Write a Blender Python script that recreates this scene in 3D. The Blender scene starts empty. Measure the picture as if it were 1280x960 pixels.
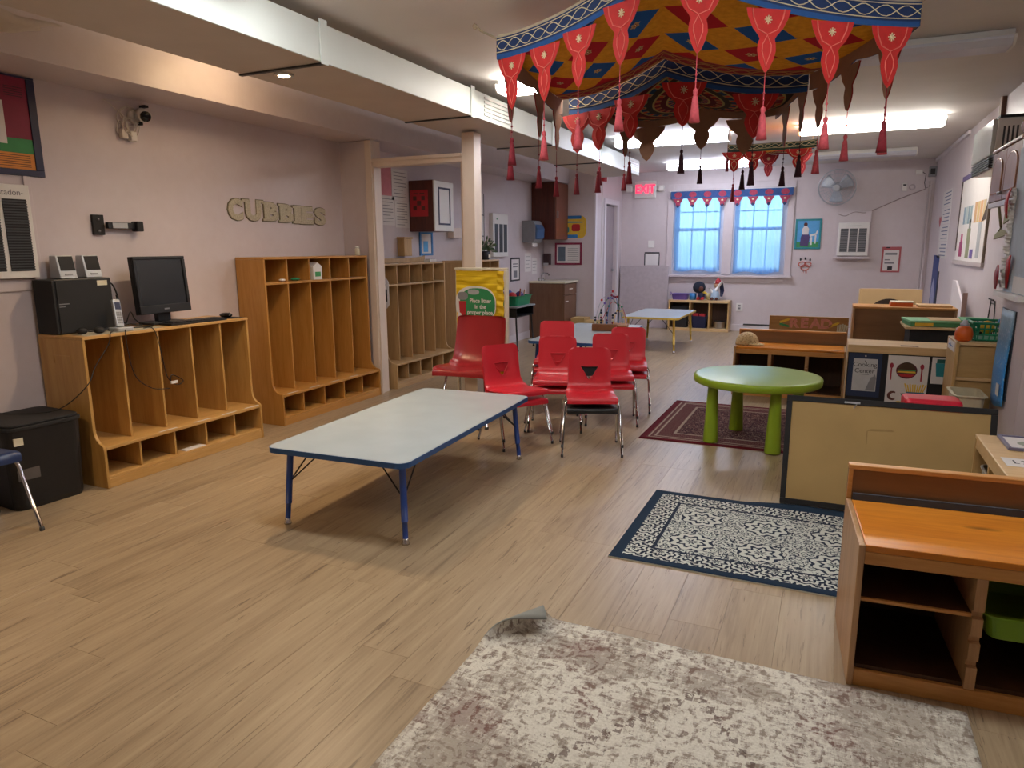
import bpy, bmesh, math, random
from mathutils import Vector, Matrix, Euler

# ---------------------------------------------------------------- camera, sky, exposure
SC = bpy.context.scene
COL = SC.collection
R = math.radians
cam_data = bpy.data.cameras.new('camera')
cam_data.sensor_fit = 'HORIZONTAL'
cam_data.sensor_width = 36.0
cam_data.lens = 870.0 / 1280.0 * 36.0
cam_data.clip_start = 0.05
cam = bpy.data.objects.new('camera', cam_data)
COL.objects.link(cam)
YAW, PITCH, ROLL = R(24.583), R(11.067), R(0.316)
_f = Vector((-math.sin(YAW) * math.cos(PITCH), math.cos(YAW) * math.cos(PITCH), -math.sin(PITCH)))
_r = Vector((math.cos(YAW), math.sin(YAW), 0))
_d = _f.cross(_r)
_c, _s = math.cos(ROLL), math.sin(ROLL)
_rr, _dd = _c * _r + _s * _d, -_s * _r + _c * _d
cam.matrix_world = Matrix(((_rr.x, -_dd.x, -_f.x, 0), (_rr.y, -_dd.y, -_f.y, 0), (_rr.z, -_dd.z, -_f.z, 1.38), (0, 0, 0, 1)))
SC.camera = cam

world = bpy.data.worlds.new('world')
SC.world = world
world.use_nodes = True
wn = world.node_tree
wn.nodes.clear()
_o = wn.nodes.new('ShaderNodeOutputWorld')
_b = wn.nodes.new('ShaderNodeBackground')
_sky = wn.nodes.new('ShaderNodeTexSky')
_sky.sky_type = 'NISHITA'
_sky.sun_disc = False
_sky.sun_elevation = R(38)
_sky.sun_rotation = R(150)
_b.inputs['Strength'].default_value = 0.45
wn.links.new(_sky.outputs[0], _b.inputs['Color'])
wn.links.new(_b.outputs[0], _o.inputs['Surface'])

SC.view_settings.view_transform = 'Standard'
SC.view_settings.look = 'None'
SC.view_settings.exposure = 0.95
SC.view_settings.gamma = 1.0
SC.view_settings.use_curve_mapping = False
LAMP_E = 15.0            # radiance of a lit fluorescent lens
try:
    SC.cycles.max_bounces = 10
    SC.cycles.diffuse_bounces = 6
    SC.cycles.transparent_max_bounces = 12
    SC.cycles.sample_clamp_indirect = 6.0
except Exception:
    pass

# ---------------------------------------------------------------- materials
def lin(c):
    c = c.lstrip('#')
    v = [int(c[i:i + 2], 16) / 255 for i in (0, 2, 4)]
    return tuple(x / 12.92 if x <= 0.04045 else ((x + 0.055) / 1.055) ** 2.4 for x in v) + (1.0,)

MATS = {}
class NT:
    """small node-tree helper"""
    def __init__(s, name):
        s.m = bpy.data.materials.new(name)
        s.m.use_nodes = True
        s.t = s.m.node_tree
        s.t.nodes.clear()
        s.out = s.t.nodes.new('ShaderNodeOutputMaterial')
        s.b = s.t.nodes.new('ShaderNodeBsdfPrincipled')
        s.t.links.new(s.b.outputs[0], s.out.inputs['Surface'])
        MATS[name] = s.m
    def n(s, typ, **kw):
        x = s.t.nodes.new(typ)
        for k, v in kw.items():
            setattr(x, k, v)
        return x
    def link(s, a, b):
        s.t.links.new(a, b)
    def val(s, sock, v):
        if hasattr(v, 'is_output') or isinstance(v, bpy.types.NodeSocket):
            s.link(v, sock)
        else:
            sock.default_value = v
    def math(s, op, a, b=None, c=None):
        x = s.n('ShaderNodeMath', operation=op)
        s.val(x.inputs[0], a)
        if b is not None: s.val(x.inputs[1], b)
        if c is not None: s.val(x.inputs[2], c)
        return x.outputs[0]
    def mix(s, f, a, b, typ='MIX'):
        x = s.n('ShaderNodeMix', data_type='RGBA', blend_type=typ)
        s.val(x.inputs['Factor'], f)
        s.val(x.inputs[6], a)
        s.val(x.inputs[7], b)
        return x.outputs[2]
    def coord(s, scale=(1, 1, 1), kind='Object', loc=(0, 0, 0), rot=(0, 0, 0)):
        tc = s.n('ShaderNodeTexCoord')
        mp = s.n('ShaderNodeMapping')
        mp.inputs['Scale'].default_value = scale
        mp.inputs['Location'].default_value = loc
        mp.inputs['Rotation'].default_value = rot
        s.link(tc.outputs[kind], mp.inputs['Vector'])
        return mp.outputs[0]
    def noise(s, vec, scale, detail=3, rough=0.5, dist=0.0):
        x = s.n('ShaderNodeTexNoise')
        s.link(vec, x.inputs['Vector'])
        x.inputs['Scale'].default_value = scale
        x.inputs['Detail'].default_value = detail
        x.inputs['Roughness'].default_value = rough
        x.inputs['Distortion'].default_value = dist
        return x.outputs['Fac']
    def ramp(s, fac, stops, interp='LINEAR'):
        x = s.n('ShaderNodeValToRGB')
        x.color_ramp.interpolation = interp
        e = x.color_ramp.elements
        while len(e) < len(stops): e.new(0.5)
        for i, (p, c) in enumerate(stops):
            e[i].position = p
            e[i].color = c if not isinstance(c, str) else lin(c)
        s.link(fac, x.inputs[0])
        return x.outputs[0]
    def sep(s, vec):
        x = s.n('ShaderNodeSeparateXYZ')
        s.link(vec, x.inputs[0])
        return x.outputs
    def bump(s, h, strength=0.2, dist=0.002):
        x = s.n('ShaderNodeBump')
        x.inputs['Strength'].default_value = strength
        x.inputs['Distance'].default_value = dist
        s.link(h, x.inputs['Height'])
        s.link(x.outputs[0], s.b.inputs['Normal'])
    def set(s, col=None, rough=0.5, metal=0.0, spec=None, emis=None, es=0.0, trans=0.0):
        if col is not None:
            s.val(s.b.inputs['Base Color'], lin(col) if isinstance(col, str) else col)
        s.val(s.b.inputs['Roughness'], rough)
        s.b.inputs['Metallic'].default_value = metal
        if spec is not None: s.b.inputs['Specular IOR Level'].default_value = spec
        if emis is not None:
            s.b.inputs['Emission Color'].default_value = lin(emis)
            s.b.inputs['Emission Strength'].default_value = es
        if trans: s.b.inputs['Transmission Weight'].default_value = trans
        return s.m

def plain(name, col, rough=0.5, metal=0.0, var=0.06, nscale=18, spec=None, bump=0.0):
    if name in MATS: return MATS[name]
    t = NT(name)
    v = t.coord()
    f = t.noise(v, nscale, 3)
    c = lin(col)
    a = tuple(x * (1 - var) for x in c[:3]) + (1,)
    b = tuple(min(1, x * (1 + var)) for x in c[:3]) + (1,)
    t.set(t.ramp(f, [(0.3, a), (0.7, b)]), rough, metal, spec)
    if bump:
        t.bump(t.noise(v, nscale * 12, 2), bump, 0.001)
    return t.m

def wood(name, c1, c2, axis='z', rough=0.4, scale=1.0, knots=False, spec=None):
    if name in MATS: return MATS[name]
    t = NT(name)
    sc = {'x': (1.2, 14, 14), 'y': (14, 1.2, 14), 'z': (14, 14, 1.2)}[axis]
    v = t.coord(tuple(q * scale for q in sc))
    f = t.noise(v, 1.6, 5, 0.6, 0.8)
    g = t.noise(v, 9.0, 3, 0.6)
    h = t.math('MULTIPLY_ADD', g, 0.35, t.math('MULTIPLY', f, 0.75))
    col = t.ramp(h, [(0.36, c2), (0.66, c1)])
    if knots:
        vor = t.n('ShaderNodeTexVoronoi')
        t.link(t.coord((2.6, 9.0, 9.0) if axis == 'x' else (9, 2.6, 9)), vor.inputs['Vector'])
        vor.inputs['Scale'].default_value = 1.0
        k = t.ramp(vor.outputs['Distance'], [(0.10, (1, 1, 1, 1)), (0.19, (0, 0, 0, 1))])
        col = t.mix(t.math('MULTIPLY', k, 0.75), col, lin('5a2a10'))
    t.set(col, rough, 0, spec)
    t.bump(h, 0.06, 0.001)
    return t.m

def emit(name, col, strength):
    if name in MATS: return MATS[name]
    t = NT(name)
    t.set('000000', 0.6, emis=col, es=strength)
    return t.m

def glossy(name, col, rough, var=0.03):
    return plain(name, col, rough, 0, var, 8)

# ---------------------------------------------------------------- mesh builder
class MB:
    def __init__(s):
        s.v, s.f, s.m, s.sm = [], [], [], []
    def add(s, vs, fs, mi=0, smooth=False, M=None):
        b = len(s.v)
        s.v += [tuple(M @ Vector(p)) if M is not None else tuple(p) for p in vs]
        s.f += [tuple(b + i for i in q) for q in fs]
        s.m += [mi] * len(fs)
        s.sm += [smooth] * len(fs)
        return s
    def box(s, x0, y0, z0, x1, y1, z1, mi=0, M=None):
        x0, x1 = min(x0, x1), max(x0, x1); y0, y1 = min(y0, y1), max(y0, y1); z0, z1 = min(z0, z1), max(z0, z1)
        vs = [(x0, y0, z0), (x1, y0, z0), (x1, y1, z0), (x0, y1, z0), (x0, y0, z1), (x1, y0, z1), (x1, y1, z1), (x0, y1, z1)]
        fs = [(0, 3, 2, 1), (4, 5, 6, 7), (0, 1, 5, 4), (1, 2, 6, 5), (2, 3, 7, 6), (3, 0, 4, 7)]
        return s.add(vs, fs, mi, False, M)
    def prism(s, poly, axis, c0, c1, mi=0, smooth=False, M=None, cap_mi=None):
        n = len(poly)
        a = sum(poly[i][0] * poly[(i + 1) % n][1] - poly[(i + 1) % n][0] * poly[i][1] for i in range(n))
        if a < 0: poly = poly[::-1]
        def P(p, c):
            return {'x': (c, p[0], p[1]), 'y': (p[0], c, p[1]), 'z': (p[0], p[1], c)}[axis]
        flip = axis == 'y'
        if c0 > c1: c0, c1 = c1, c0
        vs = [P(p, c0) for p in poly] + [P(p, c1) for p in poly]
        lo, hi = tuple(range(n))[::-1], tuple(range(n, 2 * n))
        sides = [(i, (i + 1) % n, n + (i + 1) % n, n + i) for i in range(n)]
        if flip:
            lo, hi = lo[::-1], hi[::-1]
            sides = [q[::-1] for q in sides]
        cm = mi if cap_mi is None else cap_mi
        s.add(vs, [lo, hi], cm, False, M)
        b = len(s.v) - 2 * n
        s.f += [tuple(b + i for i in q) for q in sides]
        s.m += [mi] * n
        s.sm += [smooth] * n
        return s
    def tube(s, pts, r, n=8, mi=0, closed=False, caps=True):
        pts = [Vector(p) for p in pts]
        k = len(pts)
        rs = r if isinstance(r, (list, tuple)) else [r] * k
        vs, fs = [], []
        up = None
        for i, p in enumerate(pts):
            a = pts[(i - 1) % k] if (i or closed) else p
            b = pts[(i + 1) % k] if (i < k - 1 or closed) else p
            t = (b - a)
            t = t.normalized() if t.length > 1e-9 else Vector((0, 0, 1))
            if up is None:
                up = Vector((0, 0, 1)) if abs(t.z) < 0.9 else Vector((1, 0, 0))
            sx = t.cross(up)
            if sx.length < 1e-6:
                sx = t.cross(Vector((0.3, 1, 0.2)))
            sx.normalize()
            up = sx.cross(t).normalized()
            for j in range(n):
                q = 2 * math.pi * j / n
                vs.append(p + rs[i] * (math.cos(q) * sx + math.sin(q) * up))
        for i in range(k if closed else k - 1):
            for j in range(n):
                i2 = (i + 1) % k
                fs.append((i * n + j, i2 * n + j, i2 * n + (j + 1) % n, i * n + (j + 1) % n)[::-1])
        s.add(vs, fs, mi, True)
        if caps and not closed:
            b = len(s.v) - len(vs)
            s.f += [tuple(b + j for j in range(n)), tuple(b + (k - 1) * n + j for j in range(n))[::-1]]
            s.m += [mi] * 2
            s.sm += [False] * 2
        return s
    def lathe(s, prof, c=(0, 0, 0), n=20, mi=0, M=None, smooth=True):
        vs, fs = [], []
        for r, z in prof:
            for j in range(n):
                q = 2 * math.pi * j / n
                vs.append((c[0] + r * math.cos(q), c[1] + r * math.sin(q), c[2] + z))
        for i in range(len(prof) - 1):
            for j in range(n):
                fs.append((i * n + j, i * n + (j + 1) % n, (i + 1) * n + (j + 1) % n, (i + 1) * n + j))
        fs.append(tuple(range(n))[::-1])
        fs.append(tuple((len(prof) - 1) * n + j for j in range(n)))
        return s.add(vs, fs, mi, smooth, M)
    def grid(s, fn, nu, nv, mi=0, smooth=True):
        vs = [fn(i / nu, j / nv) for j in range(nv + 1) for i in range(nu + 1)]
        w = nu + 1
        fs = [(j * w + i, j * w + i + 1, (j + 1) * w + i + 1, (j + 1) * w + i) for j in range(nv) for i in range(nu)]
        return s.add(vs, fs, mi, smooth)
    def ball(s, c, r, n=10, mi=0, M=None):
        r = r if isinstance(r, (tuple, list)) else (r, r, r)
        vs, fs = [], []
        h = n // 2 + 1
        for i in range(h + 1):
            a = math.pi * i / h
            for j in range(n):
                q = 2 * math.pi * j / n
                vs.append((c[0] + r[0] * math.sin(a) * math.cos(q), c[1] + r[1] * math.sin(a) * math.sin(q), c[2] - r[2] * math.cos(a)))
        for i in range(h):
            for j in range(n):
                fs.append((i * n + j, i * n + (j + 1) % n, (i + 1) * n + (j + 1) % n, (i + 1) * n + j))
        return s.add(vs, fs, mi, True, M)

OFF = {}
def mesh_of(name, mb, mats):
    me = bpy.data.meshes.new(name)
    me.from_pydata(mb.v, [], mb.f)
    for m in (mats if isinstance(mats, (list, tuple)) else [mats]):
        me.materials.append(m)
    me.polygons.foreach_set('material_index', mb.m)
    me.polygons.foreach_set('use_smooth', mb.sm)
    me.update()
    return me

def obj(name, mb, mats, parent=None, bevel=0.0, label=None, solid=0.0, sub=0, segs=2):
    me = mb if isinstance(mb, bpy.types.Mesh) else mesh_of(name, mb, mats)
    o = bpy.data.objects.new(name, me)
    COL.objects.link(o)
    if parent is not None:
        o.parent = parent
        if parent.name in OFF:
            o.location = -OFF[parent.name]
    if solid:
        q = o.modifiers.new('solid', 'SOLIDIFY'); q.thickness = solid; q.offset = 0
    if sub:
        q = o.modifiers.new('sub', 'SUBSURF'); q.levels = sub; q.render_levels = sub
    if bevel:
        q = o.modifiers.new('bevel', 'BEVEL'); q.width = bevel; q.segments = segs; q.limit_method = 'ANGLE'; q.angle_limit = R(40)
    if label: o['label'] = label
    return o

def tag(o, label, cat, group=None):
    o['label'] = label
    o['category'] = cat
    if group: o['group'] = group
    return o

def thing(name, label, cat, loc=(0, 0, 0), rotz=0.0, group=None, world=False):
    """Empty at the thing's base. world=True: its parts are written in room coordinates."""
    o = bpy.data.objects.new(name, None)
    o.empty_display_size = 0.1
    COL.objects.link(o)
    o.location = loc
    o.rotation_euler = (0, 0, rotz)
    if world: OFF[o.name] = Vector(loc)
    return tag(o, label, cat, group)

def struct(name, mb, mats, parent=None, bevel=0.0):
    o = obj(name, mb, mats, parent, bevel)
    if parent is None: o['kind'] = 'structure'
    return o

def dup(root, loc, rotz, label, group=None, name=None):
    r = root.copy(); COL.objects.link(r)
    r.location = loc; r.rotation_euler = (0, 0, rotz)
    r['label'] = label
    if group: r['group'] = group
    for ch in list(root.children):
        c = ch.copy(); COL.objects.link(c); c.parent = r
        for g in list(ch.children):
            d = g.copy(); COL.objects.link(d); d.parent = c
    return r

def text(name, body, size, loc, rot, mat, parent=None, extrude=0.001, align='CENTER', offset=0.0, sx=1.0, res=3, bevel=0.0):
    cu = bpy.data.curves.new(name, 'FONT')
    cu.body = body
    cu.size = size
    cu.align_x = align
    cu.align_y = 'CENTER'
    cu.extrude = extrude
    cu.offset = offset
    cu.bevel_depth = bevel
    cu.resolution_u = res
    cu.space_line = 1.0
    t = bpy.data.objects.new('tmp_text', cu)
    COL.objects.link(t)
    bpy.context.view_layer.update()
    dg = bpy.context.evaluated_depsgraph_get()
    me = bpy.data.meshes.new_from_object(t.evaluated_get(dg))
    bpy.data.objects.remove(t)
    me.materials.clear()
    me.materials.append(mat)
    M = Matrix.Translation(loc) @ Euler(rot).to_matrix().to_4x4() @ Matrix.Diagonal((sx, 1, 1, 1))
    me.transform(M)
    me.name = name
    return obj(name, me, None, parent)
# text orientations: facing -Y (towards the camera), +X (left wall), -X (right wall)
T_FRONT = (R(90), 0, 0)
T_LEFTWALL = (R(90), 0, R(90))
T_RIGHTWALL = (R(90), 0, R(-90))

def rrect(x0, y0, x1, y1, r, n=5):
    out = []
    for cx, cy, a0 in ((x1 - r, y0 + r, -90), (x1 - r, y1 - r, 0), (x0 + r, y1 - r, 90), (x0 + r, y0 + r, 180)):
        for i in range(n + 1):
            a = R(a0 + 90 * i / n)
            out.append((cx + r * math.cos(a), cy + r * math.sin(a)))
    return out

def arc(cx, cz, r, a0, a1, n=6):
    return [(cx + r * math.cos(R(a0 + (a1 - a0) * i / n)), cz + r * math.sin(R(a0 + (a1 - a0) * i / n))) for i in range(n + 1)]

# ---------------------------------------------------------------- shared materials
def make_wall():
    t = NT('wall_paint')
    v = t.coord()
    f = t.noise(v, 1.1, 4, 0.55)
    g = t.noise(v, 14, 4, 0.6)
    h = t.math('MULTIPLY_ADD', g, 0.3, t.math('MULTIPLY', f, 0.7))
    t.set(t.ramp(h, [(0.3, 'c6babc'), (0.7, 'd1c8cb')]), 0.42)
    t.bump(t.noise(v, 60, 3), 0.12, 0.002)
    return t.m
WALL = make_wall()
CEIL = plain('ceiling_paint', 'd8d5d0', 0.7, 0, 0.03, 3)
TRIMM = plain('trim_paint', 'd8c9bd', 0.35, 0, 0.03, 6)
WHITET = plain('white_paint', 'd9d3d8', 0.4, 0, 0.03, 6)
DUCTM = plain('duct_paint', 'd3dad6', 0.5, 0, 0.02, 4)
TANP = plain('soffit_paint', 'c3b8ac', 0.45, 0, 0.04, 5)

def make_plank():
    t = NT('floor_plank')
    oi = t.n('ShaderNodeObjectInfo')
    tc = t.n('ShaderNodeTexCoord')
    off = t.n('ShaderNodeVectorMath', operation='SCALE')
    off.inputs[0].default_value = (7.3, 13.1, 3.7)
    t.link(oi.outputs['Random'], off.inputs['Scale'])
    add = t.n('ShaderNodeVectorMath', operation='ADD')
    t.link(tc.outputs['Object'], add.inputs[0]); t.link(off.outputs[0], add.inputs[1])
    mp = t.n('ShaderNodeMapping'); mp.inputs['Scale'].default_value = (7, 0.6, 1)
    t.link(add.outputs[0], mp.inputs['Vector'])
    mp2 = t.n('ShaderNodeMapping'); mp2.inputs['Scale'].default_value = (55, 1.6, 1)
    t.link(add.outputs[0], mp2.inputs['Vector'])
    f = t.noise(mp.outputs[0], 1.7, 4, 0.55, 1.8)
    g = t.noise(mp2.outputs[0], 1.5, 4, 0.6, 0.3)
    h = t.math('MULTIPLY_ADD', g, 0.38, t.math('MULTIPLY_ADD', f, 0.45, .08))
    h = t.math('ADD', h, t.math('MULTIPLY_ADD', oi.outputs['Random'], 0.055, -0.0275))
    col = t.ramp(h, [(0.30, '7d6b55'), (0.46, '9f8b70'), (0.70, 'b5a284')])
    mp3 = t.n('ShaderNodeMapping'); mp3.inputs['Scale'].default_value = (34, 1.5, 1)
    t.link(add.outputs[0], mp3.inputs['Vector'])
    k = t.ramp(t.noise(mp3.outputs[0], 1.3, 6, 0.7, 2.0), [(0.37, (1, 1, 1, 1)), (0.40, (0, 0, 0, 1))])
    col = t.mix(t.math('MULTIPLY', k, 0.65), col, lin('54402e'))
    t.set(col, t.math('MULTIPLY_ADD', f, 0.12, 0.28), 0, 0.5)
    t.bump(h, 0.05, 0.001)
    return t.m
PLANK = make_plank()
BIRCH = wood('birch_ply', 'c39a5a', 'ae8343', 'z', 0.36)
BIRCHH = wood('birch_ply_flat', 'caa063', 'b58a4c', 'y', 0.34)
BIRCHD = wood('birch_ply_orange', 'b98746', 'a67230', 'z', 0.34)
BIRCHDH = wood('birch_ply_orange_flat', 'c08d4b', 'aa7636', 'y', 0.32)
BIRCHL = wood('birch_ply_pale', 'c0a074', 'ab8a5c', 'z', 0.4)
BIRCHLH = wood('birch_ply_pale_flat', 'c5a67b', 'b09064', 'y', 0.4)
PINE = wood('pine', 'd09a58', 'b57a3c', 'x', 0.38, 0.8)
PINET = wood('pine_top', 'd98c31', 'bd6c1d', 'x', 0.3, 0.7, knots=True)
PINEZ = wood('pine_upright', 'bd966c', 'a57d54', 'z', 0.4)
PINE_SHADE = wood('pine_bay_shade', '4a2e18', '3a2212', 'z', 0.55)  # darkened pine: the shade inside the bays is put into the colour
MAPLE = wood('maple', 'd9b98a', 'c9a574', 'x', 0.4)
MAPLEZ = wood('maple_upright', 'c4a069', 'b08c57', 'z', 0.42)
MDF = wood('hardboard_brown', '8a6440', '7c5836', 'x', 0.55, 0.4)
MAHOG = wood('mahogany', '5b2a1c', '431c13', 'z', 0.3)
SINKW = wood('walnut_laminate', '74543f', '64452f', 'z', 0.4)
OAKC = wood('oak_cabinet', 'a5765a', '8c5f47', 'z', 0.3)
CHROME = plain('chrome', 'cfcfd2', 0.16, 1.0, 0.02)
STEEL = plain('brushed_steel', 'a9abb0', 0.32, 1.0, 0.03)
BLACK = plain('black_plastic', '17181b', 0.4, 0, 0.08)
BLACKM = plain('black_matte', '1b1b1d', 0.7, 0, 0.08)
BLACKG = plain('black_gloss', '0d0e10', 0.12, 0, 0.02)
DGREY = plain('dark_grey_plastic', '3b3d40', 0.5)
GREY = plain('grey_plastic', '85868a', 0.45)
WHITE = plain('white_plastic', 'dedcd8', 0.35, 0, 0.02)
PAPER = plain('paper', 'dcd8d6', 0.75, 0, 0.02)
CREAM = plain('cream_plastic', 'd6cfb8', 0.45, 0, 0.03)
REDP = plain('red_chair_plastic', 'c92735', 0.3, 0, 0.04, 6)
REDD = plain('dark_red_chair_plastic', '98262a', 0.28, 0, 0.04, 6)
BLUEP = plain('blue_chair_plastic', '22355f', 0.35, 0, 0.04)
BLUEM = plain('blue_table_metal', '24489a', 0.35, 0, 0.04)
BLUEE = plain('blue_edge_band', '24528a', 0.4, 0, 0.04)
YELM = plain('yellow_table_metal', 'c9a53e', 0.4, 0, 0.04)
LAMG = plain('grey_laminate', 'b3c0c6', 0.22, 0, 0.035, 5)
LIME = plain('lime_plastic', '8fae2c', 0.3, 0, 0.03, 4)
LIMED = plain('lime_tub', '78a52b', 0.35, 0, 0.03, 4)
GREENP = plain('green_plastic', '16805a', 0.35)
GREEND = plain('green_basket_plastic', '1f8a62', 0.4)
NAVY = plain('navy_plastic', '1c2347', 0.45)
PURPLE = plain('purple_plastic', '6d55a3', 0.4)
ORANGE = plain('orange_plastic', 'd8611c', 0.4)
YELLOW = plain('yellow_plastic', 'e3bb2c', 0.45)
HOTRED = plain('bright_red_plastic', 'd81436', 0.28)
PINK = plain('pink_print', 'c4607a', 0.7)
MAROON = plain('maroon_print', '84213f', 0.6)
CARD = plain('cardboard', 'b0935f', 0.8, 0, 0.05, 5)
CARD2 = plain('cardboard_pale', 'c3a578', 0.75, 0, 0.05, 6)
TEAL = plain('teal_print', '2a8a94', 0.6)
BLUEPR = plain('blue_print', '2f78b8', 0.45)
SKYB = plain('sky_blue_print', '4f9fd6', 0.4)
GREENPR = plain('green_print', '3c8f54', 0.6)
INK = plain('ink', '2b2b30', 0.7)
INKG = plain('grey_ink', '77777c', 0.7)
REDPR = plain('red_print', 'b3262c', 0.6)
ORPR = plain('orange_print', 'd98b3a', 0.6)
YELPR = plain('yellow_print', 'e0b93b', 0.6)
BRPR = plain('brown_print', '5a2d22', 0.6)
SKIN = plain('doll_tan_cloth', 'c69c7a', 0.8)
LEAF = plain('leaf', '64795a', 0.6, 0, 0.25, 60)
TERRA = plain('dark_pot', '26222a', 0.5)
SILV = plain('silver_plastic', 'b4b8bd', 0.35, 0.3)
CABLE = plain('black_cable', '141416', 0.55)
CABLEW = plain('white_cable', 'cfc8c0', 0.5)
DISPLAY = plain('dark_screen', '15181d', 0.18, 0, 0.02)
TUBEL = emit('lit_lens', 'fff8ee', LAMP_E)
TUBED = emit('lit_lens_dim', 'fbfaf8', LAMP_E * .62)  # weaker emission than the other lit lenses, for the two nearest lights
TUBEC = emit('lit_lens_cool', 'e9ecff', LAMP_E)
LENSOFF = plain('unlit_lens', 'c9cbd6', 0.3, 0, 0.02)

# ---------------------------------------------------------------- setting
XL, XR, YB, YF, ZC = -4.27, 1.25, 12.1, -2.6, 2.62
rng = random.Random(4)

fl = struct('floor', MB().box(XL - .1, YF - .1, -0.10, XR + .1, YB + .1, -0.004), plain('subfloor', '4a3a2a', 0.8))
def plank_mesh(w, l, mb=None, x=0, y=0):
    mb = mb or MB()
    c = 0.0006
    vs = [(x, y, -.004), (x + w, y, -.004), (x + w, y + l, -.004), (x, y + l, -.004),
          (x, y, -c), (x + w, y, -c), (x + w, y + l, -c), (x, y + l, -c),
          (x + c, y + c, 0), (x + w - c, y + c, 0), (x + w - c, y + l - c, 0), (x + c, y + l - c, 0)]
    fs = [(0, 1, 5, 4), (1, 2, 6, 5), (2, 3, 7, 6), (3, 0, 4, 7), (4, 5, 9, 8), (5, 6, 10, 9), (6, 7, 11, 10), (7, 4, 8, 11), (8, 9, 10, 11)]
    return mb.add(vs, fs)
PW, PL, Y0 = 0.19, 1.3, 0.6
cache = {}
rest = MB()
for i in range(30):
    x = XL + i * PW
    w = min(PW, XR - x) - 0.0006
    if w < 0.02: continue
    y = Y0
    first = PL * rng.uniform(0.15, 1.0)
    l = first
    while y < YB - 1e-4:
        l = min(l, YB - y)
        key = (round(w, 3), round(l, 3))
        if key not in cache: cache[key] = mesh_of('plank', plank_mesh(w, l - 0.0006), PLANK)
        o = obj('plank', cache[key], None, fl)
        o.location = (x, y, 0)
        y += l
        l = PL
    y = YF
    while y < Y0 - 1e-4:
        l = min(PL, Y0 - y)
        plank_mesh(w, l - .0012, rest, x, y)
        y += l
ro = obj('plank', rest, PLANK, fl)
ro['kind'] = 'stuff'

struct('ceiling', MB().box(XL - .1, YF - .1, ZC, XR + .1, YB + .1, ZC + .1), CEIL)
struct('wall_left', MB().box(XL - .12, YF, 0, XL, YB + .15, ZC), WALL)
struct('wall_right', MB().box(XR, YF, 0, XR + .12, YB + .15, ZC), WALL)
struct('wall_pier', MB().box(.985, 4.60, 0, XR, 5.30, ZC), WALL)
struct('wall_front', MB().box(XL, YF - .12, 0, XR, YF, ZC), WALL)
WX = [(-2.52, -1.70), (-1.55, -0.73)]
WZ0, WZ1 = 0.93, 2.30
wb = MB()
wb.box(XL, YB, 0, XR, YB + .15, WZ0).box(XL, YB, WZ1, XR, YB + .15, ZC)
wb.box(XL, YB, WZ0, WX[0][0], YB + .15, WZ1).box(WX[0][1], YB, WZ0, WX[1][0], YB + .15, WZ1).box(WX[1][1], YB, WZ0, XR, YB + .15, WZ1)
struct('wall_back', wb, WALL)
struct('ground', MB().box(-30, YB + .3, -0.4, 30, 60, -0.3), plain('outdoor_ground', '8f9486', 0.9))
# nook wall with the sink and the hall wall with the door
NY, HX = 10.6, -3.42
struct('wall_nook', MB().box(XL, NY, 0, HX, NY + .1, ZC), WALL)
D0, D1, DZ = 11.13, 11.80, 2.07
hw = MB().box(HX - .1, NY + .1, 0, HX, D0, ZC).box(HX - .1, D1, 0, HX, YB, ZC).box(HX - .1, D0, DZ, HX, D1, ZC)
struct('wall_hall', hw, WALL)
struct('trim_1', MB().box(HX - .012, NY - .012, 0, HX + .012, NY + .07, ZC - .002), WHITET)
d1 = struct('door_1', MB().box(HX - .09, D0 + .02, 0.005, HX - .05, D1 - .02, DZ - .02), plain('door_paint', '9a8e92', 0.4))
obj('casing', MB().box(HX + .001, D0 - .08, 0, HX + .02, D0 - .001, DZ + .08).box(HX + .001, D1 + .001, 0, HX + .02, D1 + .08, DZ + .08).box(HX + .001, D0 - .001, DZ + .001, HX + .02, D1 + .001, DZ + .08), WHITET, d1)
obj('knob', MB().ball((HX - .03, D1 - .09, 1.0), .026), STEEL, d1)
obj('hinge', MB().box(HX - .052, D0 + .015, 1.72, HX - .046, D0 + .03, 1.82), STEEL, d1)
obj('hinge', MB().box(HX - .052, D0 + .015, .3, HX - .046, D0 + .03, .4), STEEL, d1)

# return of the left wall and the timber opening across the room
PY = 5.50
struct('wall_return', MB().box(XL, PY, 0, -3.97, PY + .1, 2.345), WALL)
tr = struct('trim_2', MB().box(-3.969, PY - .03, 0, -3.90, PY + .12, 2.345), TRIMM, bevel=.004)
obj('bead', MB().box(-3.8995, PY - .012, 0, -3.885, PY + .02, 2.11), TRIMM, tr, .003)
tr = struct('trim_3', MB().box(-2.97, PY - .02, 0, -2.85, PY + .11, 2.345), TRIMM, bevel=.004)
obj('bead', MB().box(-2.995, PY + .0, 0, -2.9705, PY + .06, 2.11), TRIMM, tr, .003)
tr = struct('trim_4', MB().box(-3.899, PY - .015, 2.11, -2.971, PY + .1, 2.165), TRIMM, bevel=.004)
obj('bead', MB().box(-3.899, PY - .03, 2.15, -2.971, PY - .0155, 2.18), TRIMM, tr, .003)

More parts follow.
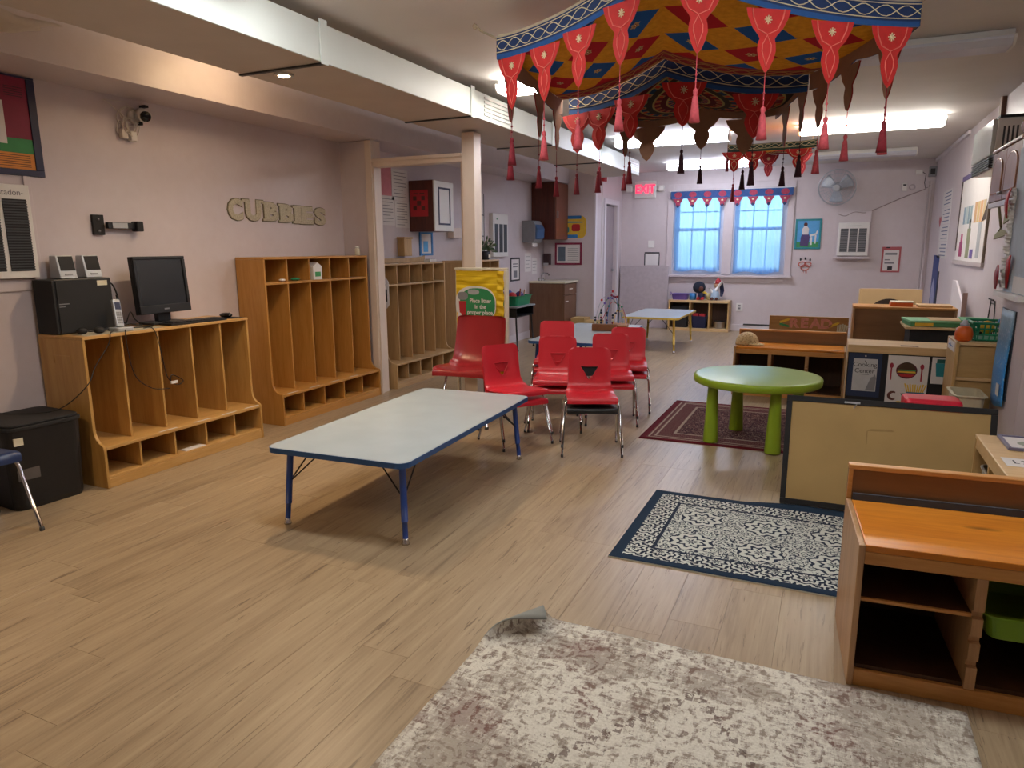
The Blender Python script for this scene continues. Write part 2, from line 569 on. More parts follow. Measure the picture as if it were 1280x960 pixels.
# soffit along the left wall and the hung air duct
SX = -3.85
struct('trim_5', MB().box(XL, YF, 2.35, SX, NY, ZC), WALL)
duct = struct('ceiling_duct', MB().box(-3.16, YF, 2.362, -2.585, 9.9, 2.545), TANP)
joints = [YF, -.4, 1.40, 3.22, 4.93, 6.6, 8.2, 9.9]
for a, b in zip(joints[:-1], joints[1:]):
    obj('duct_panel', MB().box(-2.584, a + .006, 2.36, -2.57, b - .006, 2.555), DUCTM, duct, .002)
for j in joints[1:-1]:
    obj('joint_strap', MB().box(-2.5695, j - .03, 2.35, -2.563, j + .03, 2.575), DUCTM, duct, .001)
obj('end_cap', MB().box(-3.16, 9.901, 2.36, -2.57, 9.92, 2.55), DUCTM, duct)
for j in (1.4, 3.22, 4.93, 6.6, 8.2):
    obj('hanger', MB().box(-3.17, j - .012, 2.352, -2.57, j + .012, 2.361).box(-2.9, j - .01, 2.546, -2.86, j + .01, ZC), DGREY, duct)
for y0, y1 in ((5.12, 5.62), (9.35, 9.85)):
    lv = MB()
    for k in range(5): lv.box(-2.5695, y0, 2.395 + k * .03, -2.56, y1, 2.412 + k * .03)
    obj('vent_grille', lv, WHITE, duct)
for k, (x, y) in enumerate(((-2.945, 3.325), (-2.945, .6))):
    dl = thing('recessed_downlight', ['small lit recessed downlight in the underside of the white duct', 'recessed downlight in the underside of the duct near the camera'][k], 'downlight', (x, y, 2.362), group='downlights under the duct', world=True)
    obj('ring', MB().lathe([(.055, 2.352), (.055, 2.3615), (.036, 2.3615), (.036, 2.352)], (x, y, 0), 20), WHITE, dl)
    obj('bulb', MB().lathe([(.030, 2.3485), (.034, 2.3515)], (x, y, 0), 16), emit('warm_bulb', 'ffd9a0', 30), dl)
    ld = bpy.data.lights.new('downlight_lamp', 'SPOT')
    ld.energy = 55; ld.color = (1, .72, .42); ld.spot_size = R(150); ld.spot_blend = 1.0; ld.shadow_soft_size = .04
    lo = bpy.data.objects.new('downlight_lamp', ld); COL.objects.link(lo)
    lo.parent = dl; lo.location = (0, 0, -.02)

bu = thing('added_bulb_lamp', 'unseen warm bulb added on the ceiling between the white duct and the soffit', 'lamp', (-3.45, 3.62, ZC), world=True)  # bulb out of view, added to give the warm glow on the soffit face
obj('base', MB().lathe([(.05, ZC - .02), (.05, ZC - .001)], (-3.45, 3.62, 0), 16), WHITE, bu)
obj('bulb', MB().ball((-3.45, 3.62, ZC - .052), .031, 12), emit('warm_bulb', 'ffd9a0', 30), bu)
ld = bpy.data.lights.new('bulb_lamp', 'POINT')
ld.energy = 2.6; ld.color = (1, .70, .42); ld.shadow_soft_size = .03
lo = bpy.data.objects.new('bulb_lamp', ld); COL.objects.link(lo)
lo.parent = bu; lo.location = (0, 0, -.13)

# baseboards
struct('baseboard_back', MB().box(HX, YB - .018, 0, XR, YB, .11), WHITET, bevel=.003)
struct('baseboard_left', MB().box(XL, PY + .1, 0, XL + .016, NY, .11), WHITET, bevel=.003)
struct('baseboard_right', MB().box(XR - .016, YF, 0, XR, YB - .02, .10), WHITET, bevel=.003)
struct('baseboard_nook', MB().box(XL + .02, NY - .016, 0, HX - .02, NY, .10), WHITET, bevel=.003)
struct('trim_6', MB().box(XR - .03, 9.3, ZC - .05, XR, YB - .005, ZC - .01), WHITET)
# corner pipes at the back right
struct('trim_7', MB().tube([(1.20, YB - .04, 0.0), (1.20, YB - .04, 2.3)], .012).tube([(1.165, YB - .03, 0.0), (1.165, YB - .03, 2.3)], .008), WALL)

# windows in the back wall
def make_window(i, x0, x1):
    y = YB
    w = struct('window_%d' % i, MB().box(x0, y + .04, WZ0, x0 + .04, y + .12, WZ1).box(x1 - .04, y + .04, WZ0, x1, y + .12, WZ1)
               .box(x0 + .04, y + .04, WZ1 - .04, x1 - .04, y + .12, WZ1).box(x0 + .04, y + .04, WZ0, x1 - .04, y + .12, WZ0 + .04), WHITET)
    zm = (WZ0 + WZ1) / 2 + .05
    for nm, za, zb, yy in (('upper_sash', zm - .02, WZ1 - .04, y + .085), ('lower_sash', WZ0 + .04, zm + .02, y + .05)):
        s = obj(nm, MB().box(x0 + .04, yy, za, x0 + .085, yy + .03, zb).box(x1 - .085, yy, za, x1 - .04, yy + .03, zb)
                .box(x0 + .085, yy, za, x1 - .085, yy + .03, za + .045).box(x0 + .085, yy, zb - .045, x1 - .085, yy + .03, zb), WHITET, w)
        n = 3
        for k in range(1, n):
            xx = x0 + .085 + (x1 - x0 - .17) * k / n
            obj('muntin', MB().box(xx - .01, yy + .004, za + .045, xx + .01, yy + .026, zb - .045), WHITET, s)
        if nm == 'upper_sash':
            zz = (za + zb) / 2
            for k in range(n):
                xa = x0 + .085 + (x1 - x0 - .17) * k / n + .011
                xb = x0 + .085 + (x1 - x0 - .17) * (k + 1) / n - .011
                obj('muntin', MB().box(xa, yy + .004, zz - .01, xb, yy + .026, zz + .01), WHITET, s)
        obj('pane', MB().box(x0 + .085, yy + .013, za + .045, x1 - .085, yy + .017, zb - .045), GLASS, s)
    return w
t = NT('window_glass')
tr_ = t.n('ShaderNodeBsdfTransparent'); gl_ = t.n('ShaderNodeBsdfGlossy'); mx_ = t.n('ShaderNodeMixShader')
tr_.inputs[0].default_value = (.93, .96, .97, 1); gl_.inputs['Roughness'].default_value = 0.02; mx_.inputs[0].default_value = 0.06
t.link(tr_.outputs[0], mx_.inputs[1]); t.link(gl_.outputs[0], mx_.inputs[2]); t.link(mx_.outputs[0], t.out.inputs['Surface'])
t.t.nodes.remove(t.b)
GLASS = t.m
make_window(1, *WX[0])
make_window(2, *WX[1])
cs = MB()
cs.box(-2.62, YB - .022, .84, -2.521, YB - .001, 2.40).box(-.729, YB - .022, .84, -.63, YB - .001, 2.40)
cs.box(-2.521, YB - .022, 2.301, -.729, YB - .001, 2.40).box(-1.70, YB - .022, .93, -1.55, YB - .001, 2.301)
cs.box(-2.521, YB - .022, .80, -.729, YB - .001, .88)
tr = struct('trim_8', cs, WALL, bevel=.003)
obj('sill', MB().box(-2.66, YB - .075, .88, -.60, YB + .04, .915), WALL, tr, .004)

def make_curtain_mat():
    t = NT('sheer_curtain')
    d = t.n('ShaderNodeBsdfDiffuse'); tl = t.n('ShaderNodeBsdfTranslucent'); tp = t.n('ShaderNodeBsdfTransparent')
    d.inputs[0].default_value = lin('b9cdea'); tl.inputs[0].default_value = lin('96c6f0'); tp.inputs[0].default_value = lin('a8d4f2')
    a = t.n('ShaderNodeMixShader'); a.inputs[0].default_value = .7
    b = t.n('ShaderNodeMixShader'); b.inputs[0].default_value = .24
    t.link(d.outputs[0], a.inputs[1]); t.link(tl.outputs[0], a.inputs[2])
    t.link(a.outputs[0], b.inputs[1]); t.link(tp.outputs[0], b.inputs[2]); t.link(b.outputs[0], t.out.inputs['Surface'])
    t.t.nodes.remove(t.b)
    return t.m
CURT = make_curtain_mat()
for k, (x0, x1, zb, seed) in enumerate(((-2.49, -1.74, .99, 1), (-1.52, -.80, .96, 2))):
    rr = random.Random(seed)
    ph = [rr.uniform(0, 6.28) for _ in range(6)]
    def cf(u, v, x0=x0, x1=x1, zb=zb, ph=ph):
        a = 1.0 - .3 * v
        yy = YB - .001 - .035 + .012 * math.sin(u * 31 + ph[0]) * a + .008 * math.sin(u * 53 + ph[1] + v * 2) + .006 * math.sin(u * 17 + 3 * v + ph[2])
        x = x0 + (x1 - x0) * (u + .012 * math.sin(v * 5 + ph[3]) * (1 - v))
        z = zb + (2.24 - zb) * v + (.02 * math.sin(u * 9 + ph[4])) * (1 - v)
        return (x, yy - .012, z)
    c = obj('sheer_curtain', MB().grid(cf, 90, 24), CURT)
    tag(c, ['sheer pale blue curtain over the left window, near the exit sign', 'sheer pale blue curtain over the right window, near the wall fan'][k], 'curtain', 'sheer curtains')
    rod = thing('curtain_rod', ['thin white curtain rod over the left window', 'thin white curtain rod over the right window'][k], 'curtain rod', ((x0 + x1) / 2, YB - .03, 2.25), world=True, group='curtain rods')
    obj('rod', MB().tube([(x0 - .02, YB - .048, 2.247), (x1 + .02, YB - .048, 2.247)], .006), WHITE, rod)
    obj('bracket', MB().box(x0 - .02, YB - .05, 2.235, x0 - .005, YB - .023, 2.26), WHITE, rod)
    obj('bracket', MB().box(x1 + .005, YB - .05, 2.235, x1 + .02, YB - .023, 2.26), WHITE, rod)

# ceiling fluorescent fixtures
def fixture(x0, x1, y, lit, label, lens=None):
    t = thing('fluorescent_light', label, 'ceiling light', ((x0 + x1) / 2, y, ZC), group='fluorescent ceiling lights', world=True)
    w = .125
    obj('housing', MB().box(x0, y - .06, ZC - .045, x1, y + .06, ZC - .001), WHITE, t, .003)
    obj('lens', MB().prism([(y - w, ZC - .050), (y - w, ZC - .066), (y - w + .035, ZC - .098), (y + w - .035, ZC - .098), (y + w, ZC - .066), (y + w, ZC - .050)], 'x', x0 + .015, x1 - .015), lens or (TUBEL if lit else LENSOFF), t)
    for xa in (x0, x1):
        s = .014 if xa == x0 else -.014
        obj('end_cap', MB().prism([(y - w - .004, ZC - .046), (y - w - .004, ZC - .068), (y - w + .035, ZC - .102), (y + w - .035, ZC - .102), (y + w + .004, ZC - .068), (y + w + .004, ZC - .046)], 'x', xa, xa + s), WHITE, t)
fixture(-2.40, -1.20, 5.08, True, 'lit fluorescent light behind the big canopy, nearest of the left row in view')
fixture(-2.42, -1.14, 8.25, True, 'lit fluorescent light of the left row, seen behind the brown canopy flaps', TUBEC)
fixture(-2.40, -1.12, 10.95, True, 'lit fluorescent light in front of the window, farthest of the left row', TUBEC)
fixture(-.44, .88, 8.20, True, 'lit fluorescent light of the right row, above the small canopy')
fixture(-.44, .86, 5.25, False, 'unlit fluorescent light of the right row beside the big canopy')
fixture(-.44, .86, 10.65, False, 'unlit fluorescent light above the wall fan')
fixture(-2.42, -1.14, 2.5, True, 'lit fluorescent light over the near table, left row nearest the camera', TUBED)
fixture(-.44, .88, 2.5, True, 'lit fluorescent light over the foreground rug, right row nearest the camera', TUBED)
fixture(-.44, .88, -.6, False, 'unlit fluorescent light behind the camera')

# ---------------------------------------------------------------- coat cubbies along the left wall
def cubby(name, label, y0, y1, xb, xt, xf, H, n, mats, shelf_z=None, hooks=False, gallery=False, seat=.24, group='children\'s coat cubbies'):
    """xb back, xt front of the upper part, xf front of the seat; faces +X."""
    wz, wh = mats
    t = thing(name, label, 'cubby', (xb, y0, 0), world=True, group=group)
    th = .018
    Hs = H
    prof = [(xb, 0), (xf, 0), (xf, seat - .01)] + [(xf - .004, seat + .012)] + arc(xt + .09, seat + .105, .09, 270, 180, 5) + [(xt, H - .0), (xb, H)]
    prof = [p for p in prof if p[0] <= xf + 1e-6]
    ys = [y0, y1 - th]
    for ya in ys:
        obj('side_panel', MB().prism(prof, 'y', ya, ya + th), wz, t, .003)
    ya, yb = y0 + th + .0005, y1 - th - .0005
    obj('back_panel', MB().box(xb, ya, .02, xb + .008, yb, H - .021), wz, t)
    obj('top', MB().box(xb, y0 + .0005 if not gallery else ya, H + .0005, xt + .004, y1 - .0005 if not gallery else yb, H + .019) if not gallery else MB().box(xb, ya, H - .02, xt - .01, yb, H - .002), wh, t, .003)
    obj('seat', MB().box(xb + .009, ya, seat - .012, xf - .003, yb, seat + .010), wh, t, .004)
    obj('bottom_shelf', MB().box(xb + .009, ya, .055, xf - .006, yb, .072), wh, t, .002)
    obj('toe_board', MB().box(xf - .022, ya, .0, xf - .004, yb, .054), wh, t, .002)
    ztop = H - .0005 if not gallery else H - .021
    if shelf_z:
        obj('upper_shelf', MB().box(xb + .009, ya, shelf_z - .009, xt - .004, yb, shelf_z + .009), wh, t, .002)
    for k in range(1, n):
        y = y0 + (y1 - y0) * k / n
        obj('divider', MB().box(xb + .009, y - .007, seat + .0105, xt - .008, y + .007, (shelf_z - .0095) if shelf_z else ztop), wz, t, .002)
        if shelf_z:
            obj('divider', MB().box(xb + .009, y - .007, shelf_z + .0095, xt - .008, y + .007, ztop), wz, t, .002)
        obj('divider', MB().box(xb + .009, y - .007, .0725, xf - .02, y + .007, seat - .0125), wz, t, .002)
    if hooks:
        for k in range(n):
            y = y0 + (y1 - y0) * (k + .5) / n
            z = (shelf_z or H) - .10
            obj('coat_hook', MB().box(xb + .0085, y - .014, z - .01, xb + .014, y + .014, z + .01)
                .tube([(xb + .012, y, z), (xb + .04, y - .004, z - .012), (xb + .052, y - .008, z + .012)], .004, 6)
                .tube([(xb + .012, y, z), (xb + .04, y + .004, z - .018), (xb + .055, y + .012, z - .004)], .004, 6), BLACKM, t)
    if gallery:
        pts = [(ya, H - .0015), (yb, H - .0015)]
        cur = [(yb - (yb - ya) * i / 24, H + .02 + .05 * (1 - abs(math.sin(i / 24 * math.pi * 1.0)) ** .35 * .55)) for i in range(25)]
        obj('gallery_rail', MB().prism(pts + cur, 'x', xb + .0005, xb + .016), wz, t, .002)
    return t
cubby('coat_cubby', 'low wooden five-section cubby carrying the computer and the black bin beside it', 2.56, 3.81, -4.255, -3.86, -3.785, .875, 5, (BIRCH, BIRCHH), hooks=True)
obj('label_holder', MB().box(-4.13, 2.557, .775, -3.98, 2.5595, .78).box(-4.13, 2.557, .73, -4.125, 2.5595, .775).box(-3.985, 2.557, .73, -3.98, 2.5595, .775), BIRCHH, bpy.data.objects['coat_cubby'])
cubby('coat_cubby', 'tall orange-toned wooden cubby with a row of top boxes, under the CUBBIES letters', 4.12, 5.44, -4.255, -3.97, -3.87, 1.30, 5, (BIRCHD, BIRCHDH), shelf_z=1.115, hooks=True)
c3 = cubby('coat_cubby', 'pale wooden cubby with a curved back rail, behind the timber opening', 5.72, 6.90, -4.24, -3.98, -3.87, 1.235, 5, (BIRCHL, BIRCHLH), shelf_z=1.02, hooks=True, gallery=True)
cubby('coat_cubby', 'dark-sided cubby half hidden behind the yellow divider, with a potted plant on top', 7.30, 8.30, -4.25, -3.97, -3.87, 1.215, 4, (BIRCHL, BIRCHLH), shelf_z=1.02)
# white worn strips on the seats (name strips)
def strip(y, x, z, w=.13):
    return MB().box(x - .012, y - w / 2, z, x + .001, y + w / 2, z + .0012)
s = thing('name_strips', 'worn white name strips stuck along the seat edge of the low cubby', 'labels', (-3.79, 3.2, .2505), world=True)
for y in (3.03, 3.30, 3.53, 3.74): obj('strip', strip(y - .02, -3.79, .2505), PAPER, s)
s = thing('name_strips', 'white name strips stuck along the seat edge of the tall orange-toned cubby', 'labels', (-3.88, 4.8, .2505), world=True)
for y in (4.27, 4.53, 4.79, 5.06): obj('strip', strip(y - .02, -3.875, .2505, .12), PAPER, s)
tag(obj('paper_scrap', MB().box(-3.86, 3.13, .0725, -3.80, 3.29, .0765), PAPER), 'torn white paper scrap in the bottom row of the low cubby', 'paper')
pm_ = MB()
rg = random.Random(12)
pm_.grid(lambda u, v: (-3.42 + .20 * u + .02 * math.sin(v * 9), 1.86 + .34 * v + .02 * math.sin(u * 8), 2.361 - .035 * (math.sin(math.pi * u) * math.sin(math.pi * v)) * (1 + .6 * math.sin(u * 11 + v * 7))), 10, 10)
obj('peeling_tape', pm_, TANP, duct, solid=.002)
# things in and on the tall cubby
cb = thing('milk_carton', 'white carton with green print in the third top box of the tall cubby', 'carton', (-4.05, 4.77, 1.1245), world=True)
obj('carton', MB().prism([(4.71, 1.1245), (4.82, 1.1245), (4.82, 1.235), (4.765, 1.27), (4.71, 1.235)], 'x', -4.10, -3.99), WHITE, cb, .002)
obj('print', MB().box(-3.9895, 4.73, 1.15, -3.989, 4.80, 1.19), GREENPR, cb)
tag(obj('green_toy', MB().ball((-4.03, 4.53, 1.137), (.03, .05, .0123), 10), GREENP), 'small green toy in the second top box of the tall cubby', 'toy')
tag(obj('crumpled_tissue', MB().ball((-4.02, 4.37, 1.137), (.028, .035, .0113), 8), PAPER), 'crumpled white tissue in the first top box of the tall cubby', 'tissue')
j = thing('small_jar', 'small white jar on the far top corner of the tall cubby', 'jar', (-4.03, 5.38, 1.3205), world=True)
obj('body', MB().lathe([(.022, 1.3205), (.024, 1.33), (.024, 1.375), (.018, 1.385)], (-4.03, 5.38, 0), 14), CREAM, j)
obj('lid', MB().lathe([(.019, 1.3855), (.019, 1.40), (.015, 1.403)], (-4.03, 5.38, 0), 14), WHITE, j)
# sign on the side of the pale cubby
sg = thing('cubby_sign', 'white rounded paper sign with a dark photo on the near side of the pale cubby', 'sign', (-4.0, 5.716, .98), world=True)
pl = [(-4.06, .80), (-3.965, .80), (-3.93, .84), (-3.93, 1.06), (-3.965, 1.105), (-4.06, 1.105)]
obj('card', MB().prism(pl, 'y', 5.7150, 5.7190), PAPER, sg)
obj('photo', MB().box(-4.055, 5.7140, .87, -3.95, 5.7148, .99), BLACKM, sg)
obj('lettering', MB().box(-4.03, 5.7140, 1.03, -3.96, 5.7148, 1.036).box(-4.03, 5.7140, 1.012, -3.97, 5.7148, 1.018), INKG, sg)
it = thing('remote_control', 'black and white remote on the far top corner of the pale cubby', 'remote', (-4.1, 6.8, 1.2335), world=True)
obj('body', MB().box(-4.14, 6.72, 1.2335, -4.06, 6.86, 1.26), WHITE, it, .006)
obj('face', MB().box(-4.13, 6.74, 1.2605, -4.07, 6.84, 1.263), BLACK, it)
# potted plant on the half hidden cubby
pp = thing('potted_plant', 'small leafy plant in a dark pot on the cubby behind the yellow divider', 'plant', (-4.06, 8.06, 1.2345), world=True)
obj('pot', MB().lathe([(.05, 1.2345), (.062, 1.25), (.072, 1.34), (.066, 1.342), (.06, 1.32)], (-4.06, 8.06, 0), 16), TERRA, pp)
obj('label', MB().box(-3.992, 8.03, 1.262, -3.99, 8.09, 1.30), CREAM, pp)
lm = MB()
rg = random.Random(9)
for k in range(90):
    a, e = rg.uniform(0, 6.28), rg.uniform(-.2, 1.4)
    d = Vector((math.cos(a) * math.cos(e), math.sin(a) * math.cos(e), math.sin(e)))
    p0 = Vector((-4.06, 8.06, 1.36)); p1 = p0 + d * rg.uniform(.06, .15)
    sd = d.cross(Vector((rg.uniform(-1, 1), rg.uniform(-1, 1), .3))).normalized() * .016
    lm.add([p1 - d * .03, p1 + sd, p1 + d * .035, p1 - sd], [(0, 1, 2, 3)])
    lm.tube([p0, p1], .0015, 4)
lv = obj('foliage', lm, LEAF, pp); lv['kind'] = 'stuff'
fm = MB()
for k in range(14):
    a, e = rg.uniform(0, 6.28), rg.uniform(.1, 1.3)
    fm.ball((-4.06 + .12 * math.cos(a) * math.cos(e), 8.06 + .12 * math.sin(a) * math.cos(e), 1.36 + .12 * math.sin(e)), .010, 6)
fo = obj('blossoms', fm, CREAM, pp); fo['kind'] = 'stuff'

# ---------------------------------------------------------------- computer corner on the low cubby (top at z .894)
ZT = .8945
pc = thing('computer_tower', 'black desktop computer lying on its side at the left end of the low cubby', 'computer', (-4.15, 2.73, ZT), world=True)
obj('case', MB().box(-4.245, 2.575, ZT, -4.07, 2.93, ZT + .32), BLACK, pc, .006)
obj('front_bezel', MB().box(-4.245, 2.562, ZT + .004, -4.066, 2.5745, ZT + .316), BLACKM, pc, .004)
obj('side_plate', MB().box(-4.0695, 2.585, ZT + .01, -4.066, 2.92, ZT + .31), BLACKM, pc)
obj('trim_line', MB().box(-4.0655, 2.59, ZT + .175, -4.0645, 2.65, ZT + .18).box(-4.0655, 2.59, ZT + .16, -4.0645, 2.625, ZT + .164), GREY, pc)
obj('sticker', MB().box(-4.0655, 2.835, ZT + .275, -4.0645, 2.90, ZT + .305), CREAM, pc)
for k, (y, lb) in enumerate(((2.665, 'left silver and black desktop speaker standing on the computer tower'), (2.825, 'right silver and black desktop speaker standing on the computer tower'))):
    sp = thing('desktop_speaker', lb, 'speaker', (-4.17, y + .05, ZT + .3205), group='desktop speakers', world=True)
    z0 = ZT + .3205
    obj('body', MB().prism([(-4.235, z0), (-4.135, z0), (-4.165, z0 + .135), (-4.225, z0 + .135)], 'y', y, y + .105), SILV, sp, .006)
    def slab(xo, za, zb, ya, yb):
        dx = -.03 / .135
        return MB().add([(-4.135 + dx * za + xo, ya, z0 + za), (-4.135 + dx * za + xo, yb, z0 + za), (-4.135 + dx * zb + xo, yb, z0 + zb), (-4.135 + dx * zb + xo, ya, z0 + zb),
                         (-4.138 + dx * za, ya, z0 + za), (-4.138 + dx * za, yb, z0 + za), (-4.138 + dx * zb, yb, z0 + zb), (-4.138 + dx * zb, ya, z0 + zb)],
                        [(0, 1, 2, 3), (0, 4, 5, 1), (1, 5, 6, 2), (2, 6, 7, 3), (3, 7, 4, 0)])
    obj('grille', slab(.0035, .047, .13, y + .012, y + .098), BLACKM, sp)
    obj('controls', slab(.003, .018, .028, y + .03, y + .075), GREY, sp)
mo = thing('computer_monitor', 'black flat screen monitor on the low cubby beside the computer tower', 'monitor', (-4.08, 3.27, ZT), rotz=0, world=True)
Mm = Matrix.Translation((-4.02, 3.275, ZT)) @ Matrix.Rotation(R(3), 4, 'Z') @ Matrix.Rotation(R(-4), 4, 'Y')
obj('bezel', MB().box(-.045, -.205, .075, -.01, .205, .445, M=Mm).box(-.0105, -.205, .075, .004, .205, .13, M=Mm).box(-.0105, -.205, .425, .004, .205, .445, M=Mm).box(-.0105, -.205, .13, .004, -.182, .425, M=Mm).box(-.0105, .182, .13, .004, .205, .425, M=Mm), BLACK, mo, .004)
obj('screen', MB().box(-.0098, -.1815, .1305, -.004, .1815, .4245, M=Mm), DISPLAY, mo)
obj('emblem', MB().box(.0042, -.02, .097, .005, .02, .106, M=Mm), GREY, mo)
obj('neck', MB().box(-4.10, 3.23, ZT + .018, -4.06, 3.33, ZT + .2), BLACK, mo, .005)
obj('base', MB().prism(rrect(-4.17, 3.14, -4.005, 3.42, .05), 'z', ZT + .0005, ZT + .016), BLACK, mo, .003)
kb = thing('keyboard', 'black keyboard lying in front of the monitor', 'keyboard', (-3.92, 3.36, ZT), world=True)
Mk = Matrix.Translation((-3.925, 3.40, ZT)) @ Matrix.Rotation(R(-3), 4, 'Z')
obj('case', MB().box(-.065, -.22, .0005, .06, .22, .014, M=Mk), BLACKM, kb, .003)
km = MB()
for r in range(5):
    for c in range(15):
        km.box(-.05 + r * .021, -.205 + c * .0275, .0145, -.05 + r * .021 + .017, -.205 + c * .0275 + .023, .020, M=Mk)
ko = obj('keys', km, BLACK, kb); ko['kind'] = 'stuff'
mu = thing('computer_mouse', 'black mouse at the far end of the low cubby', 'mouse', (-4.0, 3.74, ZT), world=True)
obj('shell', MB().ball((-3.99, 3.735, ZT + .0185), (.055, .034, .018), 16), BLACKG, mu)
obj('scroll_wheel', MB().lathe([(.006, -.003), (.006, .003)], (0, 0, 0), 8, M=Matrix.Translation((-3.955, 3.735, ZT + .034)) @ Matrix.Rotation(R(90), 4, 'X')), GREY, mu)
tag(obj('mouse_pad', MB().box(-4.06, 3.685, ZT, -3.88, 3.80, ZT + .0006), BLACKM), 'dark mouse pad under the mouse at the end of the low cubby', 'mouse pad')
tag(obj('paper_sheet', MB().prism([(-4.05, 2.62), (-3.872, 2.60), (-3.875, 3.12), (-4.05, 3.08)], 'z', ZT + .0002, ZT + .0016), plain('worn_paper', 'a9a596', .8, 0, .15, 12)), 'worn pale sheet on the low cubby under the cordless phone', 'paper')
ph = thing('cordless_phone', 'silver and black cordless phone standing in its cradle before the computer tower', 'phone', (-3.93, 2.86, ZT + .002), world=True)
zb = ZT + .002
obj('cradle', MB().prism(rrect(-3.99, 2.81, -3.885, 2.92, .02), 'z', zb, zb + .022), SILV, ph, .004)
Mp = Matrix.Translation((-3.945, 2.865, zb + .023)) @ Matrix.Rotation(R(-14), 4, 'Y') @ Matrix.Rotation(R(-6), 4, 'X')
obj('handset', MB().box(-.014, -.025, 0, .012, .025, .17, M=Mp), SILV, ph, .008)
obj('display', MB().box(.0125, -.018, .105, .0135, .018, .15, M=Mp), NAVY, ph)
kp = MB()
for r in range(5):
    for c in range(3): kp.box(.0125, -.017 + c * .0125, .02 + r * .015, .0145, -.017 + c * .0125 + .009, .02 + r * .015 + .010, M=Mp)
obj('keypad', kp, GREY, ph)
obj('antenna', MB().tube([Mp @ Vector((-.005, .018, .16)), Mp @ Vector((-.005, .018, .20))], .005), BLACK, ph)
# a flat black gadget before the tower
gd = thing('black_headset', 'tangle of black headset lying before the computer tower', 'headset', (-3.98, 2.73, ZT), world=True)
obj('band', MB().tube([(-3.99 + .06 * math.cos(R(a)), 2.72 + .085 * math.sin(R(a)), ZT + .012 + .01 * math.sin(R(a * 2))) for a in range(0, 300, 20)], .006, 6), BLACK, gd)
obj('ear_cup', MB().ball((-3.93, 2.72, ZT + .0205), (.03, .032, .02), 12), BLACKM, gd)
obj('ear_cup', MB().ball((-3.975, 2.645, ZT + .0205), (.03, .03, .02), 12), BLACKM, gd)
def cable(label, pts, r=.0025, mat=None, name='cable', cat='cable', smooth=True):
    if smooth:
        P = [Vector(p) for p in pts]; out = []
        for i in range(len(P) - 1):
            p0, p1, p2, p3 = P[max(i - 1, 0)], P[i], P[i + 1], P[min(i + 2, len(P) - 1)]
            for k in range(6):
                u = k / 6
                out.append(.5 * ((2 * p1) + (p2 - p0) * u + (2 * p0 - 5 * p1 + 4 * p2 - p3) * u * u + (3 * p1 - p0 - 3 * p2 + p3) * u ** 3))
        out.append(P[-1]); pts = out
    return tag(obj(name, MB().tube(pts, r, 6), mat or CABLE), label, cat)
cable('thick black cable looping from the back of the computer tower to the monitor', [(-4.16, 2.932, ZT + .28), (-4.14, 2.985, ZT + .275), (-4.13, 3.01, ZT + .16), (-4.16, 2.99, ZT + .06), (-4.20, 3.06, ZT + .03), (-4.21, 3.12, ZT + .006)], .005)
cable('loose black cable loops behind the cordless phone', [(-4.04, 2.97, ZT + .006), (-4.02, 3.0, ZT + .10), (-4.05, 3.05, ZT + .05), (-4.00, 3.06, ZT + .012), (-4.02, 2.98, ZT + .03), (-4.0, 2.95, ZT + .008), (-3.94, 3.09, ZT + .006)], .0035)
tag(obj('blue_adapter', MB().box(-4.15, 2.945, ZT + .10, -4.11, 2.975, ZT + .13).box(-4.145, 2.95, ZT, -4.115, 2.97, ZT + .099), plain('blue_plug', '2b3a86', .4)), 'blue plug and adapter behind the computer tower', 'adapter')
cable('thin black cable hanging from the phone down to the lid of the bin', [(-3.92, 2.80, ZT + .006), (-3.862, 2.74, ZT + .006), (-3.843, 2.725, ZT + .002), (-3.838, 2.70, ZT - .06), (-3.83, 2.60, .72), (-3.82, 2.53, .62), (-3.92, 2.42, .50), (-4.08, 2.30, .485), (-4.24, 2.24, .49)], .003)
cable('thin black cable with a white plug dangling in front of the low cubby', [(-3.90, 2.99, ZT + .006), (-3.853, 3.02, ZT + .002), (-3.838, 3.04, .80), (-3.83, 3.06, .62), (-3.825, 3.08, .56), (-3.822, 3.13, .52), (-3.824, 3.18, .54), (-3.824, 3.10, .59), (-3.818, 3.08, .55)], .0028)
cable('thin black cable draping from the phone across the front of the low cubby', [(-3.90, 2.87, ZT + .006), (-3.853, 2.83, ZT + .002), (-3.836, 2.82, .78), (-3.83, 2.85, .62), (-3.824, 2.95, .53), (-3.81, 3.06, .51)], .0028)
tag(obj('white_plug', MB().box(-3.816, 3.075, .535, -3.806, 3.125, .553, M=Matrix.Rotation(0, 4, 'X')), WHITE), 'small white plug dangling on a black cable before the low cubby', 'plug')

# black bin and the blue chair at the left edge
bn = thing('waste_bin', 'black plastic bin with a flat lid standing left of the low cubby', 'bin', (-4.05, 2.30, 0), world=True)
Mb = Matrix.Translation((-4.045, 2.305, 0)) @ Matrix.Rotation(R(-3), 4, 'Z')
def binsec(k): return [tuple(Vector((x * k, y * k))) for x, y in rrect(-.20, -.20, .20, .20, .06, 6)]
vs, fs = [], []
for k, z in ((.90, .002), (.93, .03), (1.0, .44)):
    vs += [(x, y, z) for x, y in binsec(k)]
n = len(binsec(1))
for i in range(2):
    for q in range(n): fs.append((i * n + q, i * n + (q + 1) % n, (i + 1) * n + (q + 1) % n, (i + 1) * n + q))
fs.append(tuple(range(n))[::-1]); fs.append(tuple(range(2 * n, 3 * n)))
obj('body', MB().add(vs, fs, 0, False, Mb), BLACK, bn)
obj('lid', MB().prism(binsec(1.035), 'z', .4405, .462, M=Mb).prism(binsec(.98), 'z', .4625, .476, M=Mb), BLACKM, bn, .004)
obj('label', MB().box(.191, -.17, .365, .2005, -.125, .405, M=Mb), CREAM, bn)
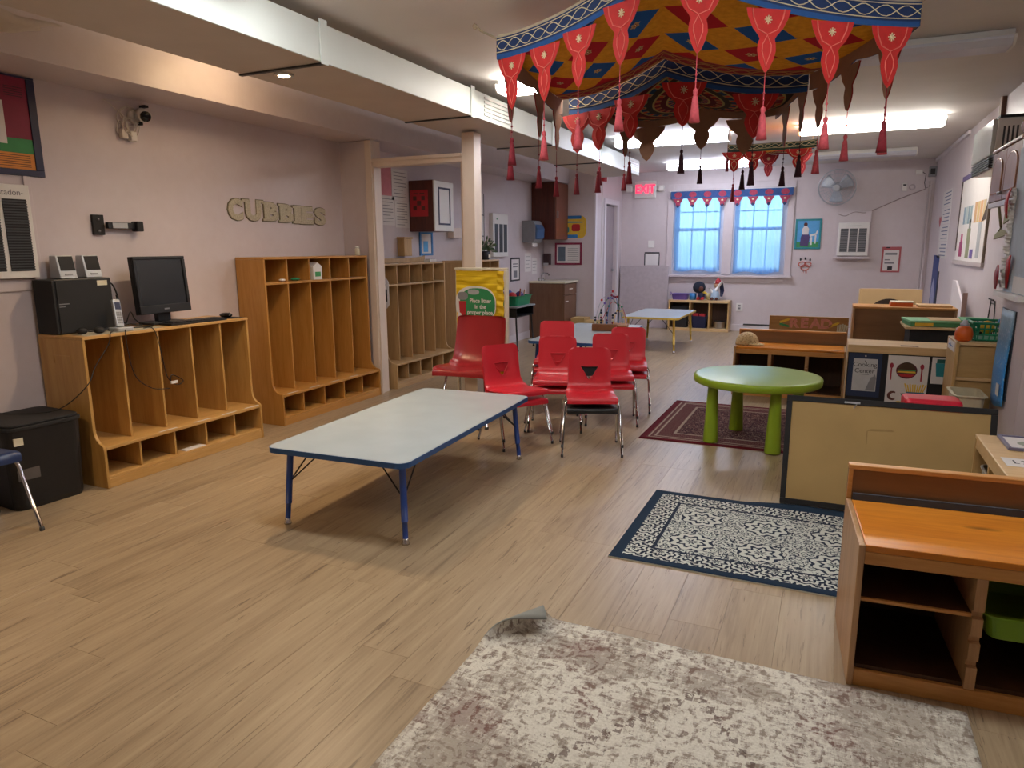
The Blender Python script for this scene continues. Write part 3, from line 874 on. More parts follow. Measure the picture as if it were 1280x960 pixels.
obj('sticker', MB().box(.189, -.17, .17, .196, -.06, .23, M=Mb), plain('sticker_dark_grey', '55504e', .6), bn)

# ---------------------------------------------------------------- left wall fixtures
X = XL + .0008
po = thing('rules_poster', 'navy framed poster in maroon, green and orange at the top left of the wall', 'poster', (X, 2.2, 2.05), world=True)
obj('frame', MB().box(X, 1.75, 1.80, X + .012, 2.73, 1.835).box(X, 1.75, 2.335, X + .012, 2.73, 2.345).box(X, 2.685, 1.8355, X + .012, 2.73, 2.3345).box(X, 1.75, 1.8355, X + .012, 1.795, 2.3345), NAVY, po, .002)
obj('panel', MB().box(X, 1.7955, 2.005, X + .006, 2.6845, 2.3345), MAROON, po)
obj('panel', MB().box(X, 1.7955, 1.925, X + .006, 2.6845, 2.0045), GREENPR, po)
obj('panel', MB().box(X, 1.7955, 1.836, X + .006, 2.6845, 1.9245), ORPR, po)
obj('panel', MB().box(X + .0062, 2.25, 1.97, X + .007, 2.545, 2.20), PAPER, po)
ln = MB()
for k in range(6): ln.box(X + .0062, 1.85, 1.85 + k * .012, X + .0068, 2.66, 1.853 + k * .012)
for k in range(5): ln.box(X + .0062, 2.56, 2.28 - k * .012, X + .0068, 2.66, 2.283 - k * .012)
obj('print_lines', ln, INK, po)
hw_ = thing('wall_heater', 'white wall heater with a dark grille at the left edge of the picture', 'heater', (X, 2.35, 1.5), world=True)
obj('housing', MB().box(X, 1.95, 1.225, X + .05, 2.60, 1.745), WHITE, hw_, .004)
for ya, yb in ((2.03, 2.235), (2.27, 2.42), (2.445, 2.575)):
    obj('recess', MB().box(X + .0505, ya, 1.265, X + .052, yb, 1.665), BLACKM, hw_)
    sl = MB()
    for k in range(26): sl.box(X + .0522, ya, 1.27 + k * .0152, X + .058, yb, 1.277 + k * .0152)
    so = obj('louvre', sl, DGREY, hw_); so['kind'] = 'stuff'
text('lettering', 'entadon-', .045, (X + .0515, 2.565, 1.70), T_LEFTWALL, INKG, hw_, .0004, 'RIGHT')
obj('surround', MB().box(X, 2.601, 1.15, X + .012, 2.64, 1.80).box(X, 1.95, 1.15, X + .012, 2.6005, 1.22), WALL, hw_, .003)

sc_ = thing('security_camera', 'white security camera with a tangle of white cables on the left wall', 'camera', (X, 3.34, 2.2), world=True)
obj('mount', MB().lathe([(.045, 0), (.045, .02), (.02, .03)], M=Matrix.Translation((X, 3.36, 2.24)) @ Matrix.Rotation(R(90), 4, 'Y'), n=16), WHITE, sc_)
Mc = Matrix.Translation((X + .06, 3.385, 2.25)) @ Matrix.Rotation(R(-25), 4, 'Z') @ Matrix.Rotation(R(105), 4, 'Y')
obj('body', MB().lathe([(.034, -.03), (.042, -.02), (.042, .06), (.036, .075)], M=Mc, n=18), WHITE, sc_)
obj('lens_hood', MB().lathe([(.0335, .0755), (.0335, .085), (.028, .09)], M=Mc, n=18), BLACKG, sc_)
obj('arm', MB().tube([(X + .02, 3.36, 2.24), (X + .05, 3.37, 2.245)], .014), WHITE, sc_)
obj('clip', MB().box(X + .02, 3.40, 2.30, X + .07, 3.43, 2.315).box(X + .03, 3.365, 2.185, X + .06, 3.385, 2.205), BLACKM, sc_)
rg = random.Random(5)
tm = MB()
for k in range(7):
    pts = []
    c0 = Vector((X + .03, 3.28 + rg.uniform(-.05, .05), 2.20 + rg.uniform(-.04, .05)))
    a0 = rg.uniform(0, 6)
    ry, rz = rg.uniform(.03, .07), rg.uniform(.03, .07)
    for q in range(17):
        a = a0 + q * .42
        pts.append(c0 + Vector((.02 * math.sin(a * 1.7 + k), ry * math.cos(a), rz * math.sin(a))))
    tm.tube(pts, .0035, 5)
tm.tube([(X + .01, 3.15, 2.31), (X + .02, 3.19, 2.29), (X + .02, 3.25, 2.25), (X + .03, 3.31, 2.20)], .004, 5)
tm.tube([(X + .01, 3.15, 2.31), (X + .02, 3.30, 2.32), (X + .02, 3.36, 2.26)], .003, 5)
co = obj('cable_tangle', tm, CABLEW, sc_); co['kind'] = 'stuff'
obj('adapter', MB().box(X + .005, 3.24, 2.09, X + .04, 3.285, 2.15), CABLEW, sc_, .006)
obj('adapter', MB().box(X + .005, 3.30, 2.08, X + .045, 3.345, 2.14), WHITE, sc_, .006)

tv = thing('screen_wall_mount', 'empty black swivel screen bracket on the left wall above the computer', 'bracket', (X, 3.05, 1.53), world=True)
obj('wall_plate', MB().box(X, 2.985, 1.475, X + .02, 3.06, 1.60), BLACKM, tv, .003)
obj('bolt', MB().lathe([(.008, .02), (.008, .026)], M=Matrix.Translation((X, 3.02, 1.57)) @ Matrix.Rotation(R(90), 4, 'Y'), n=8), STEEL, tv)
obj('bolt', MB().lathe([(.008, .02), (.008, .026)], M=Matrix.Translation((X, 3.02, 1.50)) @ Matrix.Rotation(R(90), 4, 'Y'), n=8), STEEL, tv)
obj('arm', MB().box(X + .025, 3.06, 1.515, X + .055, 3.25, 1.555), BLACK, tv, .004)
obj('cover', MB().box(X + .0555, 3.09, 1.518, X + .058, 3.195, 1.552), SILV, tv)
obj('swivel_head', MB().box(X + .015, 3.2505, 1.50, X + .075, 3.30, 1.565), BLACKM, tv, .006)
# CUBBIES letters
WOODL = plain('letter_glitter_paper', 'b9b29a', .6, 0, .2, 90)
yy = [4.19, 4.385, 4.60, 4.775, 4.91, 5.035, 5.20]
zz = [1.685, 1.685, 1.683, 1.677, 1.672, 1.67, 1.667]
szs = [.235, .205, .205, .20, .19, .19, .19]
lab = ['first letter C of the wall lettering', 'letter U after the C of the wall lettering', 'first of the two letters B of the wall lettering', 'second of the two letters B of the wall lettering', 'letter I of the wall lettering', 'letter E of the wall lettering', 'last letter S of the wall lettering']
SERIF = {'C': [], 'U': [(-.075, .085), (.075, .085)], 'B': [(-.05, .085), (-.05, -.085)], 'I': [(0, .085), (0, -.085)], 'E': [(-.045, .085), (-.045, -.085)], 'S': []}
WLET = plain('letter_rim', '6d6752', .7)
wid = [.15, .165, .165, .16, .085, .15, .155]
def fit_letter(name, ch, y, z, w, h, depth, x, mat, parent, grow):
    """a thick slab-serif letter of the given width and height on the left wall"""
    o = text(name, ch, .2, (0, 0, 0), (0, 0, 0), mat, parent, depth, 'CENTER', offset=.012)
    me = o.data
    xs, ys = [v.co.x for v in me.vertices], [v.co.y for v in me.vertices]
    cx, cy, sw, sh = (max(xs) + min(xs)) / 2, (max(ys) + min(ys)) / 2, max(xs) - min(xs), max(ys) - min(ys)
    bm = bmesh.new(); bm.from_mesh(me)
    for v in bm.verts:
        v.co.x = (v.co.x - cx) * w / sw; v.co.y = (v.co.y - cy) * h / sh
    bars = {'U': [(-.5, .44, .36, .56), (.5, .44, .36, .56)], 'B': [(-.42, .44, .36, .30), (-.42, -.44, .36, .30)], 'E': [(-.42, .44, .36, .3), (-.42, -.44, .36, .3)], 'I': [(0, .42, 1.5, 1), (0, -.42, 1.5, 1)]}.get(ch, [])
    for bx, by, bw, _ in bars:
        q = bmesh.ops.create_cube(bm, size=1.0)
        for v in q['verts']:
            v.co = Vector((bx * w + v.co.x * (bw * w), by * h + v.co.y * .12 * h, v.co.z * depth * 1.96))
    if grow:
        for v in bm.verts: v.co.x *= 1 + grow / w; v.co.y *= 1 + grow / h
    M = Matrix.Translation((x, y, z)) @ Euler(T_LEFTWALL).to_matrix().to_4x4()
    bmesh.ops.transform(bm, matrix=M, verts=bm.verts)
    bm.to_mesh(me); bm.free(); me.update()
    return o
yy = [4.172, 4.358, 4.557, 4.735, 4.872, 4.992, 5.164]
for ch, y, z, w, lb in zip('CUBBIES', yy, zz, wid, lab):
    h = .165 if ch in 'CU' else .150
    o = fit_letter('wall_letter', ch, y, z, w, h, .005, X + .007, WOODL, None, 0)
    tag(o, 'grey glittery ' + lb + ' above the cubbies', 'letter', 'CUBBIES letters')
    fit_letter('rim', ch, y, z, w, h, .002, X + .003, WLET, o, .012)
# ---------------------------------------------------------------- left wall beyond the timber opening
def sheet(name, label, cat, y0, y1, z0, z1, mat, lines=0, x=X, group=None, thick=.002, tilt=0):
    """a paper pinned to the left wall"""
    t = thing(name, label, cat, (x, (y0 + y1) / 2, (z0 + z1) / 2), world=True, group=group)
    obj('paper', MB().box(x, y0, z0, x + thick, y1, z1), mat, t)
    if lines:
        m = MB()
        for k in range(lines):
            z = z1 - (z1 - z0) * (k + 1) / (lines + 1)
            m.box(x + thick + .0002, y0 + (y1 - y0) * .12, z, x + thick + .0006, y1 - (y1 - y0) * (.12 + .2 * (k % 3 == 2)), z + .006)
        obj('print_lines', m, INKG, t)
    return t
sheet('wall_paper_sheet', 'plain pink paper at the top of the notices beyond the timber opening', 'paper', 5.98, 6.33, 1.92, 2.22, plain('pink_paper', 'c77f8a', .7))
sheet('wall_paper_sheet', 'tall white notice right of the pink paper beyond the timber opening', 'notice', 6.335, 6.64, 1.88, 2.20, PAPER, 8)
sheet('wall_paper_sheet', 'leftmost white notice of the lower row beyond the timber opening', 'notice', 5.94, 6.12, 1.63, 1.915, PAPER, 7)
sheet('wall_paper_sheet', 'middle white notice of the lower row beyond the timber opening', 'notice', 6.13, 6.37, 1.62, 1.915, PAPER, 8)
sheet('wall_paper_sheet', 'right white notice of the lower row, beside the dark cabinet', 'notice', 6.38, 6.645, 1.60, 1.875, PAPER, 9)
wc = thing('first_aid_cabinet', 'dark mahogany wall cabinet with a red first aid cross beyond the timber opening', 'cabinet', (X, 6.9, 1.55), world=True)
obj('body', MB().box(X, 6.66, 1.56, -3.97, 7.08, 2.10), MAHOG, wc, .004)
d = obj('door', MB().box(-3.9695, 6.665, 1.565, -3.95, 7.075, 2.095), WHITE, wc, .003, label='pale shiny door')
obj('door_frame', MB().box(-3.9495, 6.74, 1.63, -3.945, 6.76, 2.03).box(-3.9495, 6.98, 1.63, -3.945, 7.0, 2.03).box(-3.9495, 6.7605, 1.63, -3.945, 6.9795, 1.65).box(-3.9495, 6.7605, 2.01, -3.945, 6.9795, 2.03), NAVY, d)
sgm = obj('cross_sign', MB().box(-4.25, 6.6560, 1.72, -4.03, 6.6592, 2.0), REDPR, wc, label='red paper with a dark first aid cross')
crm = MB()
for a, b in ((-1, -1), (1, -1), (-1, 1), (1, 1)):
    crm.box(-4.14 + a * .052 - .022, 6.6545, 1.86 + b * .052 - .022, -4.14 + a * .052 + .022, 6.6555, 1.86 + b * .052 + .022)
crm.box(-4.165, 6.6548, 1.835, -4.115, 6.6556, 1.885)
obj('cross', crm, BRPR, sgm)
obj('lettering', MB().box(-4.21, 6.6548, 1.955, -4.15, 6.6556, 1.967).box(-4.13, 6.6548, 1.955, -4.07, 6.6556, 1.967), BRPR, sgm)
sh_ = thing('wall_box', 'tan wooden box mounted on the wall above the pale cubby', 'box', (X, 6.45, 1.35), world=True)
obj('body', MB().box(X, 6.40, 1.30, -4.18, 6.55, 1.48), MAPLEZ, sh_, .004)
obj('lid', MB().box(X, 6.39, 1.4805, -4.17, 6.56, 1.50), MAPLEZ, sh_, .003)
fr = thing('small_picture', 'blue framed picture on the wall above the pale cubby', 'picture', (X, 6.98, 1.42), world=True)
obj('frame', MB().box(X, 6.84, 1.30, X + .014, 6.87, 1.565).box(X, 7.09, 1.30, X + .014, 7.12, 1.565).box(X, 6.8705, 1.54, X + .014, 7.0895, 1.565).box(X, 6.8705, 1.30, X + .014, 7.0895, 1.325), BLUEPR, fr)
obj('picture', MB().box(X, 6.8705, 1.3255, X + .006, 7.0895, 1.5395), PAPER, fr)
obj('print', MB().box(X + .0065, 6.92, 1.34, X + .0072, 7.02, 1.46), SKYB, fr)
for k, (y, lb) in enumerate(((7.58, 'small pale wall box with a slot left of the post, above the pale cubby'),)):
    b = thing('paper_towel_box', lb, 'box', (X, y, 1.55), world=True)
    obj('body', MB().box(X, y - .1, 1.50, X + .09, y + .1, 1.62), TRIMM, b, .01)
    obj('slot', MB().box(X + .02, y - .07, 1.496, X + .07, y + .07, 1.4995), INK, b)
# hooks board with drawings just right of the post
db = thing('drawing_chart', 'tall white chart of line drawings right of the timber post', 'chart', (X, 8.2, 1.6), world=True)
obj('board', MB().box(X, 8.12, 1.30, X + .004, 8.46, 2.08), PAPER, db)
obj('frame', MB().box(X + .0045, 8.12, 1.30, X + .008, 8.13, 2.08).box(X + .0045, 8.45, 1.30, X + .008, 8.46, 2.08).box(X + .0045, 8.131, 1.80, X + .008, 8.449, 1.81).box(X + .0045, 8.131, 1.53, X + .008, 8.449, 1.54), INK, db)
dm = MB()
for cz in (1.94, 1.67, 1.42):
    dm.tube([(X + .006, 8.29 + .07 * math.cos(a * .5236), cz + .07 * math.sin(a * .5236)) for a in range(12)], .004, 5, closed=True)
    dm.tube([(X + .006, 8.22, cz - .09), (X + .006, 8.30, cz - .02), (X + .006, 8.38, cz - .09)], .004, 5)
obj('drawing', dm, INKG, db)
sheet('wall_paper_sheet', 'small dark topped notice high on the wall right of the post', 'notice', 8.16, 8.36, 2.12, 2.22, PAPER, 1)
hv = thing('wall_heater', 'narrow white wall heater with three dark grille strips right of the post', 'heater', (X, 8.85, 1.55), world=True)
obj('housing', MB().box(X, 8.62, 1.26, X + .06, 9.10, 1.84), WHITE, hv, .005)
for k in range(3):
    obj('grille', MB().box(X + .0602, 8.67 + k * .14, 1.32, X + .062, 8.78 + k * .14, 1.70), DGREY, hv)
obj('badge', MB().lathe([(.014, 0), (.014, .002)], M=Matrix.Translation((X + .0602, 8.74, 1.77)) @ Matrix.Rotation(R(90), 4, 'Y'), n=10), GREENPR, hv)
ch = thing('sign_in_sheet', 'black framed white notice above the green bin', 'notice', (X, 9.48, 1.1), world=True)
obj('frame', MB().box(X, 9.30, .90, X + .006, 9.325, 1.24).box(X, 9.60, .90, X + .006, 9.625, 1.24).box(X, 9.3255, 1.215, X + .006, 9.5995, 1.24).box(X, 9.3255, .90, X + .006, 9.5995, .92), INK, ch)
obj('paper', MB().box(X, 9.3255, .9205, X + .003, 9.5995, 1.2145), PAPER, ch)
obj('print', MB().box(X + .0035, 9.40, .95, X + .004, 9.53, 1.05).box(X + .0035, 9.38, 1.10, X + .004, 9.55, 1.115).box(X + .0035, 9.38, 1.14, X + .004, 9.55, 1.155), INKG, ch)
sheet('wall_paper_sheet', 'small white hand washing notice below the towel dispenser', 'notice', 9.82, 10.06, 1.02, 1.30, PAPER, 4)
sheet('wall_paper_sheet', 'white notice between the towel dispenser and the sink', 'notice', 10.1, 10.3, .98, 1.22, PAPER, 4)
td = thing('towel_dispenser', 'grey and smoked blue paper towel dispenser on the wall before the sink', 'dispenser', (X, 9.9, 1.6), world=True)
obj('body', MB().prism([(X, 1.46), (-4.10, 1.45), (-4.06, 1.50), (-4.06, 1.72), (-4.10, 1.775), (X, 1.775)], 'y', 9.72, 10.03), GREY, td, .006)
obj('cover', MB().prism([(-4.0595, 1.50), (-4.03, 1.53), (-4.025, 1.66), (-4.0595, 1.72)], 'y', 9.735, 10.015), plain('smoked_blue_plastic', '4d6b94', .15), td, .004)
obj('towel', MB().box(-4.13, 9.78, 1.40, -4.127, 9.98, 1.4495), PAPER, td)
kc = thing('wall_cabinet', 'tall mahogany wall cabinet in the corner above the sink', 'cabinet', (X, 10.3, 1.5), world=True)
obj('body', MB().box(X, 10.08, 1.50, -3.885, NY - .001, 2.345), MAHOG, kc, .003)
dd = obj('door', MB().box(-3.8845, 10.085, 1.505, -3.865, NY - .003, 2.34), plain('reddish_wood', '7a4634', .3), kc, .003)
obj('handle', MB().box(-3.8645, 10.12, 1.82, -3.845, 10.13, 1.92), STEEL, dd)
sk = thing('sink_cabinet', 'brown laminate cabinet with a white counter and tap in the nook', 'cabinet', (X, 10.25, 0), world=True)
obj('body', MB().box(X, 9.99, .0, -3.71, 10.56, .845), SINKW, sk, .003)
dd = obj('door', MB().box(-3.7095, 10.0, .08, -3.692, 10.55, .66), SINKW, sk, .003)
obj('handle', MB().box(-3.6915, 10.05, .56, -3.68, 10.15, .575), WHITE, dd)
dd = obj('drawer', MB().box(-3.7095, 10.0, .67, -3.692, 10.55, .835), SINKW, sk, .003)
obj('handle', MB().box(-3.6915, 10.22, .745, -3.68, 10.34, .76), WHITE, dd)
obj('counter', MB().box(X, 9.97, .8455, -3.67, 10.585, .875), CREAM, sk, .005)
obj('tap', MB().tube([(-4.15, 10.2, .876), (-4.15, 10.2, .96), (-4.12, 10.2, .99), (-4.05, 10.2, .985), (-4.02, 10.2, .955)], .012, 8).tube([(-4.15, 10.1, .876), (-4.15, 10.1, .92)], .014, 8).tube([(-4.15, 10.3, .876), (-4.15, 10.3, .92)], .014, 8), CHROME, sk)
sd = thing('soap_dispenser', 'dark soap dispenser on the nook wall above the sink', 'dispenser', (-4.18, NY, 1.2), world=True)
obj('body', MB().box(-4.245, NY - .10, 1.11, -4.14, NY - .001, 1.29), plain('dark_maroon_plastic', '3c2226', .35), sd, .01)
obj('lever', MB().box(-4.235, NY - .12, 1.10, -4.15, NY - .101, 1.14), SILV, sd, .004)
mp_ = thing('cartoon_map_poster', 'yellow, red and blue rounded hand-drawn poster on the nook wall', 'poster', (-3.76, NY, 1.7), world=True)
yb_ = NY - .004
obj('paper', MB().prism(rrect(-3.98, 1.52, -3.56, 1.87, .10, 5), 'y', yb_, NY - .001), YELPR, mp_)
obj('print', MB().prism(rrect(-3.93, 1.82, -3.64, 1.87, .01), 'y', yb_ - .001, yb_ - .0005), BLUEPR, mp_)
obj('print', MB().prism(rrect(-3.94, 1.525, -3.70, 1.58, .01), 'y', yb_ - .001, yb_ - .0005), BLUEPR, mp_)
obj('print', MB().prism(rrect(-3.80, 1.63, -3.66, 1.74, .03), 'y', yb_ - .001, yb_ - .0005), REDPR, mp_)
obj('print', MB().prism(rrect(-3.93, 1.61, -3.84, 1.70, .03), 'y', yb_ - .001, yb_ - .0005), TEAL, mp_)
obj('print', MB().prism([(-3.9, 1.76), (-3.62, 1.76), (-3.62, 1.775), (-3.9, 1.785)], 'y', yb_ - .001, yb_ - .0005), TEAL, mp_)
cf_ = thing('framed_certificate', 'wide maroon framed notice on the nook wall below the round poster', 'picture', (-3.85, NY, 1.28), world=True)
fx0, fx1, fz0, fz1 = -4.075, -3.625, 1.11, 1.455
obj('frame', MB().box(fx0, NY - .02, fz0, fx0 + .03, NY - .001, fz1).box(fx1 - .03, NY - .02, fz0, fx1, NY - .001, fz1).box(fx0 + .0305, NY - .02, fz0, fx1 - .0305, NY - .001, fz0 + .03).box(fx0 + .0305, NY - .02, fz1 - .03, fx1 - .0305, NY - .001, fz1), MAROON, cf_, .003)
obj('paper', MB().box(fx0 + .0305, NY - .01, fz0 + .0305, fx1 - .0305, NY - .002, fz1 - .0305), PAPER, cf_)
obj('print', MB().box(-4.02, NY - .0115, 1.17, -3.90, NY - .0105, 1.39), plain('slate_print', '5d6a78', .6), cf_)
pm = MB()
for k in range(7): pm.box(-3.86, NY - .0115, 1.18 + k * .03, -3.68, NY - .0105, 1.186 + k * .03)
obj('print_lines', pm, INKG, cf_)
al = thing('fire_alarm', 'red fire alarm horn with a white strobe high on the hall wall', 'alarm', (HX, 11.0, 2.46), world=True)
obj('body', MB().box(HX + .001, 10.86, 2.40, HX + .06, 11.0, 2.55), REDPR, al, .006)
obj('strobe', MB().box(HX + .001, 11.003, 2.41, HX + .05, 11.09, 2.53), WHITE, al, .012)
cable('thin white cord running down the hall wall from the fire alarm', [(HX + .006, 10.93, 2.395), (HX + .006, 10.94, 2.2), (HX + .006, 10.92, 1.9), (HX + .006, 10.93, 1.2)], .004, CABLEW, 'cord', 'cord')
# cardboard box on the floor by the nook wall
bx = thing('cardboard_box', 'cardboard box with a printed picture on the floor by the nook wall', 'box', (-3.45, 10.3, 0), world=True)
obj('carton', MB().box(-3.66, 10.2, 0, -3.44, 10.5, .31), CARD, bx, .004)
obj('carton', MB().box(-3.43, 10.15, 0, -3.20, 10.45, .27), CARD, bx, .004)
obj('print', MB().prism(rrect(-3.41, .10, -3.30, .24, .03), 'y', 10.146, 10.1495), PAPER, bx)
obj('print', MB().lathe([(.022, 0), (.022, .002)], M=Matrix.Translation((-3.36, 10.1455, .18)) @ Matrix.Rotation(R(90), 4, 'X'), n=12), INK, bx)

# student desk with the green bin
sdk = thing('student_desk', 'small black steel framed school desk by the wall behind the yellow divider', 'desk', (-4.03, 8.82, 0), world=True)
obj('desk_top', MB().prism(rrect(-4.25, 8.50, -3.80, 9.14, .03), 'z', .585, .605), GREY, sdk, .004)
obj('book_box', MB().box(-4.23, 8.53, .455, -3.83, 9.11, .467).box(-4.23, 8.53, .4675, -4.222, 9.11, .584).box(-4.2215, 8.53, .4675, -3.83, 8.538, .584).box(-4.2215, 9.102, .4675, -3.83, 9.11, .584), BLACK, sdk)
for x, y in ((-3.85, 8.56), (-3.85, 9.08), (-4.21, 8.56), (-4.21, 9.08)):
    sx, sy = (.03 if x > -4 else -.03), (.02 if y > 8.8 else -.02)
    lg = obj('leg', MB().tube([(x, y, .454), (x + sx * .3, y + sy * .3, .3), (x + sx, y + sy, .012)], .012, 8), BLACK, sdk)
    obj('glide', MB().lathe([(.016, 0), (.016, .012), (.012, .02)], (x + sx, y + sy, 0), 10), BLACKM, lg)
gb = thing('green_toy_bin', 'green plastic bin of toys on the school desk', 'bin', (-4.02, 8.82, .606), world=True)
def tub_mesh(x0, y0, x1, y1, z0, z1, taper=.03, th=.004, rim=.012):
    m = MB()
    a, b = rrect(x0 + taper, y0 + taper, x1 - taper, y1 - taper, .03), rrect(x0, y0, x1, y1, .035)
    ai, bi = rrect(x0 + taper + th, y0 + taper + th, x1 - taper - th, y1 - taper - th, .028), rrect(x0 + th, y0 + th, x1 - th, y1 - th, .032)
    br = rrect(x0 - rim, y0 - rim, x1 + rim, y1 + rim, .04)
    n = len(a)
    vs = [(p[0], p[1], z0) for p in a] + [(p[0], p[1], z1) for p in b] + [(p[0], p[1], z1) for p in br] + [(p[0], p[1], z1 + .006) for p in br] + [(p[0], p[1], z1 + .006) for p in bi] + [(p[0], p[1], z0 + th) for p in ai]
    fs = []
    for k in range(5):
        for i in range(n): fs.append((k * n + i, k * n + (i + 1) % n, (k + 1) * n + (i + 1) % n, (k + 1) * n + i))
    fs.append(tuple(range(n))[::-1]); fs.append(tuple(range(5 * n, 6 * n)))
    return m.add(vs, fs)
obj('tub', tub_mesh(-4.22, 8.56, -3.83, 9.08, .606, .735), GREENP, gb)
for k, (x, y, z, r, m, nm, lb) in enumerate(((-4.10, 8.84, .745, .075, plain('blue_toy', '253a86', .4), 'toy_ball', 'dark blue toy at the back of the green bin'), (-3.95, 8.66, .735, .06, REDPR, 'toy_ball', 'red toy in the green bin'), (-3.95, 8.90, .73, .065, plain('violet_toy', '4b2f74', .4), 'toy_ball', 'violet toy at the right end of the green bin'))):
    tag(obj(nm, MB().ball((x, y, z), (r, r, r * .9), 10), m), lb, 'toy', 'toys in the green bin')
tag(obj('toy_hat', MB().lathe([(.10, .815), (.10, .82), (.05, .83), (.035, .90), (.0, .905)], (-4.12, 8.70, 0), 12), NAVY), 'navy toy hat poking out of the green bin', 'toy', 'toys in the green bin')
tag(obj('toy_stick', MB().tube([(-3.93, 8.84, .66), (-3.90, 8.82, .83)], .008, 6), ORANGE), 'orange stick poking out of the green bin', 'toy', 'toys in the green bin')
tag(obj('toy_stick', MB().tube([(-3.92, 8.95, .67), (-3.90, 8.97, .81)], .008, 6), SKIN), 'tan stick at the far end of the green bin', 'toy', 'toys in the green bin')

# yellow divider with the litter sign
yd = thing('room_divider', 'upright divider covered with gathered yellow cloth, behind the red adult chair', 'divider', (-2.75, 5.37, 0), world=True)
YX0, YX1, YY = -2.99, -2.515, 5.35
obj('frame', MB().box(YX0, YY + .01, 0, YX0 + .02, YY + .05, 1.19).box(YX1, YY - .005, 0, YX1 + .022, YY + .05, 1.195).box(YX0, YY - .004, 1.1955, YX1 + .022, YY + .05, 1.215).box(YX0 + .021, YY + .015, .28, YX1 - .001, YY + .04, .30), CREAM, yd, .004)
def make_yel():
    t = NT('yellow_gathered_cloth')
    v = t.coord((1.5, 1, 16))
    f = t.noise(v, 1.5, 3, .5, .6)
    t.set(t.ramp(f, [(.3, 'd0a90e'), (.6, 'ecca1c')]), .55)
    t.bump(f, .7, .02)
    return t.m
YC = make_yel()
def yf(u, v):
    z = .29 + .90 * v
    e = math.sin(math.pi * min(1, max(0, u))) ** .3
    dz = .005 * (math.sin(z * 70 + 3 * math.sin(u * 4)) + .6 * math.sin(z * 41 + 5 * u)) * e
    return (YX0 + .012 + (YX1 - YX0 - .075) * u, YY + .004 + dz, z)
obj('cloth', MB().grid(yf, 14, 90), YC, yd)
def yf2(u, v):
    z = .28 + .91 * v
    return (YX1 - .066 + .064 * u + .004 * math.sin(z * 60), YY - .004 + .009 * math.sin(z * 95 + 2 * u) * math.sin(math.pi * u) + .004 * math.sin(z * 47), z)
obj('ruffle', MB().grid(yf2, 6, 120), YC, yd)
ls = thing('litter_sign', 'green oval sign about litter stuck on the yellow divider', 'sign', (-2.78, YY - .02, .9), world=True)
def oval(cx, cz, rx, rz, y0, y1, n=36, e=2.5):
    P = []
    for i in range(n):
        a = 2 * math.pi * i / n; c, s = math.cos(a), math.sin(a)
        P.append((cx + rx * math.copysign(abs(c) ** (2 / e), c), cz + rz * math.copysign(abs(s) ** (2 / e), s)))
    return MB().prism(P, 'y', y0, y1)
ys_ = YY - .014
obj('rim', oval(-2.782, .905, .195, .155, ys_, ys_ + .003), PAPER, ls)
obj('field', oval(-2.765, .903, .17, .14, ys_ - .0012, ys_ - .0003), plain('sign_green', '2f8a55', .5), ls)
text('lettering', 'Place litter\nin the\nproper place.', .050, (-2.735, ys_ - .0022, .885), T_FRONT, PAPER, ls, .0006, offset=.0012, sx=.95)
obj('trash_can_picture', MB().prism([(-2.935, .80), (-2.88, .80), (-2.872, .93), (-2.943, .93)], 'y', ys_ - .0022, ys_ - .0014), REDPR, ls)
obj('picture', oval(-2.905, .975, .05, .035, ys_ - .0022, ys_ - .0014), GREY, ls)
obj('picture', oval(-2.80, 1.01, .055, .022, ys_ - .0022, ys_ - .0014), plain('pale_grey_print', 'a9adb2', .6), ls)
obj('picture', oval(-2.94, .80, .022, .03, ys_ - .0026, ys_ - .0023), PAPER, ls)

# ---------------------------------------------------------------- activity tables
def table(name, label, L, W, H, edge, legm, rotz, loc, th=.026):
    t = thing(name, label, 'table', loc, rotz, None)
    obj('table_top', MB().prism(rrect(-W / 2 + .004, -L / 2 + .004, W / 2 - .004, L / 2 - .004, .05), 'z', H - th, H), LAMG, t)
    outer, inner = rrect(-W / 2, -L / 2, W / 2, L / 2, .054), rrect(-W / 2 + .0042, -L / 2 + .0042, W / 2 - .0042, L / 2 - .0042, .05)
    n = len(outer)
    vs = [(p[0], p[1], H - th - .001) for p in outer] + [(p[0], p[1], H - .001) for p in outer] + [(p[0], p[1], H - .001) for p in inner] + [(p[0], p[1], H - th - .001) for p in inner]
    fs = [(k * n + i, k * n + (i + 1) % n, ((k + 1) % 4) * n + (i + 1) % n, ((k + 1) % 4) * n + i) for k in range(4) for i in range(n)]
    obj('edge_band', MB().add(vs, fs), edge, t)
    for sx in (-1, 1):
        for sy in (-1, 1):
            x, y = sx * (W / 2 - .075), sy * (L / 2 - .10)
            fx, fy = x + sx * .022, y + sy * .03
            lg = obj('leg', MB().tube([(x, y, H - th - .002), (x + (fx - x) * .72, y + (fy - y) * .72, .11)], .0165, 12), legm, t)
            obj('leg_insert', MB().tube([(x + (fx - x) * .72, y + (fy - y) * .72, .11), (fx, fy, .018)], .0135, 10), legm, lg)
            obj('glide', MB().lathe([(.019, 0), (.019, .008), (.014, .018), (.014, .03)], (fx, fy, 0), 12), CHROME, lg)
            kx, ky, kz = x + (fx - x) * .45, y + (fy - y) * .45, H * .52
            obj('brace', MB().tube([(kx, ky, kz), (x - sx * .02, y - sy * .20, H - th - .003)], .004, 6)
                .tube([(kx, ky, kz), (x - sx * .17, y - sy * .04, H - th - .003)], .004, 6), BLACKM, lg)
    return t
table('activity_table', 'long low grey-topped table with blue edge and legs, in front of the cubbies', 1.60, .80, .42, BLUEE, BLUEM, R(2.3), (-2.13, 3.325, 0))
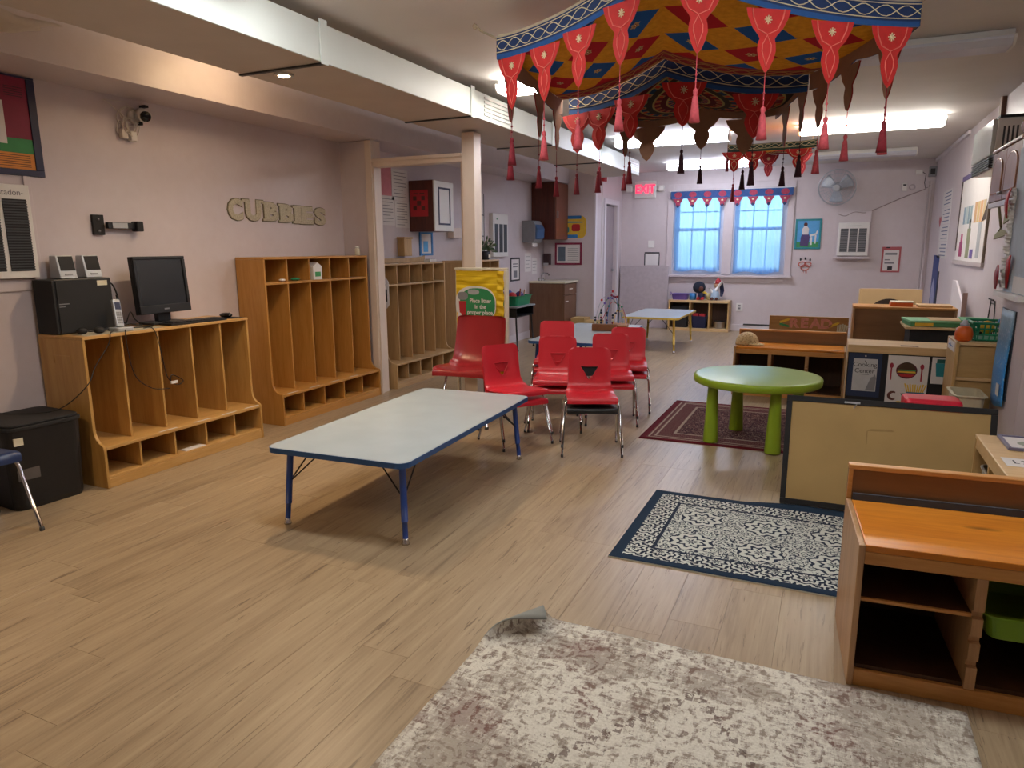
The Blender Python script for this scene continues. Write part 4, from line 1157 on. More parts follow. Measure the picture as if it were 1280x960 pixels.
table('activity_table', 'grey-topped blue-edged table behind the stacked red chairs, carrying the bead maze', 1.66, .76, .53, BLUEE, BLUEM, R(2.5), (-2.22, 6.78, 0))
table('activity_table', 'small grey-topped table with yellow edge and legs near the window', 1.35, .76, .47, plain('yellow_edge_band', 'c9aa4d', .45), YELM, R(0), (-2.17, 9.78, 0))

# bead maze toy
bm = thing('bead_maze', 'wooden bead maze with wire loops on the blue-edged table', 'toy', (-2.12, 7.05, .531), world=True)
Mz = Matrix.Translation((-2.12, 7.08, .531)) @ Matrix.Rotation(R(10), 4, 'Z')
obj('block', MB().box(-.15, -.17, 0, .10, -.08, .07, M=Mz), plain('toy_wood_brown', '7b4a26', .5), bm, .004)
obj('block', MB().box(.02, -.0795, 0, .20, .16, .055, M=Mz), plain('toy_wood_tan', '9a6636', .5), bm, .004)
wires = [([(-.13, -.12), (.17, .10)], .33), ([(-.10, -.14), (.15, .02)], .27), ([(-.06, -.10), (.18, .14)], .22), ([(0, -.14), (.10, .12)], .30), ([(.06, -.12), (.19, -.03)], .15)]
wc_ = [SILV, GREENP, REDPR, BLUEPR, YELLOW]
def wpts(a, b, h, k):
    out = []
    for i in range(15):
        u = i / 14
        out.append(Mz @ Vector((a[0] + (b[0] - a[0]) * u, a[1] + (b[1] - a[1]) * u + .02 * math.sin(u * 9 + k), .056 + h * (1 - abs(2 * u - 1) ** 2.6) + .015 * math.sin(u * 14 + k))))
    return out
for k, ((a, b), h) in enumerate(wires):
    obj('wire', MB().tube(wpts(a, b, h, k), .003, 6), wc_[k], bm)
post = [(-.12, -.125), (-.06, -.125), (0, -.125), (.06, -.125)]
rg = random.Random(3)
for k, p in enumerate(post):
    n = (3, 6, 5, 4)[k]
    for i in range(n):
        c = Mz @ Vector((p[0], p[1], .07 + .012 + i * .026))
        obj('bead', MB().ball(c, .0125, 8), [CREAM, NAVY, BLACK, MAROON][(k + i) % 4], bm)
for k in range(14):
    w = wpts(*wires[k % 5][0], wires[k % 5][1], k % 5)
    c = w[3 + (k * 5) % 9]
    obj('bead', MB().ball(c, .013, 8), [REDPR, GREENP, NAVY, PURPLE, MAROON][(k * 3) % 5], bm)

# ---------------------------------------------------------------- chairs
def boolean_diff(me, cutter):
    a = bpy.data.objects.new('tmp_a', me); b = bpy.data.objects.new('tmp_b', cutter)
    COL.objects.link(a); COL.objects.link(b)
    q = a.modifiers.new('b', 'BOOLEAN'); q.object = b; q.operation = 'DIFFERENCE'; q.solver = 'EXACT'
    bpy.context.view_layer.update()
    dg = bpy.context.evaluated_depsgraph_get()
    out = bpy.data.meshes.new_from_object(a.evaluated_get(dg))
    bpy.data.objects.remove(a); bpy.data.objects.remove(b)
    return out

def shell_mesh(prof, hw, roll, crown, top_round, th, mat):
    """chair shell: prof = list of (y,z) from the rolled seat front to the top of the back; hw(v) half width"""
    P = [Vector((0, p[0], p[1])) for p in prof]
    pts = []
    for i in range(len(P) - 1):
        p0, p1, p2, p3 = P[max(i - 1, 0)], P[i], P[i + 1], P[min(i + 2, len(P) - 1)]
        for k in range(5):
            u = k / 5
            pts.append(.5 * ((2 * p1) + (p2 - p0) * u + (2 * p0 - 5 * p1 + 4 * p2 - p3) * u * u + (3 * p1 - p0 - 3 * p2 + p3) * u ** 3))
    pts.append(P[-1])
    n = len(pts)
    nu = 20
    vs, fs = [], []
    for side in (0, 1):
        for j, p in enumerate(pts):
            v = j / (n - 1)
            a, b = pts[max(j - 1, 0)], pts[min(j + 1, n - 1)]
            t = (b - a).normalized(); nn = Vector((0, -t.z, t.y))
            for i in range(nu + 1):
                s = 2 * i / nu - 1
                w = hw(v)
                q = abs(s)
                off = roll(v) * max(0, (q - .72) / .28) ** 2 + crown(v) * s * s
                drop = 0
                if v > 1 - top_round:
                    drop = 0
                    w = w * math.sqrt(max(0.0, 1 - ((v - (1 - top_round)) / top_round) ** 3 * .42))
                pos = Vector((s * w, p.y, p.z)) - nn * off
                if side: pos = pos - nn * th
                vs.append(pos)
    m = nu + 1
    def idx(side, j, i): return side * n * m + j * m + i
    for j in range(n - 1):
        for i in range(nu):
            fs.append((idx(0, j, i), idx(0, j, i + 1), idx(0, j + 1, i + 1), idx(0, j + 1, i)))
            fs.append((idx(1, j, i), idx(1, j + 1, i), idx(1, j + 1, i + 1), idx(1, j, i + 1)))
    for i in range(nu):
        fs.append((idx(0, 0, i), idx(1, 0, i), idx(1, 0, i + 1), idx(0, 0, i + 1)))
        fs.append((idx(0, n - 1, i), idx(0, n - 1, i + 1), idx(1, n - 1, i + 1), idx(1, n - 1, i)))
    for j in range(n - 1):
        fs.append((idx(0, j, 0), idx(0, j + 1, 0), idx(1, j + 1, 0), idx(1, j, 0)))
        fs.append((idx(0, j, nu), idx(1, j, nu), idx(1, j + 1, nu), idx(0, j + 1, nu)))
    mb = MB().add(vs, fs, 0, True)
    me = mesh_of('seat_shell', mb, mat)
    return me

def make_stool_chair(label, mat, k=1.0, group=None):
    t = thing('stacking_chair', label, 'chair', (0, 0, 0), 0, group)
    prof = [(-.185, .298), (-.182, .322), (-.16, .334), (-.06, .327), (.06, .317), (.125, .322), (.16, .352), (.178, .40), (.198, .49), (.214, .575), (.222, .618)]
    def hw(v): return .168 if v < .45 else .168 - .022 * min(1, (v - .45) / .2) + .004
    def roll(v): return .012 if v < .5 else .008
    def crown(v): return -.010 if v < .45 else -.012
    me = shell_mesh([(a * k, b * k) for a, b in prof], lambda v: hw(v) * k, lambda v: roll(v) * k, lambda v: crown(v) * k, .13, .0055, mat)
    cut = MB().prism([(-.062 * k, .485 * k), (.062 * k, .485 * k), (.008 * k, .398 * k), (-.008 * k, .398 * k)], 'y', .10, .34)
    me = boolean_diff(me, mesh_of('cut', cut, mat))
    me.name = 'seat_shell'
    for p in me.polygons: p.use_smooth = True
    so = obj('seat_shell', me, None, t)
    q = so.modifiers.new('wn', 'EDGE_SPLIT'); q.split_angle = R(45)
    # rim around the hand hole
    def onback(x, z):
        i = next(i for i in range(len(prof) - 1) if prof[i + 1][1] * k >= z and i >= 5)
        (a, b), (c, d) = prof[i], prof[i + 1]
        u = (z / k - b) / (d - b)
        return Vector((x, (a + (c - a) * u) * k - .001, z))
    ring = [(-.064, .487), (0, .487), (.064, .487), (.037, .443), (.009, .397), (-.009, .397), (-.037, .443)]
    obj('handle_rim', MB().tube([onback(x * k, z * k) - Vector((0, .0015, 0)) for x, z in ring], .003 * k, 6, closed=True), mat, so)
    for sx in (-1, 1):
        for nm, sy, pts in (('f', -1, [(.05, -.04, .300), (.14, -.085, .301), (.172, -.098, .292), (.184, -.106, .262), (.200, -.188, .012)]),
                            ('r', 1, [(.05, .04, .296), (.14, .062, .296), (.172, .075, .288), (.184, .085, .258), (.200, .185, .012)])):
            lg = obj('leg', MB().tube([(sx * a * k, b * k, c * k if c > .02 else c) for a, b, c in pts], .0082 * k ** .5, 10), CHROME, t)
            a, b, c = pts[-1]
            obj('glide', MB().lathe([(.0092 * k, 0), (.0092 * k, .012), (.0088 * k ** .5, .022)], (sx * a * k, b * k, 0), 10), DGREY, lg)
    return t
RC = make_stool_chair('red', REDP)
BC = make_stool_chair('black', BLACK)
stacks = [  # x, y, rot, number, label of each from the bottom
    (-1.45, 4.47, 22, ['black stacking chair under the front red chair of the group', 'red chair on top of a black one, nearest the camera in the group'], [BC, RC]),
    (-2.015, 4.45, 55, ['lower red chair of the pair by the corner of the long low table', 'upper red chair of the pair turned sideways by the long low table'], [RC, RC]),
    (-1.895, 4.965, 18, ['lower red chair of the pair in front of the blue-edged table, left of centre', 'upper red chair with an open triangle, behind and left of the front chair'], [RC, RC]),
    (-1.555, 5.31, 19, ['lower red chair of the pair right behind the front chair', 'upper red chair directly behind the front chair, half hidden by it'], [RC, RC]),
    (-2.10, 5.48, 17, ['bottom red chair of the rearmost left stack', 'middle red chair of the rearmost left stack', 'top red chair of the rearmost left stack, at the table edge'], [RC, RC, RC]),
    (-1.56, 5.80, 14, ['lower red chair of the rearmost right pair', 'upper red chair of the rearmost right pair, its legs seen at the right'], [RC, RC]),
]
used = set()
for x, y, rot, labels, srcs in stacks:
    a = R(rot)
    for k, (lb, src) in enumerate(zip(labels, srcs)):
        loc = (x, y, .067 * k)
        if src.name not in used:
            used.add(src.name)
            src.location = loc; src.rotation_euler = (0, 0, a); src['label'] = lb; src['group'] = 'small stacking chairs'
        else:
            dup(src, loc, a, lb, 'small stacking chairs')
bl = make_stool_chair('blue plastic chair with chrome legs at the left edge beside the black bin', BLUEP, 1.26)
bl.location = (-3.785, 1.79, 0); bl.rotation_euler = (0, 0, R(83))

ac = thing('adult_chair', 'large dark red one-piece adult chair on chrome legs before the yellow divider', 'chair', (-2.575, 4.86, 0), R(3))
pa = [(-.225, .405), (-.222, .432), (-.195, .447), (-.06, .438), (.06, .432), (.125, .45), (.165, .50), (.195, .58), (.225, .70), (.243, .80), (.248, .835)]
me = shell_mesh(pa, lambda v: .225 - .018 * max(0, (v - .35)) , lambda v: -.012 if v < .4 else -.020, lambda v: -.018 if v < .4 else -.028, .14, .006, REDD)
so = obj('seat_shell', me, None, ac)
q = so.modifiers.new('wn', 'EDGE_SPLIT'); q.split_angle = R(50)
for sx in (-1, 1):
    obj('leg', MB().tube([(sx * .06, -.03, .405), (sx * .14, -.10, .405), (sx * .165, -.125, .385), (sx * .21, -.20, .012)], .011, 10), CHROME, ac)
    obj('leg', MB().tube([(sx * .06, .03, .40), (sx * .14, .08, .398), (sx * .165, .105, .38), (sx * .20, .20, .012)], .011, 10), CHROME, ac)
    obj('stack_bracket', MB().box(sx * .13, -.09, .39, sx * .17, .07, .398), BLACKM, ac)
for sx in (-1, 1):
    for y in (-.20, .20):
        obj('glide', MB().lathe([(.016, 0), (.016, .012), (.012, .022)], (sx * (.21 if y < 0 else .20), y, 0), 10), DGREY, ac)

# ---------------------------------------------------------------- rugs
def rug_coords(t, W, L):
    """normalised |distance to the edges| helpers in rug space (object coordinates, origin at the rug's centre)"""
    x, y, z = t.sep(t.coord())
    ax, ay = t.math('ABSOLUTE', x), t.math('ABSOLUTE', y)
    dx, dy = t.math('SUBTRACT', W / 2, ax), t.math('SUBTRACT', L / 2, ay)
    return x, y, ax, ay, t.math('MINIMUM', dx, dy)
def ring_pattern(t, x, y, cell, freq, wob):
    """repeating rosettes"""
    v = t.n('ShaderNodeCombineXYZ')
    fx = t.math('SUBTRACT', t.math('FRACT', t.math('DIVIDE', x, cell)), .5)
    fy = t.math('SUBTRACT', t.math('FRACT', t.math('DIVIDE', y, cell)), .5)
    r = t.math('SQRT', t.math('ADD', t.math('MULTIPLY', fx, fx), t.math('MULTIPLY', fy, fy)))
    a = t.math('ARCTAN2', fy, fx)
    w = t.math('MULTIPLY', t.math('SINE', t.math('MULTIPLY', a, 8)), wob)
    return t.math('SINE', t.math('MULTIPLY', t.math('ADD', r, w), freq)), r
def make_blue_rug(W, L):
    t = NT('navy_cream_rug')
    x, y, ax, ay, d = rug_coords(t, W, L)
    nz = t.noise(t.coord((1, 1, 1)), 34, 4, .65, 1.5)
    ring, r = ring_pattern(t, t.math('ADD', x, .02), t.math('ADD', y, .02), .31, 44, .035)
    ringb, rb = ring_pattern(t, t.math('ADD', x, .03), t.math('ADD', y, .03), .125, 26, .06)
    vo = t.n('ShaderNodeTexVoronoi'); vo.inputs['Scale'].default_value = 30
    t.link(t.coord(), vo.inputs['Vector'])
    lace = t.math('SINE', t.math('MULTIPLY_ADD', vo.outputs['Distance'], 15, t.math('MULTIPLY', nz, 16)))
    inner = t.math('LESS_THAN', r, .34)
    fld = t.math('ADD', t.math('MULTIPLY', t.math('MULTIPLY', ring, inner), .9), t.math('MULTIPLY', lace, t.math('SUBTRACT', 1.0, t.math('MULTIPLY', inner, .75))))
    fm = t.math('GREATER_THAN', fld, .34)
    fcol = t.mix(fm, lin('c9cec8'), lin('2b3648'))
    bm_ = t.math('GREATER_THAN', t.math('ADD', t.math('MULTIPLY', ringb, .9), t.math('MULTIPLY', lace, .4)), -.05)
    bcol = t.mix(bm_, lin('c9cec8'), lin('263042'))
    col = t.mix(t.math('GREATER_THAN', d, .165), bcol, fcol)
    col = t.mix(t.math('LESS_THAN', t.math('ABSOLUTE', t.math('SUBTRACT', d, .165)), .008), col, lin('2a3446'))
    col = t.mix(t.math('LESS_THAN', d, .05), col, lin('27374b'))
    t.set(col, .9, spec=.1)
    t.bump(t.noise(t.coord((1, 1, 1)), 400, 2), .5, .003)
    return t.m
def make_maroon_rug(W, L):
    t = NT('maroon_rug')
    x, y, ax, ay, d = rug_coords(t, W, L)
    nz = t.noise(t.coord((1, 1, 1)), 26, 4, .6, 1.2)
    ring, r = ring_pattern(t, x, y, .16, 30, .05)
    ringb, rb = ring_pattern(t, x, y, .09, 26, .06)
    vo = t.n('ShaderNodeTexVoronoi'); vo.inputs['Scale'].default_value = 18
    t.link(t.coord(), vo.inputs['Vector'])
    fld = t.math('ADD', t.math('MULTIPLY', ring, .6), t.math('SINE', t.math('MULTIPLY_ADD', vo.outputs['Distance'], 16, t.math('MULTIPLY', nz, 14))))
    fcol = t.ramp(t.math('MULTIPLY_ADD', fld, .3, .5), [(.25, '3a1f27'), (.45, '5e2b30'), (.55, '8b7568'), (.7, '4a242b')], 'CONSTANT')
    bcol = t.ramp(t.math('MULTIPLY_ADD', t.math('ADD', ringb, t.math('MULTIPLY', nz, .6)), .4, .4), [(.2, '4d1d25'), (.5, '8d7a6d'), (.72, '5b2229')], 'CONSTANT')
    col = t.mix(t.math('GREATER_THAN', d, .22), bcol, fcol)
    for dd, w in ((.22, .01), (.10, .008), (.06, .006)):
        col = t.mix(t.math('LESS_THAN', t.math('ABSOLUTE', t.math('SUBTRACT', d, dd)), w), col, lin('9a897b'))
    col = t.mix(t.math('LESS_THAN', d, .045), col, lin('5c1620'))
    t.set(col, .9, spec=.1)
    t.bump(t.noise(t.coord((1, 1, 1)), 400, 2), .5, .003)
    return t.m
def make_cream_rug(W, L):
    t = NT('faded_cream_rug')
    x, y, ax, ay, d = rug_coords(t, W, L)
    V = t.coord()
    big = t.noise(V, 3.0, 3, .6, .5)
    warp = t.noise(t.coord((16, 80, 1)), 1.0, 4, .75)
    weft = t.noise(t.coord((85, 22, 1)), 1.0, 4, .75)
    fine = t.noise(V, 130, 2, .6)
    vo = t.n('ShaderNodeTexVoronoi'); vo.inputs['Scale'].default_value = 9
    t.link(V, vo.inputs['Vector'])
    orn = t.math('SINE', t.math('MULTIPLY_ADD', vo.outputs['Distance'], 24, t.math('MULTIPLY', t.noise(V, 22, 3, .6), 12)))
    orn = t.math('GREATER_THAN', orn, .15)
    step = t.math('MULTIPLY', t.math('FLOOR', t.math('MULTIPLY', ay, 26)), 1 / 26)
    dm = t.math('ADD', ax, t.math('MULTIPLY', step, .70))
    inside = t.math('LESS_THAN', dm, .56)
    edge = t.math('LESS_THAN', t.math('ABSOLUTE', t.math('SUBTRACT', dm, .56)), .012)
    bord = t.math('LESS_THAN', t.math('ABSOLUTE', t.math('SUBTRACT', d, .17)), .075)
    wear = t.math('ADD', t.math('MULTIPLY', warp, .32), t.math('MULTIPLY', weft, .32))
    wear = t.math('MULTIPLY_ADD', t.noise(V, 26, 4, .7), .36, wear)
    lev = t.math('ADD', t.math('MULTIPLY_ADD', big, .7, -.35), t.math('MULTIPLY', wear, 1.0))
    lev = t.math('ADD', lev, t.math('MULTIPLY', t.math('SUBTRACT', 1.0, inside), .055))
    lev = t.math('ADD', lev, t.math('MULTIPLY', bord, .05))
    k = t.ramp(lev, [(.52, (0, 0, 0, 1)), (.64, (1, 1, 1, 1))])
    base = t.ramp(fine, [(.3, 'd0cdc0'), (.7, 'e2e0d6')])
    tint = t.ramp(t.noise(V, 4, 2), [(.42, '8a7c6f'), (.55, '78655b'), (.66, '6d4741')])
    col = t.mix(t.math('MULTIPLY', k, .58), base, tint)
    col = t.mix(t.math('MULTIPLY', t.math('MULTIPLY', orn, t.ramp(wear, [(.46, (0, 0, 0, 1)), (.54, (1, 1, 1, 1))])), .75), col, tint)
    dash = t.math('GREATER_THAN', t.noise(t.coord((60, 60, 1)), 1.0, 2), .48)
    col = t.mix(t.math('MULTIPLY', t.math('MULTIPLY', edge, dash), .7), col, lin('5f4a45'))
    ink = t.math('MULTIPLY', t.math('GREATER_THAN', t.noise(t.coord((44, 52, 1)), 1.0, 2, .5, 2.0), .68), .6)
    col = t.mix(ink, col, lin('544b48'))
    t.set(col, .95, spec=.08)
    t.bump(fine, .5, .003)
    return t.m
def rug(name, label, W, L, loc, rotz, mat, th=.006, wave=0.0, seed=0):
    def f(u, v):
        x, y = (u - .5) * W, (v - .5) * L
        z = th
        if wave: z += wave * max(0, v - .93) / .07 * min(1, max(0, (u - .30) / .2)) * (.8 + .2 * math.sin(u * 14 + seed))
        return (x, y, z)
    nu, nv = 36, 42
    mb = MB().grid(f, nu, nv)
    top = len(mb.v)
    vs = [(p[0], p[1], .0006) for p in mb.v]
    w = nu + 1
    edge = [(i, 0) for i in range(nu)] + [(nu, j) for j in range(nv)] + [(i, nv) for i in range(nu, 0, -1)] + [(0, j) for j in range(nv, 0, -1)]
    ids = [j * w + i for i, j in edge]
    lowv = [(mb.v[i][0] * 1.002, mb.v[i][1] * 1.002, max(.0006, mb.v[i][2] - th)) for i in ids]
    b = len(mb.v)
    mb.v += lowv
    n = len(ids)
    for i in range(n):
        mb.f.append((ids[i], b + i, b + (i + 1) % n, ids[(i + 1) % n])); mb.m.append(1); mb.sm.append(False)
    o = obj(name, mb, [mat, plain('rug_edge', 'b9b9a8', .9) if name != 'maroon_rug' else plain('rug_edge_maroon', '5c1620', .9)])
    o.location = loc; o.rotation_euler = (0, 0, rotz)
    return tag(o, label, 'rug')
rug('patterned_rug', 'navy and cream ornamental rug lying beside the framed board', 1.60, .96, (-.835 + .80, 3.345, 0), R(0), make_blue_rug(1.60, .96), .006, .034, 3)
rug('maroon_rug', 'dark red oriental rug under the round lime table', 1.30, 1.38, (-.565, 5.585, 0), R(0), make_maroon_rug(1.30, 1.38), .006)

# cream rug with a curled far-left corner
CW, CL = 1.50, 2.1
def make_curl_rug():
    nu, nv = 70, 80
    cx, cy = -CW / 2, CL / 2            # corner that curls
    d0, rad = .165, .034
    dirv = Vector((.864, -.504)).normalized()   # from the corner inwards
    mb = MB()
    def f(u, v):
        x, y = (u - .5) * CW, (v - .5) * CL
        s = (x - cx) * dirv.x + (y - cy) * dirv.y     # distance from the corner along the fold normal
        z = .007
        if s < d0:
            e = d0 - s
            a = min(e / rad, math.pi * 1.05)
            ext = e - a * rad
            ns = d0 - rad * math.sin(a) + ext * -math.cos(a) * -1 * (-1)
            ns = d0 - rad * math.sin(a) - ext * math.cos(a)
            nz = .007 + rad * (1 - math.cos(a)) + ext * math.sin(a)
            x += (ns - s) * dirv.x; y += (ns - s) * dirv.y; z = nz
        return (x, y, z)
    mb.grid(f, nu, nv)
    return mb
t_ = make_cream_rug(CW, CL)
o = obj('cream_rug', make_curl_rug(), [t_, plain('rug_backing', '8a8d88', .95)])
q = o.modifiers.new('solid', 'SOLIDIFY'); q.thickness = .006; q.offset = -1; q.material_offset = 1; q.material_offset_rim = 1
o.location = (-.288, 2.25 - 1.05, 0); o.rotation_euler = (0, 0, R(0))
tag(o, 'faded cream and brown rug with a curled corner in the foreground', 'rug')

# ---------------------------------------------------------------- pine storage units
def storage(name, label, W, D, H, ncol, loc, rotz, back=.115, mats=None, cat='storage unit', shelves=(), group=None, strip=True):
    mt, mz, mi = mats or (PINET, PINEZ, PINE_SHADE)
    t = thing(name, label, cat, loc, rotz, group)
    th = .018
    for x in (0, W - th):
        obj('side_panel', MB().box(x, 0, 0, x + th, D, H - .001), mz, t, .003)
    obj('top', MB().box(th + .0005, 0.004, H - .022, W - th - .0005, D - .012, H), mt, t, .003)
    obj('front_rail', MB().box(th + .0005, .002, H - .062, W - th - .0005, .02, H - .0225), PINE if mats is None else mt, t, .002)
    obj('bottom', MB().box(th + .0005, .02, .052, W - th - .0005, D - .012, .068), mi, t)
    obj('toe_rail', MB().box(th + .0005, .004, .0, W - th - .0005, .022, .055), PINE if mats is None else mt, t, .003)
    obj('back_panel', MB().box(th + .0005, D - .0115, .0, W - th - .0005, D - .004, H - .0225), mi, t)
    cw = (W - 2 * th - (ncol - 1) * .03) / ncol
    xs = []
    for k in range(ncol):
        xa = th + k * (cw + .03)
        xs.append((xa, xa + cw))
        if k < ncol - 1:
            xb = xa + cw
            # upright with runner notches in its front edge
            pts = [(.0225, .0555), (.0225, H - .0625)]
            prof = [(.004, .056)]
            zn = [.056]
            for nz in (.14, .22, .30):
                prof += [(.004, nz - .012), (.02, nz - .010), (.02, nz + .010), (.004, nz + .012)]
            prof += [(.004, H - .0625), (D - .012, H - .0625), (D - .012, .056)]
            prof = [(a, b) for a, b in prof if b <= H - .06]
            obj('upright', MB().prism(prof, 'x', xb + .0005, xb + .0295), mz, t, .001)
    for k, z in shelves:
        xa, xb = xs[k]
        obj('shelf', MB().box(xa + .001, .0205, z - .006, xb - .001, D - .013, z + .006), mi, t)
        obj('shelf_edge', MB().box(xa + .001, .010, z - .006, xb - .001, .020, z + .006), PINE, t, .002)
    for k in range(ncol):
        pass
    if back:
        obj('back_board', MB().box(0.0005, D - .0035, 0.0, W, D + .012, H + back - .014), MDF, t)
        obj('back_rail', MB().box(0.0005, D - .012, H + back - .0135, W, D + .026, H + back + .004), PINE, t, .003)
        obj('back_end', MB().box(0.0005, D - .012, H + .0005, .016, D - .004, H + back - .014), PINE, t, .002)
        if strip:
            obj('gap_shadow_strip', MB().box(.02, D - .022, H + .0006, W - .02, D - .0125, H + .026), plain('gap_shadow_grey', '3f4550', .8), t)  # dark strip standing for the shadow in the gap under the back board
    return t, xs
PI, pxs = storage('pine_storage_unit', 'orange pine storage unit with a lime tub, in the right foreground', 1.0, .44, .478, 3, (.135, 2.268, 0), R(4.2), back=.125, shelves=((0, .295),))
xa, xb = pxs[1]
lt = thing('lime_tub', 'lime green plastic tub in the middle bay of the foreground pine unit', 'tub', (.135, 2.268, 0), R(4.2))
obj('tub', tub_mesh(xa + .014, .035, xb - .014, .40, .212, .288, .016, .003, .0115), LIMED, lt)
xa, xb = pxs[0]
# shelf across the room behind the round table
GS, gxs = storage('pine_storage_unit', 'pine storage unit with empty bays behind the round lime table', .96, .42, .462, 3, (-.80, 6.765, 0), R(.5), back=.12, strip=False)
hat = thing('woven_hat', 'tan woven cap with dark stitching on the pine unit behind the lime table', 'hat', (-.68, 6.93, .463), world=True)
def make_weave():
    t = NT('woven_straw')
    v = t.coord()
    vo = t.n('ShaderNodeTexVoronoi'); vo.inputs['Scale'].default_value = 70
    t.link(v, vo.inputs['Vector'])
    t.set(t.ramp(vo.outputs['Distance'], [(.12, '5a4026'), (.3, 'c0a273'), (.8, 'd3bb90')]), .8)
    t.bump(vo.outputs['Distance'], .5, .004)
    return t.m
WEAVE = make_weave()
def hatf(u, v):
    a = 2 * math.pi * u; e = v * math.pi / 2
    return (-.70 + .105 * math.cos(a) * math.cos(e), 6.93 + .095 * math.sin(a) * math.cos(e), .464 + .118 * math.sin(e) ** .85)
obj('crown', MB().grid(hatf, 28, 12), WEAVE, hat, solid=.004)
def brimf(u, v):
    a = R(-75 + 110 * u)
    r = 1 + .55 * v * math.sin(math.pi * u)
    return (-.70 + .105 * math.cos(a) * r, 6.93 + .095 * math.sin(a) * r, .474 + .012 * (1 - v) - .004 * v)
obj('brim', MB().grid(brimf, 16, 4), WEAVE, hat, solid=.004)

# bench shelf along the right wall, facing left
bsh = thing('wall_bench_shelf', 'long pine bench shelf along the right wall behind the foreground unit', 'bench', (.95, 3.3, 0), world=True)
BY0, BY1, BX, BH = 2.86, 3.83, .672, .50
obj('top', MB().box(BX, BY0, BH - .02, 1.23, BY1, BH), MAPLE, bsh, .004)
obj('front_rail', MB().box(BX + .004, BY0 + .02, BH - .065, BX + .022, BY1 - .02, BH - .0205), MAPLE, bsh, .003)
obj('end_panel', MB().box(BX + .002, BY1 - .019, 0, 1.23, BY1 - .001, BH - .0205), MAPLEZ, bsh, .003)
obj('end_panel', MB().box(BX + .002, BY0 + .001, 0, 1.23, BY0 + .019, BH - .0205), MAPLEZ, bsh, .003)
for k in range(1, 3):
    y = BY0 + (BY1 - BY0) * k / 3
    obj('upright', MB().box(BX + .006, y - .012, .06, 1.21, y + .012, BH - .066), MAPLEZ, bsh, .002)
obj('bottom', MB().box(BX + .02, BY0 + .02, .045, 1.21, BY1 - .02, .0595), MAPLE, bsh)
obj('toe_rail', MB().box(BX + .006, BY0 + .02, 0, BX + .02, BY1 - .02, .055), MAPLE, bsh)
obj('back_panel', MB().box(1.2105, BY0 + .02, .0, 1.22, BY1 - .02, BH - .021), MAPLEZ, bsh)
tag(obj('white_tub', tub_mesh(.70, 3.545, 1.15, 3.785, .0605, .36, .02, .004, .006), plain('tub_white', 'c9c3ba', .5)), 'white tub inside the far bay of the wall bench shelf', 'tub')
tag(obj('white_tub', tub_mesh(.70, 3.225, 1.15, 3.465, .0605, .30, .02, .004, .006), MATS['tub_white']), 'white tub inside the middle bay of the wall bench shelf', 'tub')
pf = thing('framed_print', 'framed pale print lying flat on the wall bench shelf', 'picture', (.97, 3.68, BH), world=True)
for a in ((.752, 3.56, 1.19, 3.575), (.752, 3.79, 1.19, 3.805), (.752, 3.5755, .767, 3.7895), (1.175, 3.5755, 1.19, 3.7895)):
    obj('frame', MB().box(a[0], a[1], BH + .0005, a[2], a[3], BH + .014), plain('grey_violet_frame', '6a6780', .4), pf, .002)
obj('paper', MB().box(.7675, 3.576, BH + .0008, 1.1745, 3.789, BH + .008), PAPER, pf)
obj('print', oval(.90, 3.68, .07, .055, 0, 1) if False else MB().prism([(.88 + .075 * math.cos(a * .3927), 3.675 + .05 * math.sin(a * .3927)) for a in range(16)], 'z', BH + .0083, BH + .009), plain('sage_print', '9aa092', .7), pf)
obj('print_lines', MB().box(1.0, 3.62, BH + .0083, 1.14, 3.625, BH + .009).box(1.0, 3.66, BH + .0083, 1.14, 3.665, BH + .009).box(1.0, 3.70, BH + .0083, 1.14, 3.705, BH + .009), INKG, pf)
lb_ = thing('shelf_label', 'white paper label with dark lettering on the wall bench shelf', 'label', (.78, 3.37, BH), world=True)
obj('paper', MB().box(.700, 3.30, BH + .0003, .98, 3.43, BH + .0012), PAPER, lb_)
lm_ = MB()
for k, x in enumerate((.735, .765, .795, .83, .86, .89, .92)):
    lm_.box(x, 3.345, BH + .0014, x + .018, 3.351, BH + .0018).box(x + (.006 if k % 2 else 0), 3.345, BH + .0014, x + (.011 if k % 2 else .006), 3.395, BH + .0018)
    if k % 3: lm_.box(x, 3.388, BH + .0014, x + .018, 3.394, BH + .0018)
lo_ = obj('lettering', lm_, INK, lb_); lo_['kind'] = 'stuff'

# leaning framed board seen from the back
bd = thing('framed_board', 'large black framed board leaning with its brown paper back towards the camera', 'board', (.30, 3.93, 0), world=True)
Mb2 = Matrix.Translation((-.175, 3.885, .006)) @ Matrix.Rotation(R(2.0), 4, 'Z') @ Matrix.Rotation(R(-13), 4, 'X')
BW_, BH_ = .975, .592
for a in ((0, 0, BW_, .03), (0, BH_ - .03, BW_, BH_), (0, .0305, .028, BH_ - .0305), (BW_ - .028, .0305, BW_, BH_ - .0305)):
    obj('frame', MB().box(a[0], 0, a[1], a[2], .022, a[3], M=Mb2), BLACKM, bd, .002)
obj('backing', MB().box(.0285, .006, .031, BW_ - .0285, .016, BH_ - .031, M=Mb2), CARD, bd)
obj('hanger', MB().tube([Mb2 @ Vector((.30, -.002, BH_ - .02)), Mb2 @ Vector((.345, -.003, BH_ - .024)), Mb2 @ Vector((.33, -.003, BH_ - .05))], .003, 6).box(.285, -.003, BH_ - .024, .36, -.0005, BH_ - .014, M=Mb2), SILV, bd)
obj('stain', MB().prism([(.40, .43), (.52, .435), (.53, .44), (.51, .447), (.42, .442)], 'y', .0052, .0058, M=Mb2).prism([(.40, .36), (.405, .36), (.405, .43), (.40, .43)], 'y', .0052, .0058, M=Mb2), plain('cardboard_crease', '9b7f4f', .8), bd)

